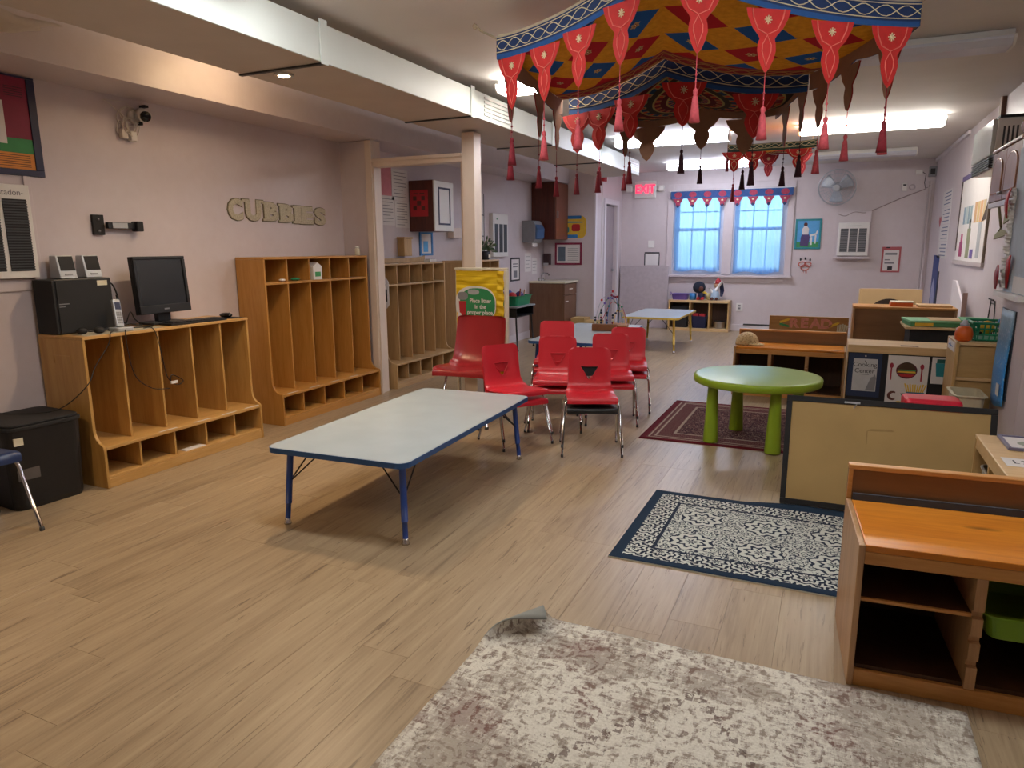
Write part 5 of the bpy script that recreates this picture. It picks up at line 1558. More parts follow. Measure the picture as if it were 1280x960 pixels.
# low shelf behind the board with the red case and the cream tub
lsf = thing('low_shelf', 'low wooden shelf hidden behind the framed board, under the red case', 'shelf', (.7, 4.6, 0), world=True)
obj('top', MB().box(.24, 4.14, .38, .735, 4.6, .40), MAPLE, lsf, .003)
obj('side_panel', MB().box(.25, 4.15, 0, .27, 4.59, .3795), MAPLEZ, lsf)
obj('side_panel', MB().box(.705, 4.15, 0, .725, 4.59, .3795), MAPLEZ, lsf)
obj('back_panel', MB().box(.2705, 4.57, 0, .7045, 4.585, .3795), MAPLEZ, lsf)
rcs = thing('red_case', 'bright red plastic case lying just behind the framed board', 'case', (.53, 4.27, .4), world=True)
Mr = Matrix.Translation((.535, 4.30, .4005)) @ Matrix.Rotation(R(2), 4, 'Z')
obj('body', MB().prism(rrect(-.135, -.09, .135, .09, .03), 'z', 0, .085, M=Mr), HOTRED, rcs, .012)
obj('lid', MB().prism(rrect(-.137, -.092, .137, .092, .03), 'z', .0865, .172, M=Mr), HOTRED, rcs, .018)
obj('latch', MB().box(-.03, -.10, .07, .03, -.0925, .11, M=Mr), HOTRED, rcs, .003)
tag(obj('cream_tub', tub_mesh(.752, 5.03, .915, 5.335, .0005, .452, .03, .004, .014), plain('cream_tub_plastic', 'c9bea0', .5)), 'tall empty cream plastic tub standing before the tan cabinet', 'tub')

# tan cabinet with the basket and the pumpkin
tc_ = thing('open_cabinet', 'tan plywood cabinet with a paper label on its top edge, by the right wall', 'cabinet', (.98, 5.3, 0), world=True)
CX0, CX1, CY0, CY1, CZ = .772, 1.225, 5.36, 5.74, .755
obj('side_panel', MB().box(CX0, CY0, 0, CX0 + .02, CY1, CZ - .0005), MAPLEZ, tc_, .003)
obj('side_panel', MB().box(CX1 - .02, CY0, 0, CX1, CY1, CZ - .0005), MAPLEZ, tc_, .003)
obj('back_panel', MB().box(CX0 + .0205, CY0 + .02, .03, CX1 - .0205, CY0 + .03, CZ - .021), wood('tan_ply', 'bd9a64', 'b08e58', 'x', .5), tc_)
obj('top', MB().box(CX0 + .0205, CY0, CZ - .02, CX1 - .0205, CY1, CZ), MAPLE, tc_, .003)
obj('rail', MB().box(CX0 + .0205, CY0 + .004, .50, CX1 - .0205, CY0 + .0195, .52), MAPLE, tc_, .002)
lab_ = obj('paper_label', MB().box(CX0 - .0016, CY0 + .05, CZ - .075, CX0 - .0003, CY0 + .33, CZ - .012), PAPER, tc_, label='white paper label on the side')
obj('lettering', MB().box(CX0 - .0022, CY0 + .12, CZ - .05, CX0 - .0018, CY0 + .30, CZ - .042).box(CX0 - .0022, CY0 + .2, CZ - .055, CX0 - .0018, CY0 + .215, CZ - .03), BLUEPR, lab_)
bk = thing('green_basket', 'green slotted plastic basket on the tan cabinet by the right wall', 'basket', (1.02, 5.33, CZ), world=True)
bm_ = MB()
x0, x1, y0, y1, z0, z1 = 0.87, 1.19, 5.44, 5.71, CZ + .0085, CZ + .12
bm_.box(x0 + .02, y0 + .02, z0, x1 - .02, y1 - .02, z0 + .004)
def side(p, q, inward):
    n = 10
    for k in range(n + 1):
        u = k / n
        a = Vector((p[0] + (q[0] - p[0]) * u, p[1] + (q[1] - p[1]) * u, z1))
        b = Vector((a.x + inward[0] * .02, a.y + inward[1] * .02, z0))
        bm_.tube([b, a], .005, 4)
    for k in range(4):
        s = 1 - k / 3
        a = Vector((p[0] + inward[0] * .02 * s, p[1] + inward[1] * .02 * s, z0 + (z1 - z0) * (k / 3)))
        b = Vector((q[0] + inward[0] * .02 * s, q[1] + inward[1] * .02 * s, z0 + (z1 - z0) * (k / 3)))
        bm_.tube([a, b], .006 if k < 3 else .009, 5)
side((x0, y0), (x1, y0), (0, 1)); side((x0, y1), (x1, y1), (0, -1)); side((x0, y0), (x0, y1), (1, 0)); side((x1, y0), (x1, y1), (-1, 0))
bo_ = obj('basket', bm_, GREEND, bk)
for k, (x, y, z, r, m, lb) in enumerate(((1.075, 5.60, CZ + .11, .05, BLUEPR, 'blue toy sticking up in the green basket'), (.965, 5.56, CZ + .085, .045, YELPR, 'yellow toy in the green basket'))):
    tag(obj('toy_ball', MB().ball((x, y, z), (r, r * .9, r), 10), m), lb, 'toy')
pk = thing('orange_jar', 'orange pumpkin-shaped jar with a pale cap on the tan cabinet', 'jar', (.80, 5.20, CZ), world=True)
obj('body', MB().lathe([(.03, CZ + .0005), (.05, CZ + .012), (.054, CZ + .05), (.045, CZ + .085), (.028, CZ + .10)], (.818, 5.43, 0), 18), ORANGE, pk)
obj('cap', MB().lathe([(.026, CZ + .1005), (.028, CZ + .115), (.016, CZ + .125), (.014, CZ + .14)], (.818, 5.43, 0), 14), SILV, pk)
ez = thing('wire_easel', 'small dark wire easel hanging on the right wall above the green basket', 'easel', (XR, 7.05, .84), world=True)
obj('wire', MB().tube([(XR - .006, 6.93, .76), (XR - .006, 6.98, .92), (XR - .006, 7.14, .92), (XR - .006, 7.18, .76)], .005, 6).tube([(XR - .006, 6.97, .895), (XR - .006, 7.15, .895)], .004, 6).tube([(XR - .02, 6.97, .93), (XR - .006, 7.05, .925), (XR - .02, 7.15, .93)], .006, 6), DGREY, ez)

# cooking centre unit, seen from its black back
ck = thing('cooking_shelf', 'black-backed shelf with a pale wood top and cooking posters, right of the lime table', 'shelf', (.6, 6.1, 0), world=True)
KX0, KX1, KY, KZ = .145, 1.12, 5.90, .64
obj('top', MB().box(KX0, KY - .008, KZ - .06, KX1, KY + .36, KZ), MAPLE, ck, .004)
obj('back_panel', MB().box(KX0 + .006, KY, .03, KX1 - .01, KY + .012, KZ - .0605), BLACKM, ck)
obj('side_panel', MB().box(KX0 + .006, KY + .0125, 0, KX0 + .03, KY + .35, KZ - .0605), MAPLEZ, ck)
obj('side_panel', MB().box(KX1 - .034, KY + .0125, 0, KX1 - .01, KY + .35, KZ - .0605), MAPLEZ, ck)
obj('plinth', MB().box(KX0 + .0305, KY + .0125, 0, KX1 - .0345, KY + .34, .05), BLACKM, ck)
tag(obj('dark_ruler', MB().prism(rrect(.50, 5.93, .62, 5.955, .01), 'z', KZ + .0003, KZ + .004), plain('dull_violet', '5d4450', .5)), 'short dark strip lying on the pale shelf top', 'strip')
cc = thing('cooking_center_sign', 'navy bordered sign reading Cooking Center on the black shelf back', 'sign', (.26, KY, .42), world=True)
yk = KY - .0005
obj('border', MB().box(.158, yk - .004, .24, .385, yk, .575), plain('navy_card', '22304f', .6), cc)
obj('paper', MB().box(.192, yk - .006, .285, .357, yk - .0042, .535), plain('paper_grey', 'c2c2c4', .7), cc)
obj('pin', MB().lathe([(.006, 0), (.006, .003)], M=Matrix.Translation((.272, yk - .0042, .556)) @ Matrix.Rotation(R(90), 4, 'X'), n=8), PAPER, cc)
text('lettering', 'Cooking\nCenter', .048, (.272, yk - .0066, .465), T_FRONT, INK, cc, .0003)
obj('pin', MB().box(.270, yk - .0068, .510, .275, yk - .0062, .522), INK, cc)
obj('print_lines', MB().box(.225, yk - .0068, .412, .305, yk - .0062, .416), INKG, cc)
obj('drawing', MB().prism([(.285, .29), (.35, .29), (.355, .39), (.345, .42), (.335, .40), (.32, .395)], 'y', yk - .0068, yk - .0062), plain('mid_grey_print', '8b8b8f', .7), cc)
bp_ = thing('burger_poster', 'white poster of a burger plate, chips and cutlery on the black shelf back', 'poster', (.55, KY, .4), world=True)
obj('paper', MB().box(.425, yk - .004, .19, .695, yk, .572), PAPER, bp_)
def disc(cx, cz, rx, rz, y0, y1, n=24): return MB().prism([(cx + rx * math.cos(2 * math.pi * i / n), cz + rz * math.sin(2 * math.pi * i / n)) for i in range(n)], 'y', y0, y1)
obj('plate', disc(.553, .462, .070, .062, yk - .0052, yk - .0042), plain('plate_maroon', '5b1f2c', .6), bp_)
obj('bun', MB().prism([(.495, .47)] + arc(.553, .47, .056, 180, 0, 10) + [(.61, .47)], 'y', yk - .006, yk - .0053), plain('bun_brown', '46301c', .6), bp_)
obj('bun', MB().prism([(.498, .433), (.52, .415), (.585, .415), (.608, .433)], 'y', yk - .006, yk - .0053), REDPR, bp_)
obj('filling', MB().prism([(.492, .445), (.614, .445), (.61, .458), (.496, .455)], 'y', yk - .006, yk - .0053), YELPR, bp_)
obj('filling', MB().prism([(.492, .459), (.614, .459), (.612, .468), (.494, .468)], 'y', yk - .006, yk - .0053), GREENPR, bp_)
for x, nm in ((.452, 'spoon_picture'), (.652, 'spoon_picture')):
    m = disc(x, .495, .013, .021, yk - .0052, yk - .0042, 14); m.box(x - .005, yk - .0052, .385, x + .005, yk - .0042, .478)
    obj(nm, m, plain('crimson_print', 'a02a3c', .6), bp_)
mm = MB(); rg = random.Random(2)
for k in range(9):
    x = .565 + k * .0125; d = (k - 4) * .005
    mm.prism([(x, .30), (x + .009, .30), (x + .009 + d, .355 + .01 * rg.random()), (x + d, .355 + .01 * rg.random())], 'y', yk - .0052, yk - .0042)
ch_ = obj('chips_picture', mm, YELPR, bp_); ch_['kind'] = 'stuff'
obj('chips_box', MB().prism([(.575, .255), (.67, .255), (.682, .302), (.565, .302)], 'y', yk - .006, yk - .0053), plain('steel_blue_print', '3f6f96', .6), bp_)
obj('fruit_picture', MB().prism(arc(.475, .265, .036, 60, 300, 10) + arc(.482, .265, .022, 300, 60, 8), 'y', yk - .0052, yk - .0042), BRPR, bp_)
obj('fruit_picture', disc(.52, .212, .024, .014, yk - .0052, yk - .0042, 14), YELPR, bp_)
obj('fruit_picture', MB().prism([(.525, .285), (.56, .29), (.572, .27), (.56, .245), (.545, .26)], 'y', yk - .0052, yk - .0042), plain('violet_print', '3f2a44', .6), bp_)
jp = thing('teal_jar_poster', 'white card with a teal jar picture at the right end of the black shelf back', 'poster', (.77, KY, .48), world=True)
obj('paper', MB().box(.712, yk - .004, .375, .90, yk, .572), PAPER, jp)
obj('jar_picture', MB().prism([(.745, .43), (.84, .43), (.85, .53), (.735, .53)], 'y', yk - .0052, yk - .0042), TEAL, jp)
obj('lid_picture', MB().box(.742, yk - .0052, .5305, .845, yk - .0042, .56), plain('dark_teal_print', '1d5a55', .6), jp)

# black work bench with a green puzzle box, behind the cooking shelf
bt = thing('black_cube_shelf', 'black storage cube with a wooden top, behind the cooking shelf', 'shelf', (.83, 6.65, 0), world=True)
obj('body', MB().box(.60, 6.46, 0, 1.16, 6.88, .718), BLACKM, bt, .004)
obj('top', MB().box(.56, 6.42, .7185, 1.19, 6.90, .738), MAPLE, bt, .003)
gbx = thing('green_box_game', 'flat green cardboard box with a yellow label on the black storage cube', 'box', (.85, 6.62, .7385), world=True)
Mg = Matrix.Translation((.60, 6.45, .739)) @ Matrix.Rotation(R(8), 4, 'Z')
obj('tray', MB().box(0, 0, 0, .40, .30, .032, M=Mg), plain('green_box_card', '4a8f5c', .6), gbx, .002)
obj('lid', MB().box(-.006, -.006, .0325, .40, .306, .048, M=Mg), plain('pale_green_card', '86c495', .6), gbx, .002)
obj('label', MB().box(.03, -.0075, .004, .16, -.0005, .030, M=Mg), YELPR, gbx)
tag(obj('green_folder', MB().prism([(.95, 6.50), (1.17, 6.52), (1.16, 6.75), (.97, 6.78)], 'z', .792, .80), plain('folder_green', '5aa974', .6)), 'thin green folder on top of the flat green box', 'folder')
tag(obj('tan_board', MB().box(.74, 6.49, .7885, 1.05, 6.76, .7915), CARD2), 'thin tan board lying on the flat green box', 'board')

# brown hardboard backed shelf, books on it
bs_ = thing('hardboard_shelf', 'tall shelf with a plain brown hardboard back facing the camera', 'shelf', (.62, 7.4, 0), world=True)
HX0, HX1, HY, HZ = .19, 1.02, 7.22, .832
obj('side_panel', MB().box(HX0, HY - .02, 0, HX0 + .018, HY + .34, HZ - .0205), PINEZ, bs_, .003)
obj('side_panel', MB().box(HX1 - .018, HY - .02, 0, HX1, HY + .34, HZ - .0205), PINEZ, bs_, .003)
obj('top', MB().box(HX0, HY - .02, HZ - .02, HX1, HY + .34, HZ), PINE, bs_, .003)
obj('back_panel', MB().box(HX0 + .0185, HY, .0, HX1 - .0185, HY + .008, HZ - .0205), MDF, bs_)
tag(obj('orange_book', MB().box(.50, 7.30, HZ + .0005, .68, 7.46, HZ + .034), ORANGE), 'orange book lying on the tall brown shelf', 'book')
obj('pages', MB().box(.505, 7.305, HZ + .0345, .69, 7.465, HZ + .044), CREAM, bpy.data.objects['orange_book'])
tag(obj('wooden_block', MB().box(.72, 7.28, HZ + .0005, .99, 7.50, HZ + .02), MAPLE, bevel=.003), 'flat tan wooden board on the tall brown shelf', 'board')
ps = thing('toy_stove', 'tan panel with a dark round opening standing behind the tall brown shelf', 'toy', (.62, 9.0, 0), world=True)
SX0, SX1, SY, SZ = .295, .93, 9.1, .895
pp_ = [(SX0, 0), (SX1, 0), (SX1, SZ), (SX0, SZ)]
obj('panel', MB().box(SX0, SY, 0, SX1, SY + .03, SZ), CARD2, ps, .003)
obj('opening', disc(.61, .62, .20, .165, SY - .004, SY - .0005, 32), plain('dark_opening', '2e2018', .8), ps)
obj('side_panel', MB().box(SX0, SY + .0305, 0, SX0 + .02, SY + .30, SZ - .02), CARD2, ps)
obj('side_panel', MB().box(SX1 - .02, SY + .0305, 0, SX1, SY + .30, SZ - .02), CARD2, ps)
wp = thing('leaning_white_board', 'plain white panel standing against the right wall behind the tall brown shelf', 'panel', (1.1, 8.0, 0), world=True)
obj('panel', MB().prism([(7.95, 0), (8.75, 0), (8.75, 1.02), (8.55, 1.02), (7.95, .80)], 'x', 1.16, 1.18), WHITET, wp, .002)
obj('edge_strip', MB().box(1.15, 7.935, 0, 1.19, 7.9495, .93), plain('strip_wood', 'a98f86', .5), wp)

# READ bench
rb = thing('reading_bench', 'low wooden book bench with cut-out letters spelling READ on its back', 'bench', (-.2, 8.2, 0), world=True)
obj('back_board', MB().box(-.60, 8.10, 0, .185, 8.125, .64), wood('bench_wood', 'a97d49', '946a3a', 'x', .5), rb, .003)
obj('side_panel', MB().box(-.60, 8.1255, 0, -.58, 8.45, .56), MAPLEZ, rb, .002)
obj('side_panel', MB().box(.165, 8.1255, 0, .185, 8.45, .56), MAPLEZ, rb, .002)
obj('shelf', MB().box(-.5795, 8.126, .25, .1645, 8.44, .27), MAPLE, rb)
for ch, x in zip('READ', (-.35, -.245, -.135, -.03)):
    o = text('letter', ch, .135, (x, 8.098, .562), T_FRONT, plain('read_letter', 'c98474', .6, 0, .15, 40), rb, .002, offset=.006, sx=1.15)
def crayon(x, z, ang, m):
    Mx = Matrix.Translation((x, 8.097, z)) @ Matrix.Rotation(R(ang), 4, 'Y')
    return MB().prism([(-.055, -.012), (.035, -.012), (.06, 0), (.035, .012), (-.055, .012)], 'y', -.001, .002, M=Mx)
obj('crayon_cutout', crayon(-.44, .59, -20, 0), YELPR, rb)
obj('crayon_cutout', crayon(-.44, .54, 15, 0), GREENPR, rb)
obj('crayon_cutout', crayon(.045, .56, -25, 0), YELPR, rb)
pn = MB().prism(rrect(.085, .40, .165, .47, .02), 'y', 8.096, 8.0995)
for k in range(5): pn.prism([(.078 + k * .02, .50), (.092 + k * .02, .50), (.095 + k * .022, .575 - .008 * abs(k - 2)), (.078 + k * .021, .575 - .008 * abs(k - 2))], 'y', 8.096, 8.0995)
pn.prism([(.08, .47), (.165, .47), (.175, .50), (.075, .50)], 'y', 8.096, 8.0995)
obj('hand_cutout', pn, plain('pale_cutout', 'c9c3a8', .6), rb)
tag(obj('dark_toy', MB().ball((-.27, 8.2, .59), (.07, .04, .02), 10).box(-.35, 8.14, .5605, -.20, 8.30, .573), BLACKM), 'small dark toy resting on the reading bench', 'toy')
tag(obj('bench_cushion', MB().box(-.57, 8.127, .5605 - .29, .16, 8.43, .5600), plain('cushion_brown', '6d4f36', .9), bevel=.02), 'brown cushion filling the seat of the reading bench', 'cushion')

# ---------------------------------------------------------------- round lime table
gt_ = thing('round_table', 'round lime green plastic table on four thick legs, on the dark red rug', 'table', (-.44, 5.14, .0066), R(-16))
obj('table_top', MB().lathe([(.39, .425), (.42, .426), (.432, .434), (.434, .468), (.428, .478), (.41, .4805)], n=64), LIME, gt_)
for k in range(4):
    a = R(45 + 90 * k)
    c = (.315 * math.cos(a), .315 * math.sin(a), 0)
    obj('leg', MB().lathe([(.052, 0), (.053, .006), (.034, .40), (.036, .4248)], c, 24), LIME, gt_)

# ---------------------------------------------------------------- hanging cloth canopies
def make_patchwork():
    t = NT('patchwork_cloth')
    # uv map carries metres across the cloth
    uv = t.n('ShaderNodeUVMap')
    x, y, z = t.sep(uv.outputs[0])
    c = .33
    a, b = t.math('DIVIDE', x, c), t.math('DIVIDE', y, c)
    p, q = t.math('ADD', a, b), t.math('SUBTRACT', a, b)      # diamonds
    fx = t.math('SUBTRACT', t.math('FRACT', a), .5)
    fy = t.math('SUBTRACT', t.math('FRACT', b), .5)
    d = t.math('ADD', t.math('ABSOLUTE', fx), t.math('ABSOLUTE', fy))
    isd = t.math('LESS_THAN', d, .46)
    par = t.math('MODULO', t.math('ADD', t.math('FLOOR', a), t.math('FLOOR', b)), 2)
    par = t.math('GREATER_THAN', t.math('ABSOLUTE', par), .5)
    nz = t.noise(t.coord(), 30, 3)
    gold = t.ramp(nz, [(.3, 'c88a20'), (.7, 'de9f2c')])
    dia = t.mix(par, lin('ad1c2a'), lin('19559f'))
    col = t.mix(isd, gold, dia)
    r = t.math('SQRT', t.math('ADD', t.math('MULTIPLY', fx, fx), t.math('MULTIPLY', fy, fy)))
    an = t.math('ARCTAN2', fy, fx)
    rr = t.math('MULTIPLY_ADD', t.math('SINE', t.math('MULTIPLY', an, 6)), .018, r)
    col = t.mix(t.math('LESS_THAN', rr, .085), col, lin('b39a6c'))
    col = t.mix(t.math('LESS_THAN', rr, .035), col, lin('8c3a22'))
    col = t.mix(t.math('LESS_THAN', r, .016), col, lin('efe6c8'))
    t.set(col, .85, spec=.15)
    t.bump(nz, .2, .003)
    return t.m
def make_medallion(cx, cy):
    t = NT('medallion_cloth')
    uv = t.n('ShaderNodeUVMap')
    x, y, z = t.sep(uv.outputs[0])
    dx, dy = t.math('SUBTRACT', x, cx), t.math('SUBTRACT', y, cy)
    r = t.math('SQRT', t.math('ADD', t.math('MULTIPLY', dx, dx), t.math('MULTIPLY', dy, dy)))
    a = t.math('ARCTAN2', dy, dx)
    base = t.ramp(t.math('FRACT', t.math('MULTIPLY', r, 4.2)), [(0, '5e1220'), (.22, '8a7a4a'), (.30, '2c2620'), (.55, '132f4e'), (.72, '8a7a4a'), (.80, '471018')], 'CONSTANT')
    pet = t.math('SINE', t.math('MULTIPLY', a, 22))
    m = t.math('MULTIPLY', t.math('GREATER_THAN', pet, .2), t.math('GREATER_THAN', t.math('SINE', t.math('MULTIPLY', r, 52)), -.1))
    col = t.mix(t.math('MULTIPLY', m, .8), base, lin('8a7648'))
    m2 = t.math('MULTIPLY', t.math('GREATER_THAN', pet, .72), t.math('GREATER_THAN', t.math('SINE', t.math('MULTIPLY', r, 52)), .5))
    col = t.mix(m2, col, lin('a5301f'))
    t.set(col, .9, spec=.1)
    return t.m
PATCH = make_patchwork()
MEDAL = make_medallion(.78, .62)
LINING = plain('brown_lining', '94705a', .85, 0, .07, 20)
LINWH = plain('cream_lining', 'b3a58c', .85)
CBLUE = plain('canopy_blue', '164a86', .8, 0, .06, 30)
CNAVY = plain('canopy_dark_blue', '122e5c', .8, 0, .06, 30)
CRED = plain('canopy_red', 'b8221f', .75, 0, .08, 30)
CREDD = plain('canopy_dark_red', '8c1a26', .8, 0, .08, 30)
CORD = plain('canopy_cream_cord', 'd9cba4', .8)
CORDR = plain('canopy_rose_cord', 'e0786a', .8)
TASR = plain('tassel_rose', 'c4505a', .8, 0, .15, 80)
TASD = plain('tassel_dark_red', '7a1626', .8, 0, .15, 80)
TASB = plain('tassel_black_red', '33101c', .8, 0, .15, 80)
STRINGM = plain('tassel_string', '6a2a30', .8)

class Edge:
    """a hanging edge between two corners, pinned up to the ceiling at its middle"""
    def __init__(s, a, b, zmid, sag, midshift=(0, 0)):
        s.a, s.b = Vector(a), Vector(b)
        s.m = (s.a + s.b) / 2 + Vector((midshift[0], midshift[1], 0)); s.m.z = zmid
        s.sag = sag
    def __call__(s, u):
        if u < .5: p, q, w = s.a, s.m, u * 2
        else: p, q, w = s.m, s.b, u * 2 - 1
        r = p + (q - p) * w
        r.z -= s.sag * 4 * w * (1 - w)
        return r
    def tangent(s, u):
        d = s(min(1, u + .01)) - s(max(0, u - .01)); d.z = 0
        return d.normalized()
def canopy_sheet(name, e0, e1, sag, mat, parent, nu=48, nv=20, border=None):
    mb = MB()
    pts = []
    for j in range(nv + 1):
        for i in range(nu + 1):
            u, v = i / nu, j / nv
            p = e0(u) * (1 - v) + e1(u) * v
            p.z -= sag * 4 * v * (1 - v)
            mb.v.append(tuple(p)); pts.append((u, v))
    W = (e0.b - e0.a).length; L = ((e1.a - e0.a).length + (e1.b - e0.b).length) / 2
    for j in range(nv):
        for i in range(nu):
            a = j * (nu + 1) + i
            mb.f.append((a, a + nu + 1, a + nu + 2, a + 1)); mb.sm.append(True)   # faces down
            v = (j + .5) / nv
            mi = 0
            if border and v > 1 - border / L: mi = 1
            elif border and v < border * .9 / L: mi = 1
            mb.m.append(mi)
    me = mesh_of(name, mb, [mat, CREDD])
    uvl = me.uv_layers.new(name='UVMap')
    for l in me.loops:
        u, v = pts[l.vertex_index]
        uvl.data[l.index].uv = (u * W, v * L)
    return obj(name, me, None, parent)
def wave_cords(fn, n, z0, z1, parent, mat, period, r=.0022, count=2, name='cord', length=1.0):
    """wavy cords and two straight ones sewn along a band; fn(u, z) gives the point"""
    mb = MB()
    N = max(24, int(length / period * 10))
    zm, am = (z0 + z1) / 2, (z1 - z0) * .30
    for ph in range(count):
        mb.tube([fn(i / N, zm + am * math.sin(2 * math.pi * (i / N) * length / period + ph * math.pi)) for i in range(N + 1)], r, 4)
    for z in (z0 + (z1 - z0) * .10, z1 - (z1 - z0) * .10):
        mb.tube([fn(i / N, z) for i in range(N + 1)], r, 4)
    o = obj(name, mb, mat, parent); o['kind'] = 'stuff'
    return o
def valance(t, e, band, out, nf, fw, fh, colours, tassel=True, skip=(), inside=False, us=None, tmat=None, slen=.16, tlen=.14, cmat=None, tmats=None):
    """band hanging from edge e, its decorated face towards 'out', with nf flaps below"""
    c_band, c_band2, c_flap = colours
    out = Vector(out).normalized()
    L = sum((e((i + 1) / 40) - e(i / 40)).length for i in range(40))
    def fb(u, z, off=.0): p = e(u); return Vector((p.x, p.y, p.z - band + z)) + out * off
    n = 60
    for nm, za, zb, m in (('band', band * .22, band, c_band2), ('band_hem', 0, band * .22, c_band)):
        mb = MB().grid(lambda u, v: fb(u, za + (zb - za) * v, .003), n, 1)
        mb.grid(lambda u, v: fb(u, za + (zb - za) * v, -.003), n, 1, 1)
        obj(nm, mb, [m, LINING], t)
    wave_cords(lambda u, z: fb(u, z, .0045), n, band * .25, band * .98, t, cmat or CORD, band * 1.9, .0024, 2, 'cord', L)
    us = us or [(k + .5) / nf for k in range(nf)]
    for k, u in enumerate(us):
        p = fb(u, 0)
        tx = e.tangent(u)
        half = [(0, 0.0), (.50, 0.0), (.46, -.12), (.34, -.30), (.22, -.40), (.17, -.46), (.20, -.54), (.215, -.64), (.17, -.78), (.09, -.92), (0, -1.0)]
        pl = [(x * fw, z * fh) for x, z in half[1:]] + [(-x * fw, z * fh) for x, z in half[-2:0:-1]]
        mb = MB()
        pts = [p + tx * x + Vector((0, 0, z)) for x, z in pl]
        lean = out * .0
        nn = len(pts)
        # strip triangulation left-right pairs
        L_ = [(p + tx * (x * fw) + Vector((0, 0, z * fh)) + out * .0035) for x, z in half[1:-1]]
        R_ = [(p - tx * (x * fw) + Vector((0, 0, z * fh)) + out * .0035) for x, z in half[1:-1]]
        tip = p + Vector((0, 0, -fh)) + out * .0035
        for side, off in ((0, 0.0), (1, -.007)):
            v = [a + out * off for a in L_] + [a + out * off for a in R_] + [tip + out * off]
            m = len(L_)
            fs = [(i, i + 1, m + i + 1, m + i) for i in range(m - 1)] + [(m - 1, 2 * m, 2 * m - 1)]
            mb.add(v, fs, side, False)
        fo = obj('flap', mb, [c_flap, LINING], t)
        cm = MB()
        q = lambda x, z: p + tx * (x * fw) + Vector((0, 0, z * fh)) + out * .0055
        cm.tube([q(-.36, 0), q(-.33, -.14), q(-.22, -.32), (q(0, -.40)), q(.22, -.32), q(.33, -.14), q(.36, 0)], .0026, 4)
        cm.tube([q(0, -.41), q(-.10, -.56), q(-.10, -.66), q(0, -.90), q(.10, -.66), q(.10, -.56)], .0026, 4, closed=True)
        co = obj('cord', cm, cmat or CORDR, fo)
        fm = MB()
        for j in range(8):
            a = j * math.pi / 4
            fm.tube([q(0, -.17), q(.085 * math.cos(a), -.17 + .085 * math.sin(a) * fw / fh)], .003, 4)
        obj('flower', fm, CORD, fo)
        if tassel and k not in skip:
            tm = (tmats[k % len(tmats)] if tmats else tmat) or TASR
            z0 = tip
            tb = MB()
            top = z0 - Vector((0, 0, slen))
            tb.lathe([(.004, .0), (.010, -.006), (.011, -.018), (.007, -.026), (.012, -.04), (.019, -tlen * .75), (.024, -tlen), (.004, -tlen + .003)], top, 10)
            so = obj('tassel', tb, tm, fo)
            obj('string', MB().tube([z0, z0 - Vector((0, 0, slen * .5)), top], .0022, 5).ball(z0 - Vector((0, 0, slen * .6)), .006, 6).ball(z0 - Vector((0, 0, slen * .8)), .005, 6), tm, fo)
cols = (CBLUE, CNAVY, CRED)
cn1 = thing('cloth_canopy', 'large embroidered patchwork canopy with red flaps and tassels hung under the ceiling, nearest the camera', 'canopy', (-.75, 4.2, 2.45), world=True, group=None)
E0 = Edge((-1.70, 3.55, 2.46), (.27, 3.86, 2.455), 2.605, .055, (-.03, -.56))
E1 = Edge((-1.86, 4.96, 2.42), (-.22, 4.94, 2.43), 2.54, .05, (-.03, -.29))
EL = Edge(E0.a, E1.a, 2.455, .03)
ER = Edge(E0.b, E1.b, 2.46, .03)
sh = canopy_sheet('cloth', E0, E1, .03, PATCH, cn1, border=.20)
def sheet_pt(u, z, e0=E0, e1=E1):
    v = 1 - z / 1.35
    p = e0(u) * (1 - v) + e1(u) * v
    return Vector((p.x, p.y, p.z - .03 * 4 * v * (1 - v) - .004))
wave_cords(sheet_pt, 60, .02, .19, cn1, plain('braid_gold', 'b98a55', .8), .2, .0025, 2, 'border_cord', 1.65)
valance(cn1, E0, .105, (.15, -1, 0), 8, .21, .26, cols, us=[.055, .17, .28, .40, .57, .70, .825, .945], tmats=[TASD, TASR, TASR, TASR, TASR, TASR, TASR, TASD], slen=.14)
valance(cn1, EL, .10, (-1, -.1, 0), 3, .24, .26, cols, us=[.16, .58, .90], tmats=[TASD], slen=.17)
valance(cn1, ER, .10, (1, .3, 0), 3, .22, .24, cols, us=[.2, .55, .86], tmats=[TASR], slen=.12)
obj('top_roll', MB().tube([E0(i / 40) + Vector((0, .02, .008)) for i in range(41)], .013, 6), LINWH, cn1)
obj('rope', MB().tube([E0.a, Vector((-1.83, 3.62, 2.53)), Vector((-1.94, 3.76, 2.615))], .006, 6).ball((-1.935, 3.755, 2.60), .016, 6), LINWH, cn1)
obj('rope', MB().tube([E0.b, Vector((.36, 3.9, 2.55)), Vector((.45, 3.95, 2.618))], .006, 6), LINWH, cn1)
obj('rope', MB().tube([E0.m, E0.m + Vector((0, 0, .018))], .006, 6), LINWH, cn1)
obj('rope', MB().tube([E1.m, E1.m + Vector((0, 0, .018))], .006, 6), LINWH, cn1)

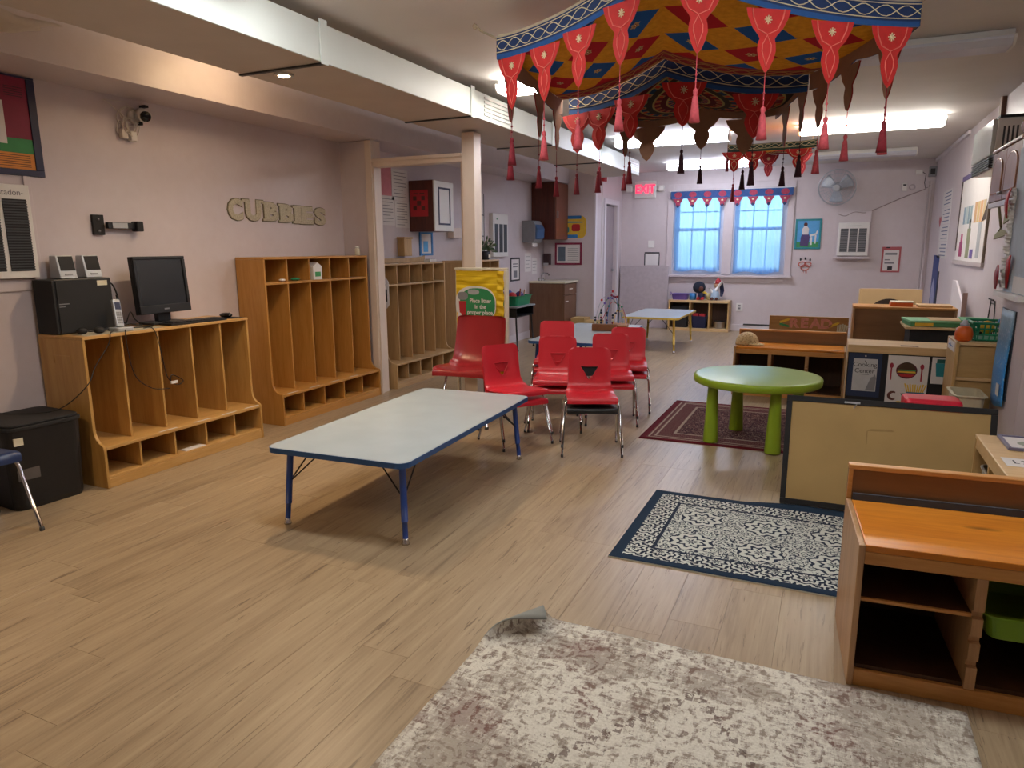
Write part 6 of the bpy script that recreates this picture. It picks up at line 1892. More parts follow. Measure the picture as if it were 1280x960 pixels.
cn2 = thing('cloth_canopy', 'second embroidered canopy with a dark round medallion and brown flaps, right behind the largest one', 'canopy', (-1.0, 5.5, 2.45), world=True)
F0 = Edge((-1.83, 5.02, 2.45), (-.235, 5.01, 2.46), 2.572, .05, (-.03, -.30))
F1 = Edge((-1.62, 6.05, 2.42), (-.50, 6.05, 2.43), 2.48, .03, (0, 0))
FL = Edge(F0.a, F1.a, 2.435, .01)
FR = Edge(F0.b, F1.b, 2.445, .01)
canopy_sheet('cloth', F0, F1, .05, MEDAL, cn2)
valance(cn2, F0, .125, (0, -1, 0), 5, .29, .27, cols, us=[.05, .17, .335, .565, .82], tmats=[TASD, TASD, TASD, TASB, TASB], slen=.14, tlen=.15)
valance(cn2, F1, .05, (0, 1, 0), 3, .30, .27, cols, us=[.10, .50, .80], skip=(0,), tmats=[TASB], slen=.12, tlen=.15)
valance(cn2, FR, .08, (1, .1, 0), 2, .26, .27, cols, us=[.12, .62], tmats=[TASB], slen=.13)
valance(cn2, FL, .08, (-1, 0, 0), 2, .22, .22, cols, us=[.45, .85], tmats=[TASD], slen=.13)
for p in (F0.m, F1.m, F1.a, F1.b):
    obj('rope', MB().tube([p, Vector((p.x, p.y, ZC - .002))], .005, 5), LINWH, cn2)

cn3 = thing('cloth_canopy', 'small bright patchwork canopy with a green band, farthest of the hanging canopies', 'canopy', (-.68, 8.2, 2.4), world=True)
G0 = Edge((-1.10, 7.86, 2.425), (-.245, 7.96, 2.44), 2.425, .006)
G1 = Edge((-1.02, 8.75, 2.46), (-.32, 8.75, 2.46), 2.46, .01)
canopy_sheet('cloth', G0, G1, .05, PATCH, cn3, 24, 10)
CGRN = plain('canopy_green', '24443c', .8, 0, .1, 30)
valance(cn3, G0, .075, (.1, -1, 0), 3, .25, .20, (CGRN, CGRN, CRED), us=[.08, .30, .80], tmats=[TASD], slen=.12, tlen=.18, cmat=CORD, skip=(1, 2))
valance(cn3, G1, .05, (0, -1, 0), 2, .22, .24, (CREDD, CREDD, CREDD), us=[.36, .86], tassel=False)
for p in (G0.a, G0.b, G1.a, G1.b):
    obj('rope', MB().tube([p, Vector((p.x, p.y, ZC - .002))], .004, 5), LINWH, cn3)
for p in (G0.a, G0.b):
    obj('tassel', MB().tube([p, p - Vector((0, 0, .22))], .004, 5).lathe([(.006, 0), (.014, -.03), (.016, -.15), (.002, -.15)], p - Vector((0, 0, .12)), 8), TASD, cn3)

# ---------------------------------------------------------------- window valance
vl = thing('window_valance', 'blue and red embroidered valance with little flaps across the top of both windows', 'valance', (-1.63, YB - .07, 2.2), world=True)
VY = YB - .085
VX0, VX1 = -2.56, -.66
obj('rod', MB().tube([(VX0 - .02, VY + .012, 2.285), (VX1 + .02, VY + .012, 2.285)], .008, 8).box(VX0 - .01, VY + .012, 2.28, VX0, YB - .023, 2.29).box(VX1, VY + .012, 2.28, VX1 + .01, YB - .023, 2.29), WHITE, vl)
VB = plain('valance_blue', '2d4f86', .8, 0, .1, 30)
obj('band', MB().box(VX0, VY - .003, 2.165, VX1, VY, 2.282), VB, vl)
n = 8
for k in range(n):
    x = VX0 + (VX1 - VX0) * (k + .5) / n
    obj('band_motif', disc(x, 2.225, .062, .045, VY - .005, VY - .0032, 16), plain('valance_red', 'a03a52', .8, 0, .2, 60), vl)
    pl = [(x - .085, 2.1645), (x + .085, 2.1645), (x + .055, 2.11), (x + .035, 2.085), (x + .035, 2.05), (x, 2.015), (x - .035, 2.05), (x - .035, 2.085), (x - .055, 2.11)]
    fo = obj('flap', MB().prism(pl, 'y', VY - .003, VY), MATS['valance_red'], vl)
    obj('motif', disc(x, 2.125, .018, .014, VY - .005, VY - .0032, 10), CORD, fo)
    obj('tip', disc(x, 2.045, .024, .024, VY - .005, VY - .0032, 10), plain('valance_navy', '26365c', .8), fo)

# ---------------------------------------------------------------- things on the back wall
ex = thing('exit_sign', 'lit red exit sign with two emergency lamps on the back wall', 'sign', (-3.0, YB, 2.3), world=True)
YE = YB - .055
obj('housing', MB().box(-3.19, YE, 2.20, -2.83, YB - .001, 2.475), WHITE, ex, .008)
obj('face', MB().box(-3.17, YE - .003, 2.235, -2.85, YE - .0005, 2.455), plain('exit_face', 'e2c9cc', .4), ex)
text('lettering', 'EXIT', .19, (-3.01, YE - .0045, 2.34), T_FRONT, emit('exit_red', 'ff2848', 1.6), ex, .001, offset=.006, sx=.86)
for x in (-3.285, -2.735):
    lh = obj('lamp_head', MB().box(x - .05, YB - .09, 2.30, x + .05, YB - .001, 2.40), WHITE, ex, .02)
    obj('bracket', MB().box(min(x, -3.01) if x < -3 else -2.829, YB - .03, 2.33, -3.191 if x < -3 else x, YB - .001, 2.36), WHITE, ex)
pnl = thing('hardboard_sheet', 'large plain pale panel leaning on the back wall left of the window', 'panel', (-3.0, 12.0, 0), world=True)
obj('panel', MB().box(-3.395, 11.99, 0.004, -2.55, 12.02, 1.065), plain('panel_lavender', 'b5abb0', .5), pnl, .003)
ntc = thing('clipboard_notice', 'small notice in a dark holder on the back wall above the pale panel', 'notice', (-2.87, YB, 1.2), world=True)
obj('paper', MB().box(-2.985, YB - .004, 1.075, -2.75, YB - .001, 1.27), PAPER, ntc)
obj('holder', MB().box(-2.995, YB - .010, 1.275, -2.74, YB - .001, 1.295).box(-3.0, YB - .008, 1.07, -2.9855, YB - .001, 1.2745).box(-2.7495, YB - .008, 1.07, -2.735, YB - .001, 1.2745), DGREY, ntc)
tag(obj('white_switch_plate', MB().box(-2.94, YB - .012, 1.37, -2.83, YB - .001, 1.49), WHITE, bevel=.003), 'white switch plate on the back wall above the clipboard notice', 'switch')

fa = thing('wall_fan', 'silver round wall fan mounted right of the window', 'fan', (-.05, YB, 2.24), world=True)
Mf = Matrix.Translation((-.045, 11.86, 2.245)) @ Matrix.Rotation(R(-6), 4, 'Z') @ Matrix.Rotation(R(100), 4, 'X')
def ringpts(r, h, n=32): return [Mf @ Vector((r * math.cos(2 * math.pi * i / n), r * math.sin(2 * math.pi * i / n), h)) for i in range(n)]
gm = MB()
for r, h in ((.255, .02), (.21, .055), (.15, .075), (.09, .085), (.255, -.02), (.2, -.055), (.12, -.075)):
    gm.tube(ringpts(r, h), .003, 5, closed=True)
gm.tube(ringpts(.258, 0, 40), .009, 6, closed=True)
for k in range(28):
    a = 2 * math.pi * k / 28
    c, s_ = math.cos(a), math.sin(a)
    gm.tube([Mf @ Vector((r * c, r * s_, h)) for r, h in ((.05, .088), (.15, .077), (.22, .05), (.257, .008))], .0018, 4)
    gm.tube([Mf @ Vector((r * c, r * s_, h)) for r, h in ((.05, -.085), (.15, -.072), (.22, -.048), (.257, -.008))], .0018, 4)
go_ = obj('guard', gm, SILV, fa); go_['kind'] = 'stuff'
obj('hub', MB().lathe([(.045, .0), (.045, .03), (.03, .045)], M=Mf, n=16), SILV, fa)
obj('guard_badge', MB().lathe([(.055, .086), (.055, .094), (.04, .097)], M=Mf, n=18), SILV, fa)
FB = plain('fan_blade', 'b9c3cf', .25, .2, .03)
for k in range(3):
    a0 = 2 * math.pi * k / 3 + .5
    def bl_(u, v, a0=a0):
        r = .04 + .185 * v
        a = a0 + (u - .5) * (1.25 - .35 * v)
        return Mf @ Vector((r * math.cos(a), r * math.sin(a), .012 + .03 * (u - .5)))
    obj('blade', MB().grid(bl_, 8, 6), FB, fa, solid=.003)
obj('motor', MB().lathe([(.05, -.14), (.065, -.12), (.065, -.09), (.04, -.085)], M=Mf, n=18), SILV, fa)
obj('bracket', MB().tube([Mf @ Vector((0, 0, -.12)), (-.045, YB - .05, 2.18), (-.045, YB - .012, 2.17)], .02, 8).box(-.10, YB - .012, 2.10, .01, YB - .001, 2.24), SILV, fa)

hr = thing('wall_heater', 'white wall heater with three dark grille strips below the wall fan', 'heater', (.23, YB, 1.5), world=True)
obj('surround', MB().box(-.01, YB - .07, 1.20, .46, YB - .001, 1.90), WALL, hr, .004)
obj('ledge', MB().box(-.03, YB - .13, 1.185, .475, YB - .0705, 1.215), WALL, hr, .004)
obj('housing', MB().box(.02, YB - .115, 1.235, .445, YB - .0705, 1.73), WHITE, hr, .006)
for k in range(3):
    x = .055 + k * .125
    obj('grille', MB().box(x, YB - .118, 1.29, x + .105, YB - .1155, 1.64), DGREY, hr)
    m = MB()
    for j in range(16): m.box(x + .003, YB - .123, 1.296 + j * .0213, x + .102, YB - .1185, 1.305 + j * .0213)
    go_ = obj('louvre', m, GREY, hr); go_['kind'] = 'stuff'
obj('print_lines', MB().box(.15, YB - .1165, 1.675, .33, YB - .1155, 1.682), INKG, hr)
pc_ = thing('photo_picture', 'blue framed picture of a figure with a white goat on the back wall', 'picture', (-.41, YB, 1.57), world=True)
px0, px1, pz0, pz1 = -.60, -.22, 1.335, 1.80
for a in ((px0, pz0, px1, pz0 + .03), (px0, pz1 - .03, px1, pz1), (px0, pz0 + .0305, px0 + .03, pz1 - .0305), (px1 - .03, pz0 + .0305, px1, pz1 - .0305)):
    obj('frame', MB().box(a[0], YB - .016, a[1], a[2], YB - .001, a[3]), TEAL, pc_, .002)
obj('print', MB().box(px0 + .0305, YB - .008, 1.45, px1 - .0305, YB - .002, pz1 - .0305), SKYB, pc_)
obj('print', MB().box(px0 + .0305, YB - .008, pz0 + .0305, px1 - .0305, YB - .002, 1.4495), GREENPR, pc_)
yq = YB - .0085
obj('figure', MB().prism([(-.52, 1.39), (-.40, 1.38), (-.38, 1.52), (-.42, 1.62), (-.48, 1.62), (-.51, 1.52)], 'y', yq - .0008, yq), plain('plum_print', '4d3f6e', .6), pc_)
obj('figure', MB().prism([(-.49, 1.56), (-.405, 1.56), (-.40, 1.65), (-.43, 1.69), (-.47, 1.69), (-.50, 1.64)], 'y', yq - .0016, yq - .0009), PAPER, pc_)
obj('figure', disc(-.45, 1.715, .028, .03, yq - .0016, yq - .0009, 12), BRPR, pc_)
obj('goat', MB().prism([(-.38, 1.52), (-.28, 1.56), (-.265, 1.62), (-.285, 1.62), (-.30, 1.58), (-.38, 1.56)], 'y', yq - .0024, yq - .0017).prism([(-.375, 1.40), (-.345, 1.40), (-.345, 1.52), (-.375, 1.52)], 'y', yq - .0024, yq - .0017).prism([(-.31, 1.42), (-.29, 1.42), (-.285, 1.55), (-.31, 1.55)], 'y', yq - .0024, yq - .0017), WHITE, pc_)
fw_ = thing('paper_flower', 'small paper spiral ornament in coral and black below the blue picture', 'decoration', (-.42, YB, 1.08), world=True)
m = MB()
for cx, cz, r in ((-.46, 1.10, .055), (-.38, 1.10, .05), (-.42, 1.05, .06)):
    m.tube([(cx + r * math.cos(a * .5), YB - .006, cz + r * .7 * math.sin(a * .5)) for a in range(13)], .009, 5)
for k in range(4): m.tube([(-.45 + k * .02, YB - .005, 1.02), (-.46 + k * .025, YB - .005, .96)], .003, 4)
obj('swirl', m, plain('coral_paper', 'c2685c', .7), fw_)
for k, (x, z) in enumerate(((-.49, 1.175), (-.42, 1.19), (-.35, 1.17))):
    obj('drop', MB().ball((x, YB - .007, z), (.014, .006, .022), 8), INK, fw_)
ce = thing('wall_certificate', 'red bordered notice near the right corner of the back wall', 'notice', (.77, YB, 1.17), world=True)
obj('border', MB().box(.645, YB - .006, .985, .90, YB - .001, 1.365), plain('notice_red', 'b0585c', .6), ce)
obj('paper', MB().box(.67, YB - .009, 1.01, .875, YB - .0062, 1.315), PAPER, ce)
obj('print_lines', MB().box(.69, YB - .0098, 1.245, .85, YB - .0092, 1.275).box(.69, YB - .0098, 1.165, .76, YB - .0092, 1.18).box(.69, YB - .0098, 1.115, .82, YB - .0092, 1.135), INKG, ce)
obj('stamp', MB().box(.735, YB - .0098, 1.02, .80, YB - .0092, 1.075), INK, ce)
obj('clip', MB().box(.70, YB - .0078, 1.345, .75, YB - .0062, 1.362), INK, ce)
th_ = thing('thermostat', 'white thermostat high at the right of the back wall', 'thermostat', (.86, YB, 2.22), world=True)
obj('body', MB().box(.825, YB - .03, 2.17, .895, YB - .001, 2.29), WHITE, th_, .006)
obj('window', MB().box(.84, YB - .032, 2.245, .88, YB - .0305, 2.27), DGREY, th_)
jb = thing('junction_box', 'white junction box with a looping wire high on the back wall', 'box', (1.03, YB, 2.43), world=True)
obj('body', MB().box(.985, YB - .04, 2.40, 1.075, YB - .001, 2.465), WHITE, jb, .005)
obj('wire', MB().tube([(1.075, YB - .02, 2.43), (1.12, YB - .015, 2.40), (1.11, YB - .015, 2.28), (1.13, YB - .015, 2.20), (1.17, YB - .015, 2.22), (1.18, YB - .06, 2.24)], .005, 5), DGREY, jb)
sb = thing('speaker_box', 'small grey box with a dark face in the upper right corner of the back wall', 'box', (1.19, 12.0, 2.43), world=True)
obj('body', MB().box(1.15, YB - .09, 2.36, 1.245, YB - .001, 2.50), GREY, sb, .005)
obj('face', MB().box(1.165, YB - .093, 2.39, 1.225, YB - .0905, 2.47), BLACKM, sb)
tag(obj('wall_disc', MB().lathe([(.04, 0), (.04, .012), (.03, .018)], M=Matrix.Translation((.96, YB - .001, 2.225)) @ Matrix.Rotation(R(90), 4, 'X'), n=16), WALL), 'round painted cap right of the thermostat', 'cap')
cable('wire drooping along the back wall from the heater to the corner', [(.0, YB - .076, 1.86), (.10, YB - .074, 1.83), (.22, YB - .074, 1.885), (.36, YB - .074, 1.87), (.48, YB - .012, 1.91), (.85, YB - .01, 2.08), (1.13, YB - .012, 2.19)], .006, plain('painted_wire', '9c8c8a', .6), 'wire', 'wire')
ot = thing('wall_outlet', 'white wall outlet below the window right of the small shelf', 'outlet', (-1.36, YB, .4), world=True)
obj('plate', MB().box(-1.43, YB - .008, .33, -1.33, YB - .001, .46), WHITE, ot, .002)
obj('socket', MB().box(-1.40, YB - .0105, .36, -1.36, YB - .0085, .39), GREY, ot)
obj('socket', MB().box(-1.40, YB - .0105, .405, -1.36, YB - .0085, .435), GREY, ot)
struct('trim_9', MB().box(-1.30, YB - .03, .10, -.60, YB - .0185, .125), DGREY)

# small shelf under the window
ws = thing('small_shelf', 'small pale three-bay shelf under the window', 'shelf', (-2.0, 11.9, 0), world=True)
WX0, WX1, WY0, WY1, WZ = -2.49, -1.50, 11.78, 12.06, .512
obj('top', MB().box(WX0, WY0, WZ - .04, WX1, WY1, WZ), MAPLE, ws, .003)
for x in (WX0, -2.145, -1.83, WX1 - .025):
    obj('side_panel' if x in (WX0, WX1 - .025) else 'divider', MB().box(x, WY0 + .004, .0505, x + .025, WY1, WZ - .0405), MAPLEZ, ws, .002)
obj('bottom', MB().box(WX0, WY0 + .004, 0, WX1, WY1, .05), MAPLE, ws, .002)
obj('back_panel', MB().box(WX0 + .026, WY1 - .012, .051, WX1 - .026, WY1 - .002, WZ - .041), PINE_SHADE, ws)
tag(obj('blue_bin', tub_mesh(-2.11, 11.80, -1.85, 12.03, .0505, .245, .02, .004, .006), NAVY), 'navy bin in the middle bay of the small shelf', 'bin')
for k, (x, m) in enumerate(((-2.04, REDPR), (-1.93, REDPR))):
    tag(obj('red_block', MB().box(x - .05, 11.84, .10, x + .045, 11.96, .285), m, bevel=.01), ['left red block in the navy bin of the small shelf', 'right red block in the navy bin of the small shelf'][k], 'toy', 'red blocks in the navy bin')
tag(obj('metal_pot', MB().lathe([(.09, .0505), (.095, .06), (.095, .16), (.10, .165), (.09, .168), (.088, .07)], (-1.66, 11.92, 0), 18), STEEL), 'shiny metal pot in the right bay of the small shelf', 'pot')
tag(obj('dark_bin', tub_mesh(-2.45, 11.80, -2.16, 12.03, .0505, .40, .02, .004, .006), BLACKM), 'dark bin in the left bay of the small shelf', 'bin')
pt = thing('purple_tray', 'purple plastic tray on the left end of the small shelf', 'tray', (-2.33, 11.9, WZ), world=True)
obj('tray', tub_mesh(-2.45, 11.80, -2.18, 12.0, WZ + .0005, WZ + .095, .02, .004, .008), PURPLE, pt)
obj('handle', MB().tube([(-2.465, 11.86, WZ + .07), (-2.485, 11.86, WZ + .12), (-2.485, 11.95, WZ + .12), (-2.465, 11.95, WZ + .07)], .005, 5), PURPLE, pt)
tag(obj('blue_cup', MB().lathe([(.05, WZ + .0005), (.06, WZ + .11), (.052, WZ + .11), (.045, WZ + .01)], (-2.11, 11.9, 0), 14), BLUEPR), 'blue cup beside the purple tray', 'cup')
tag(obj('yellow_tin', MB().lathe([(.04, WZ + .0005), (.04, WZ + .10), (.036, WZ + .105)], (-1.88, 12.0, 0), 14), plain('pale_yellow', 'd4c68e', .6)), 'pale yellow tin between the two dolls', 'tin')
def doll(label, x, parts):
    t = thing('rag_doll', label, 'doll', (x, 11.9, WZ), world=True, group='rag dolls on the small shelf')
    for nm, mb, m in parts: obj(nm, mb, m, t)
x = -1.99; y = 11.90; z = WZ + .0008
doll('rag doll with a big dark round head in navy and red on the small shelf', x, [
    ('body', MB().lathe([(.05, 0), (.065, .03), (.055, .10), (.035, .14)], (x + .02, y, z + .012), 12), NAVY),
    ('legs', MB().tube([(x - .01, y - .02, z + .03), (x - .02, y - .11, z + .028)], .026, 8).tube([(x + .05, y - .02, z + .03), (x + .05, y - .11, z + .028)], .026, 8), REDPR),
    ('head', MB().ball((x - .02, y - .01, z + .205), (.105, .09, .10), 14), plain('doll_hair_dark', '1d2433', .9)),
    ('face', MB().ball((x + .015, y - .07, z + .19), (.045, .035, .05), 10), BRPR),
    ('arm', MB().tube([(x + .05, y - .02, z + .12), (x + .08, y - .05, z + .13), (x + .11, y - .05, z + .10)], .018, 8), YELPR)])
x = -1.72
doll('rag doll in pale blue with a red hat, right end of the small shelf', x, [
    ('body', MB().lathe([(.075, 0), (.08, .03), (.06, .12), (.035, .17)], (x - .03, y, z + .012), 12), plain('doll_pale_blue', 'a5bbce', .9)),
    ('legs', MB().tube([(x - .06, y - .02, z + .03), (x - .07, y - .12, z + .03)], .024, 8).tube([(x, y - .02, z + .03), (x + .01, y - .12, z + .03)], .024, 8), BRPR),
    ('arm', MB().tube([(x - .07, y - .03, z + .13), (x - .12, y - .05, z + .20)], .018, 8).tube([(x - .02, y - .04, z + .16), (x + .05, y - .05, z + .27), (x + .085, y - .05, z + .31)], .022, 8), WHITE),
    ('head', MB().ball((x - .0, y - .01, z + .245), (.05, .048, .055), 12), SKIN),
    ('hat', MB().lathe([(.058, 0), (.055, .02), (.04, .05), (.012, .085), (0, .088)], (x + .01, y - .005, z + .275), 12), REDPR),
    ('cape', MB().tube([(x + .055, y + .02, z + .28), (x + .075, y + .02, z + .16), (x + .065, y + .02, z + .06)], [.03, .035, .02], 8), NAVY),
    ('fringe', MB().tube([(x - .05, y - .02, z + .29), (x + .01, y - .045, z + .30), (x + .06, y - .02, z + .285)], .014, 8), WHITE)])

# ---------------------------------------------------------------- things on the right wall
XRW = XR - .0008
def rp(y0, z0, y1, z1, x0=.0, x1=.003): return MB().box(XRW - x1, y0, z0, XRW - x0, y1, z1)
aw = thing('air_conditioner', 'white window air conditioner high on the right wall above the oak cabinet', 'air conditioner', (1.15, 7.1, 2.1), world=True)
AX, AY0, AY1, AZ0, AZ1 = 1.025, 6.62, 7.45, 1.96, 2.33
obj('body', MB().box(AX + .03, AY0, AZ0, XRW, AY1, AZ1), WHITE, aw, .006)
obj('front_panel', MB().box(AX, AY0 + .005, AZ0 + .10, AX + .0295, AY1 - .005, AZ1 - .005), plain('pale_grey_plastic', 'c3c8c6', .2, 0, .02), aw, .006)
for k in range(5):
    obj('louvre', MB().box(AX + .002, AY0 + .02, AZ0 + .006 + k * .018, AX + .0295, AY1 - .02, AZ0 + .015 + k * .018), DGREY, aw)
for k in range(4):
    obj('side_vent', MB().box(AX + .07 + k * .028, AY0 - .003, AZ0 + .05, AX + .083 + k * .028, AY0 - .0003, AZ1 - .06), DGREY, aw)
obj('top_seal', MB().box(AX + .04, AY0 - .01, AZ1 + .0005, XRW, AY1 + .25, AZ1 + .02), BLACKM, aw)
wf = struct('trim_10', MB().box(1.19, 7.40, AZ1 + .021, XR - .001, 7.48, ZC - .004), plain('old_brown_frame', '6b4a3c', .6))
obj('panel', MB().box(1.225, 6.55, AZ1 + .021, XR - .001, 7.399, ZC - .004), WHITET, wf)
oc = thing('oak_wall_cabinet', 'oak wall cabinet with two arched doors on the right wall', 'cabinet', (1.12, 5.85, 1.65), world=True)
OY0, OY1, OX, OZ0, OZ1 = 5.40, 6.30, 1.0, 1.68, 2.03
obj('carcass', MB().box(OX + .022, OY0, OZ0, 1.226, OY1, OZ1), OAKC, oc, .003)
obj('cornice', MB().box(OX - .005, OY0 - .01, OZ1 + .0005, 1.226, OY1 + .01, OZ1 + .02), OAKC, oc, .004)
obj('light_rail', MB().box(OX + .004, OY0, OZ0 - .035, OX + .03, OY1, OZ0 - .0005), WHITET, oc, .003)
for k in range(2):
    ya, yb = OY0 + .01 + k * .443, OY0 + .443 + k * .443
    d = obj('door', MB().box(OX + .004, ya, OZ0 + .006, OX + .0215, yb, OZ1 - .006), OAKC, oc, .003)
    ym = (ya + yb) / 2
    arch = [(ya + .06, OZ0 + .06), (yb - .06, OZ0 + .06), (yb - .06, OZ1 - .14)] + arc(ym, OZ1 - .14, (yb - ya) / 2 - .06, 0, 180, 10)[1:-1] + [(ya + .06, OZ1 - .14)]
    arch = [(a, OZ1 - .14 + (b - (OZ1 - .14)) * .55 if b > OZ1 - .14 else b) for a, b in arch]
    obj('raised_panel', MB().prism(arch, 'x', OX - .004, OX + .0035), OAKC, d, .003)
    obj('arch_bead', MB().tube([(OX + .001, a, b) for a, b in arch], .006, 6, closed=True), plain('pale_oak_edge', 'b98d75', .25), d)
    obj('knob', MB().ball((OX - .012, yb - .03 if k == 0 else ya + .03, OZ0 + .05), .012, 8), STEEL, d)
mg = thing('maroon_bag', 'crumpled maroon bag on top of the oak wall cabinet', 'bag', (1.1, 5.6, 2.0505), world=True)
def bagf(u, v):
    a, b = 2 * math.pi * u, math.pi * v
    r = 1 + .12 * math.sin(a * 3 + 2) * math.sin(b) + .06 * math.sin(a * 7 + v * 9)
    return (1.11 + .09 * r * math.cos(a) * math.sin(b), 5.58 + .20 * r * math.sin(a) * math.sin(b), 2.145 - .092 * math.cos(b) * (1 + .1 * math.sin(a * 2) * math.sin(b)))
obj('bag', MB().grid(bagf, 28, 16), plain('maroon_cloth', '6a1628', .7), mg)
# display on the wall pier: pale board with a scalloped white border and red ribbons
XP = .985 - .0008
bb = thing('bulletin_board', 'pale blue board with scalloped white border and red shapes at the right edge', 'board', (XP, 5.0, 1.35), world=True)
BBY0, BBY1, BBZ0, BBZ1 = 4.64, 5.275, 1.10, 1.95
obj('board', MB().box(XP - .010, BBY0, BBZ0, XP, BBY1, BBZ1), plain('board_pale_blue', 'a9b6c2', .6), bb)
obj('ledge', MB().box(XP - .055, BBY0, BBZ0 - .03, XP, BBY1 + .025, BBZ0 - .0005), WHITE, bb, .003)
bm2 = MB()
n_ = 26
for k in range(n_):
    z = BBZ0 + .02 + (BBZ1 - BBZ0 - .25) * k / n_
    dz = (BBZ1 - BBZ0 - .25) / n_
    yo = BBY1 + .012 * math.sin(k * 1.3)
    bm2.grid(lambda u, v, z=z, yo=yo, k=k: (XP - .012 - .022 * math.sin(math.pi * u) * (1 + .4 * math.sin(k * 2.1)) - .004 * math.sin(v * 9), yo - .055 + .065 * u + .010 * math.sin(math.pi * v), z + dz * v), 4, 3)
so_ = obj('scalloped_border', bm2, WHITE, bb, solid=.002); so_['kind'] = 'stuff'
def ribbon(pts, w):
    mb = MB(); n = len(pts)
    vs = []
    for i, (y, z, x) in enumerate(pts):
        ww = w * math.sin(math.pi * (i + .6) / (n + .2))
        vs += [(XP - x, y - ww / 2, z), (XP - x, y + ww / 2, z)]
    return mb.add(vs, [(2 * i, 2 * i + 1, 2 * i + 3, 2 * i + 2) for i in range(n - 1)], 0, True)
CRP = plain('crimson_paper', '8f1530', .6)
obj('red_cutout', ribbon([(5.29, 1.11, .05), (5.265, 1.15, .055), (5.245, 1.19, .06), (5.24, 1.22, .06), (5.25, 1.26, .055)], .14), CRP, bb, solid=.003)
obj('red_cutout', ribbon([(5.17, 1.12, .015), (5.16, 1.18, .02), (5.14, 1.24, .025), (5.12, 1.29, .03), (5.11, 1.32, .025)], .11), REDPR, bb, solid=.003)
obj('red_cutout', ribbon([(5.27, 1.54, .04), (5.26, 1.59, .05), (5.25, 1.64, .055), (5.24, 1.69, .05), (5.24, 1.72, .04)], .09), REDPR, bb, solid=.003)
obj('paper', MB().box(XP - .014, 4.70, 1.105, XP - .011, 5.02, 1.20), PAPER, bb)
# hanging plastic sleeve with a blue chart
hs = thing('blue_chart_sleeve', 'clear sleeve with a long blue chart hanging below the white ledge', 'chart', (XP, 5.1, .45), world=True)
def sl_(y0, y1, x, z0=.435, z1=1.0):
    return MB().grid(lambda u, v: (XP - x - .012 * math.sin(math.pi * u) - .006 * math.sin(v * 5), y0 + (y1 - y0) * u, z0 + (z1 - z0) * v - .02 * (1 - v) * math.sin(math.pi * u)), 10, 12)
def make_chart():
    t = NT('blue_chart')
    y, z = t.sep(t.coord())[1:3]
    c = t.ramp(z, [(.4, '2a8ee0'), (.70, '3d9ce6'), (.82, '4a87b0'), (.98, '93b4c8')])
    m = t.math('GREATER_THAN', t.noise(t.coord((1, 16, 9)), 4, 4, .7), .60)
    t.set(t.mix(t.math('MULTIPLY', m, .6), c, lin('bcd6e8')), .35)
    return t.m
obj('chart', sl_(4.88, 5.215, .014), make_chart(), hs, solid=.003)
obj('back_card', MB().box(XP - .006, 4.875, .47, XP, 5.245, 1.0), plain('sleeve_dark', '39434f', .4), hs)
obj('print', MB().box(XP - .034, 4.93, .49, XP - .031, 5.00, .56), PAPER, hs)
cl = MB().grid(lambda u, v: (XP - .038 - .012 * math.sin(math.pi * u) - .006 * math.sin(v * 5), 4.85 + .41 * u, .425 + .62 * v), 8, 10)
t = NT('clear_sleeve'); tr_ = t.n('ShaderNodeBsdfTransparent'); gl_ = t.n('ShaderNodeBsdfGlossy'); mx_ = t.n('ShaderNodeMixShader')
gl_.inputs['Roughness'].default_value = .12; mx_.inputs[0].default_value = .08
t.link(tr_.outputs[0], mx_.inputs[1]); t.link(gl_.outputs[0], mx_.inputs[2]); t.link(mx_.outputs[0], t.out.inputs['Surface']); t.t.nodes.remove(t.b)
obj('sleeve', cl, t.m, hs)
# desk lamp cut-out poster
lp = thing('paper_cutout', 'olive paper cut-out of a bent desk lamp on the right wall under the oak cabinet', 'decoration', (XRW, 6.95, 1.62), world=True)
OLV = plain('olive_paper', '7d7a5c', .7)
obj('arm', MB().tube([(XRW - .006, 7.26, 1.78), (XRW - .006, 7.32, 1.73), (XRW - .006, 7.10, 1.53), (XRW - .006, 7.14, 1.50)], .012, 6), OLV, lp)
obj('shade', MB().prism([(6.83, 1.58), (7.04, 1.55), (7.01, 1.68), (6.95, 1.74), (6.84, 1.74), (6.79, 1.68)], 'x', XRW - .008, XRW), OLV, lp)
obj('base', MB().prism([(6.82, 1.465), (7.36, 1.43), (7.32, 1.47), (7.14, 1.51), (7.0, 1.505)], 'x', XRW - .008, XRW), OLV, lp)
# big white board with toy pictures
wb2 = thing('display_board', 'white display board with coloured picture strips and a purple top edge on the right wall', 'board', (XRW, 8.55, 1.64), world=True)
WY0_, WY1_, WZ0_, WZ1_ = 7.72, 9.35, 1.22, 2.07
obj('board', rp(WY0_, WZ0_, WY1_, WZ1_, 0, .012), PAPER, wb2)
obj('frame', rp(WY0_ - .02, WZ1_ + .0005, WY1_ + .03, WZ1_ + .05, 0, .02), plain('violet_strip', '5d4d7a', .6), wb2)
obj('frame', rp(WY1_ + .0005, WZ0_ + .10, WY1_ + .03, WZ1_, 0, .02), plain('dark_wood_strip', '4b3a36', .5), wb2)
obj('frame', rp(WY0_ - .03, WZ0_, WY0_ - .0005, WZ1_ - .0, 0, .02), plain('grey_wood_strip', '857868', .5), wb2)
obj('frame', rp(WY0_ - .03, WZ0_ - .04, WY1_ + .09, WZ0_ - .0005, 0, .025), plain('shelf_grey', 'b9aead', .5), wb2)
def strips(y0, y1, z0, z1, cols_, vertical=True):
    n = len(cols_)
    for k, c in enumerate(cols_):
        a, b = y0 + (y1 - y0) * k / n, y0 + (y1 - y0) * (k + .82) / n
        obj('picture_strip', rp(a, z0, b, z1, .0122, .0135), plain('strip_' + c, c, .6), wb2)
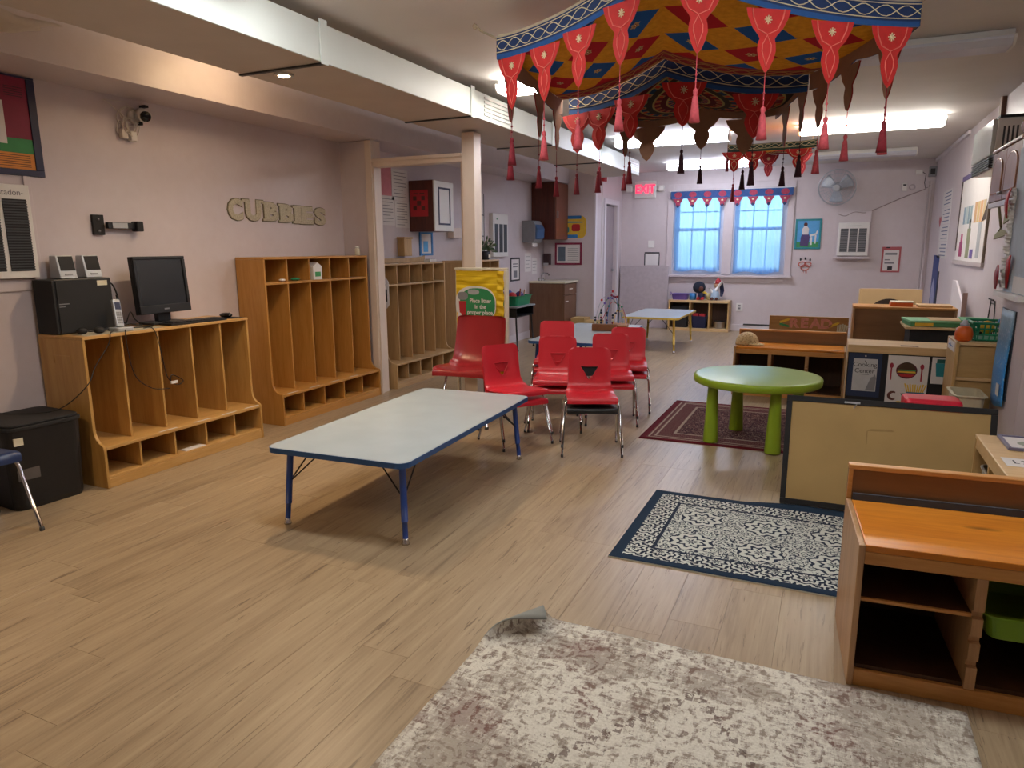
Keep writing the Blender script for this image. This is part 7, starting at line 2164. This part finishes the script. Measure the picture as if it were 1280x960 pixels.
strips(8.55, 9.10, 1.60, 1.78, ['8fa3a8', '7d949c', 'a5b5b5', '8098a8'])
strips(7.85, 8.45, 1.60, 1.80, ['d2b98a', 'd9a978', 'cdb37c', 'c99f72'])
obj('toy_picture', rp(8.95, 1.26, 9.15, 1.42, .0122, .0135), plain('fuchsia_print', 'a03a6a', .6), wb2)
obj('toy_picture', rp(8.98, 1.4205, 9.10, 1.50, .0122, .0135), plain('pink_print_b', 'c0507a', .6), wb2)
obj('toy_picture', rp(8.52, 1.25, 8.72, 1.55, .0122, .0135), plain('olive_print', '8c9070', .6), wb2)
obj('toy_picture', rp(8.55, 1.5505, 8.66, 1.64, .0122, .0135), plain('grey_green_print', '7e8880', .6), wb2)
obj('toy_picture', rp(8.28, 1.25, 8.46, 1.34, .0122, .0135), PURPLE, wb2)
obj('toy_picture', rp(7.95, 1.26, 8.12, 1.60, .0122, .0135), plain('silver_print', 'a9adb0', .6), wb2)
obj('corner_paper', MB().prism([(7.72, 1.62), (7.98, 1.60), (7.72, 1.80)], 'x', XRW - .016, XRW - .0136), plain('dark_brown_paper', '4d3b30', .7), wb2)
# column of notices and the blue poster beyond
nc = thing('notice_column', 'tall column of white papers with faint print on the far right wall', 'notice', (XRW, 10.8, 1.65), world=True)
for k in range(4):
    z0 = 1.22 + k * .215
    obj('paper', rp(10.2, z0, 11.0, z0 + .205, 0, .003), PAPER, nc)
    m = MB()
    for j in range(4): m.box(XRW - .0038, 10.28, z0 + .03 + j * .045, XRW - .0032, 10.85 - .1 * (j % 2), z0 + .042 + j * .045)
    obj('print_lines', m, plain('slate_ink', '6d7590', .7), nc)
obj('red_heart', MB().prism([(11.05, 1.62), (11.16, 1.70), (11.12, 1.76), (11.05, 1.72), (10.98, 1.76), (10.94, 1.70)], 'x', XRW - .006, XRW - .0035), plain('salmon_print', 'c0646a', .6), nc)
bp2 = thing('blue_poster', 'tall blue poster with a pale silhouette low on the far right wall', 'poster', (XRW, 11.0, .9), world=True)
obj('paper', rp(10.75, .45, 11.32, 1.25, 0, .003), plain('deep_blue_print', '27407f', .55), bp2)
obj('edge', rp(10.62, .45, 10.7495, 1.05, 0, .004), plain('dark_navy_print', '161a33', .6), bp2)
obj('picture', MB().prism([(10.85, .50), (11.22, .55), (11.25, .80), (11.10, .95), (10.98, .90), (10.88, .70)], 'x', XRW - .0042, XRW - .0035), plain('pale_lilac_print', 'a5a9c9', .6), bp2)
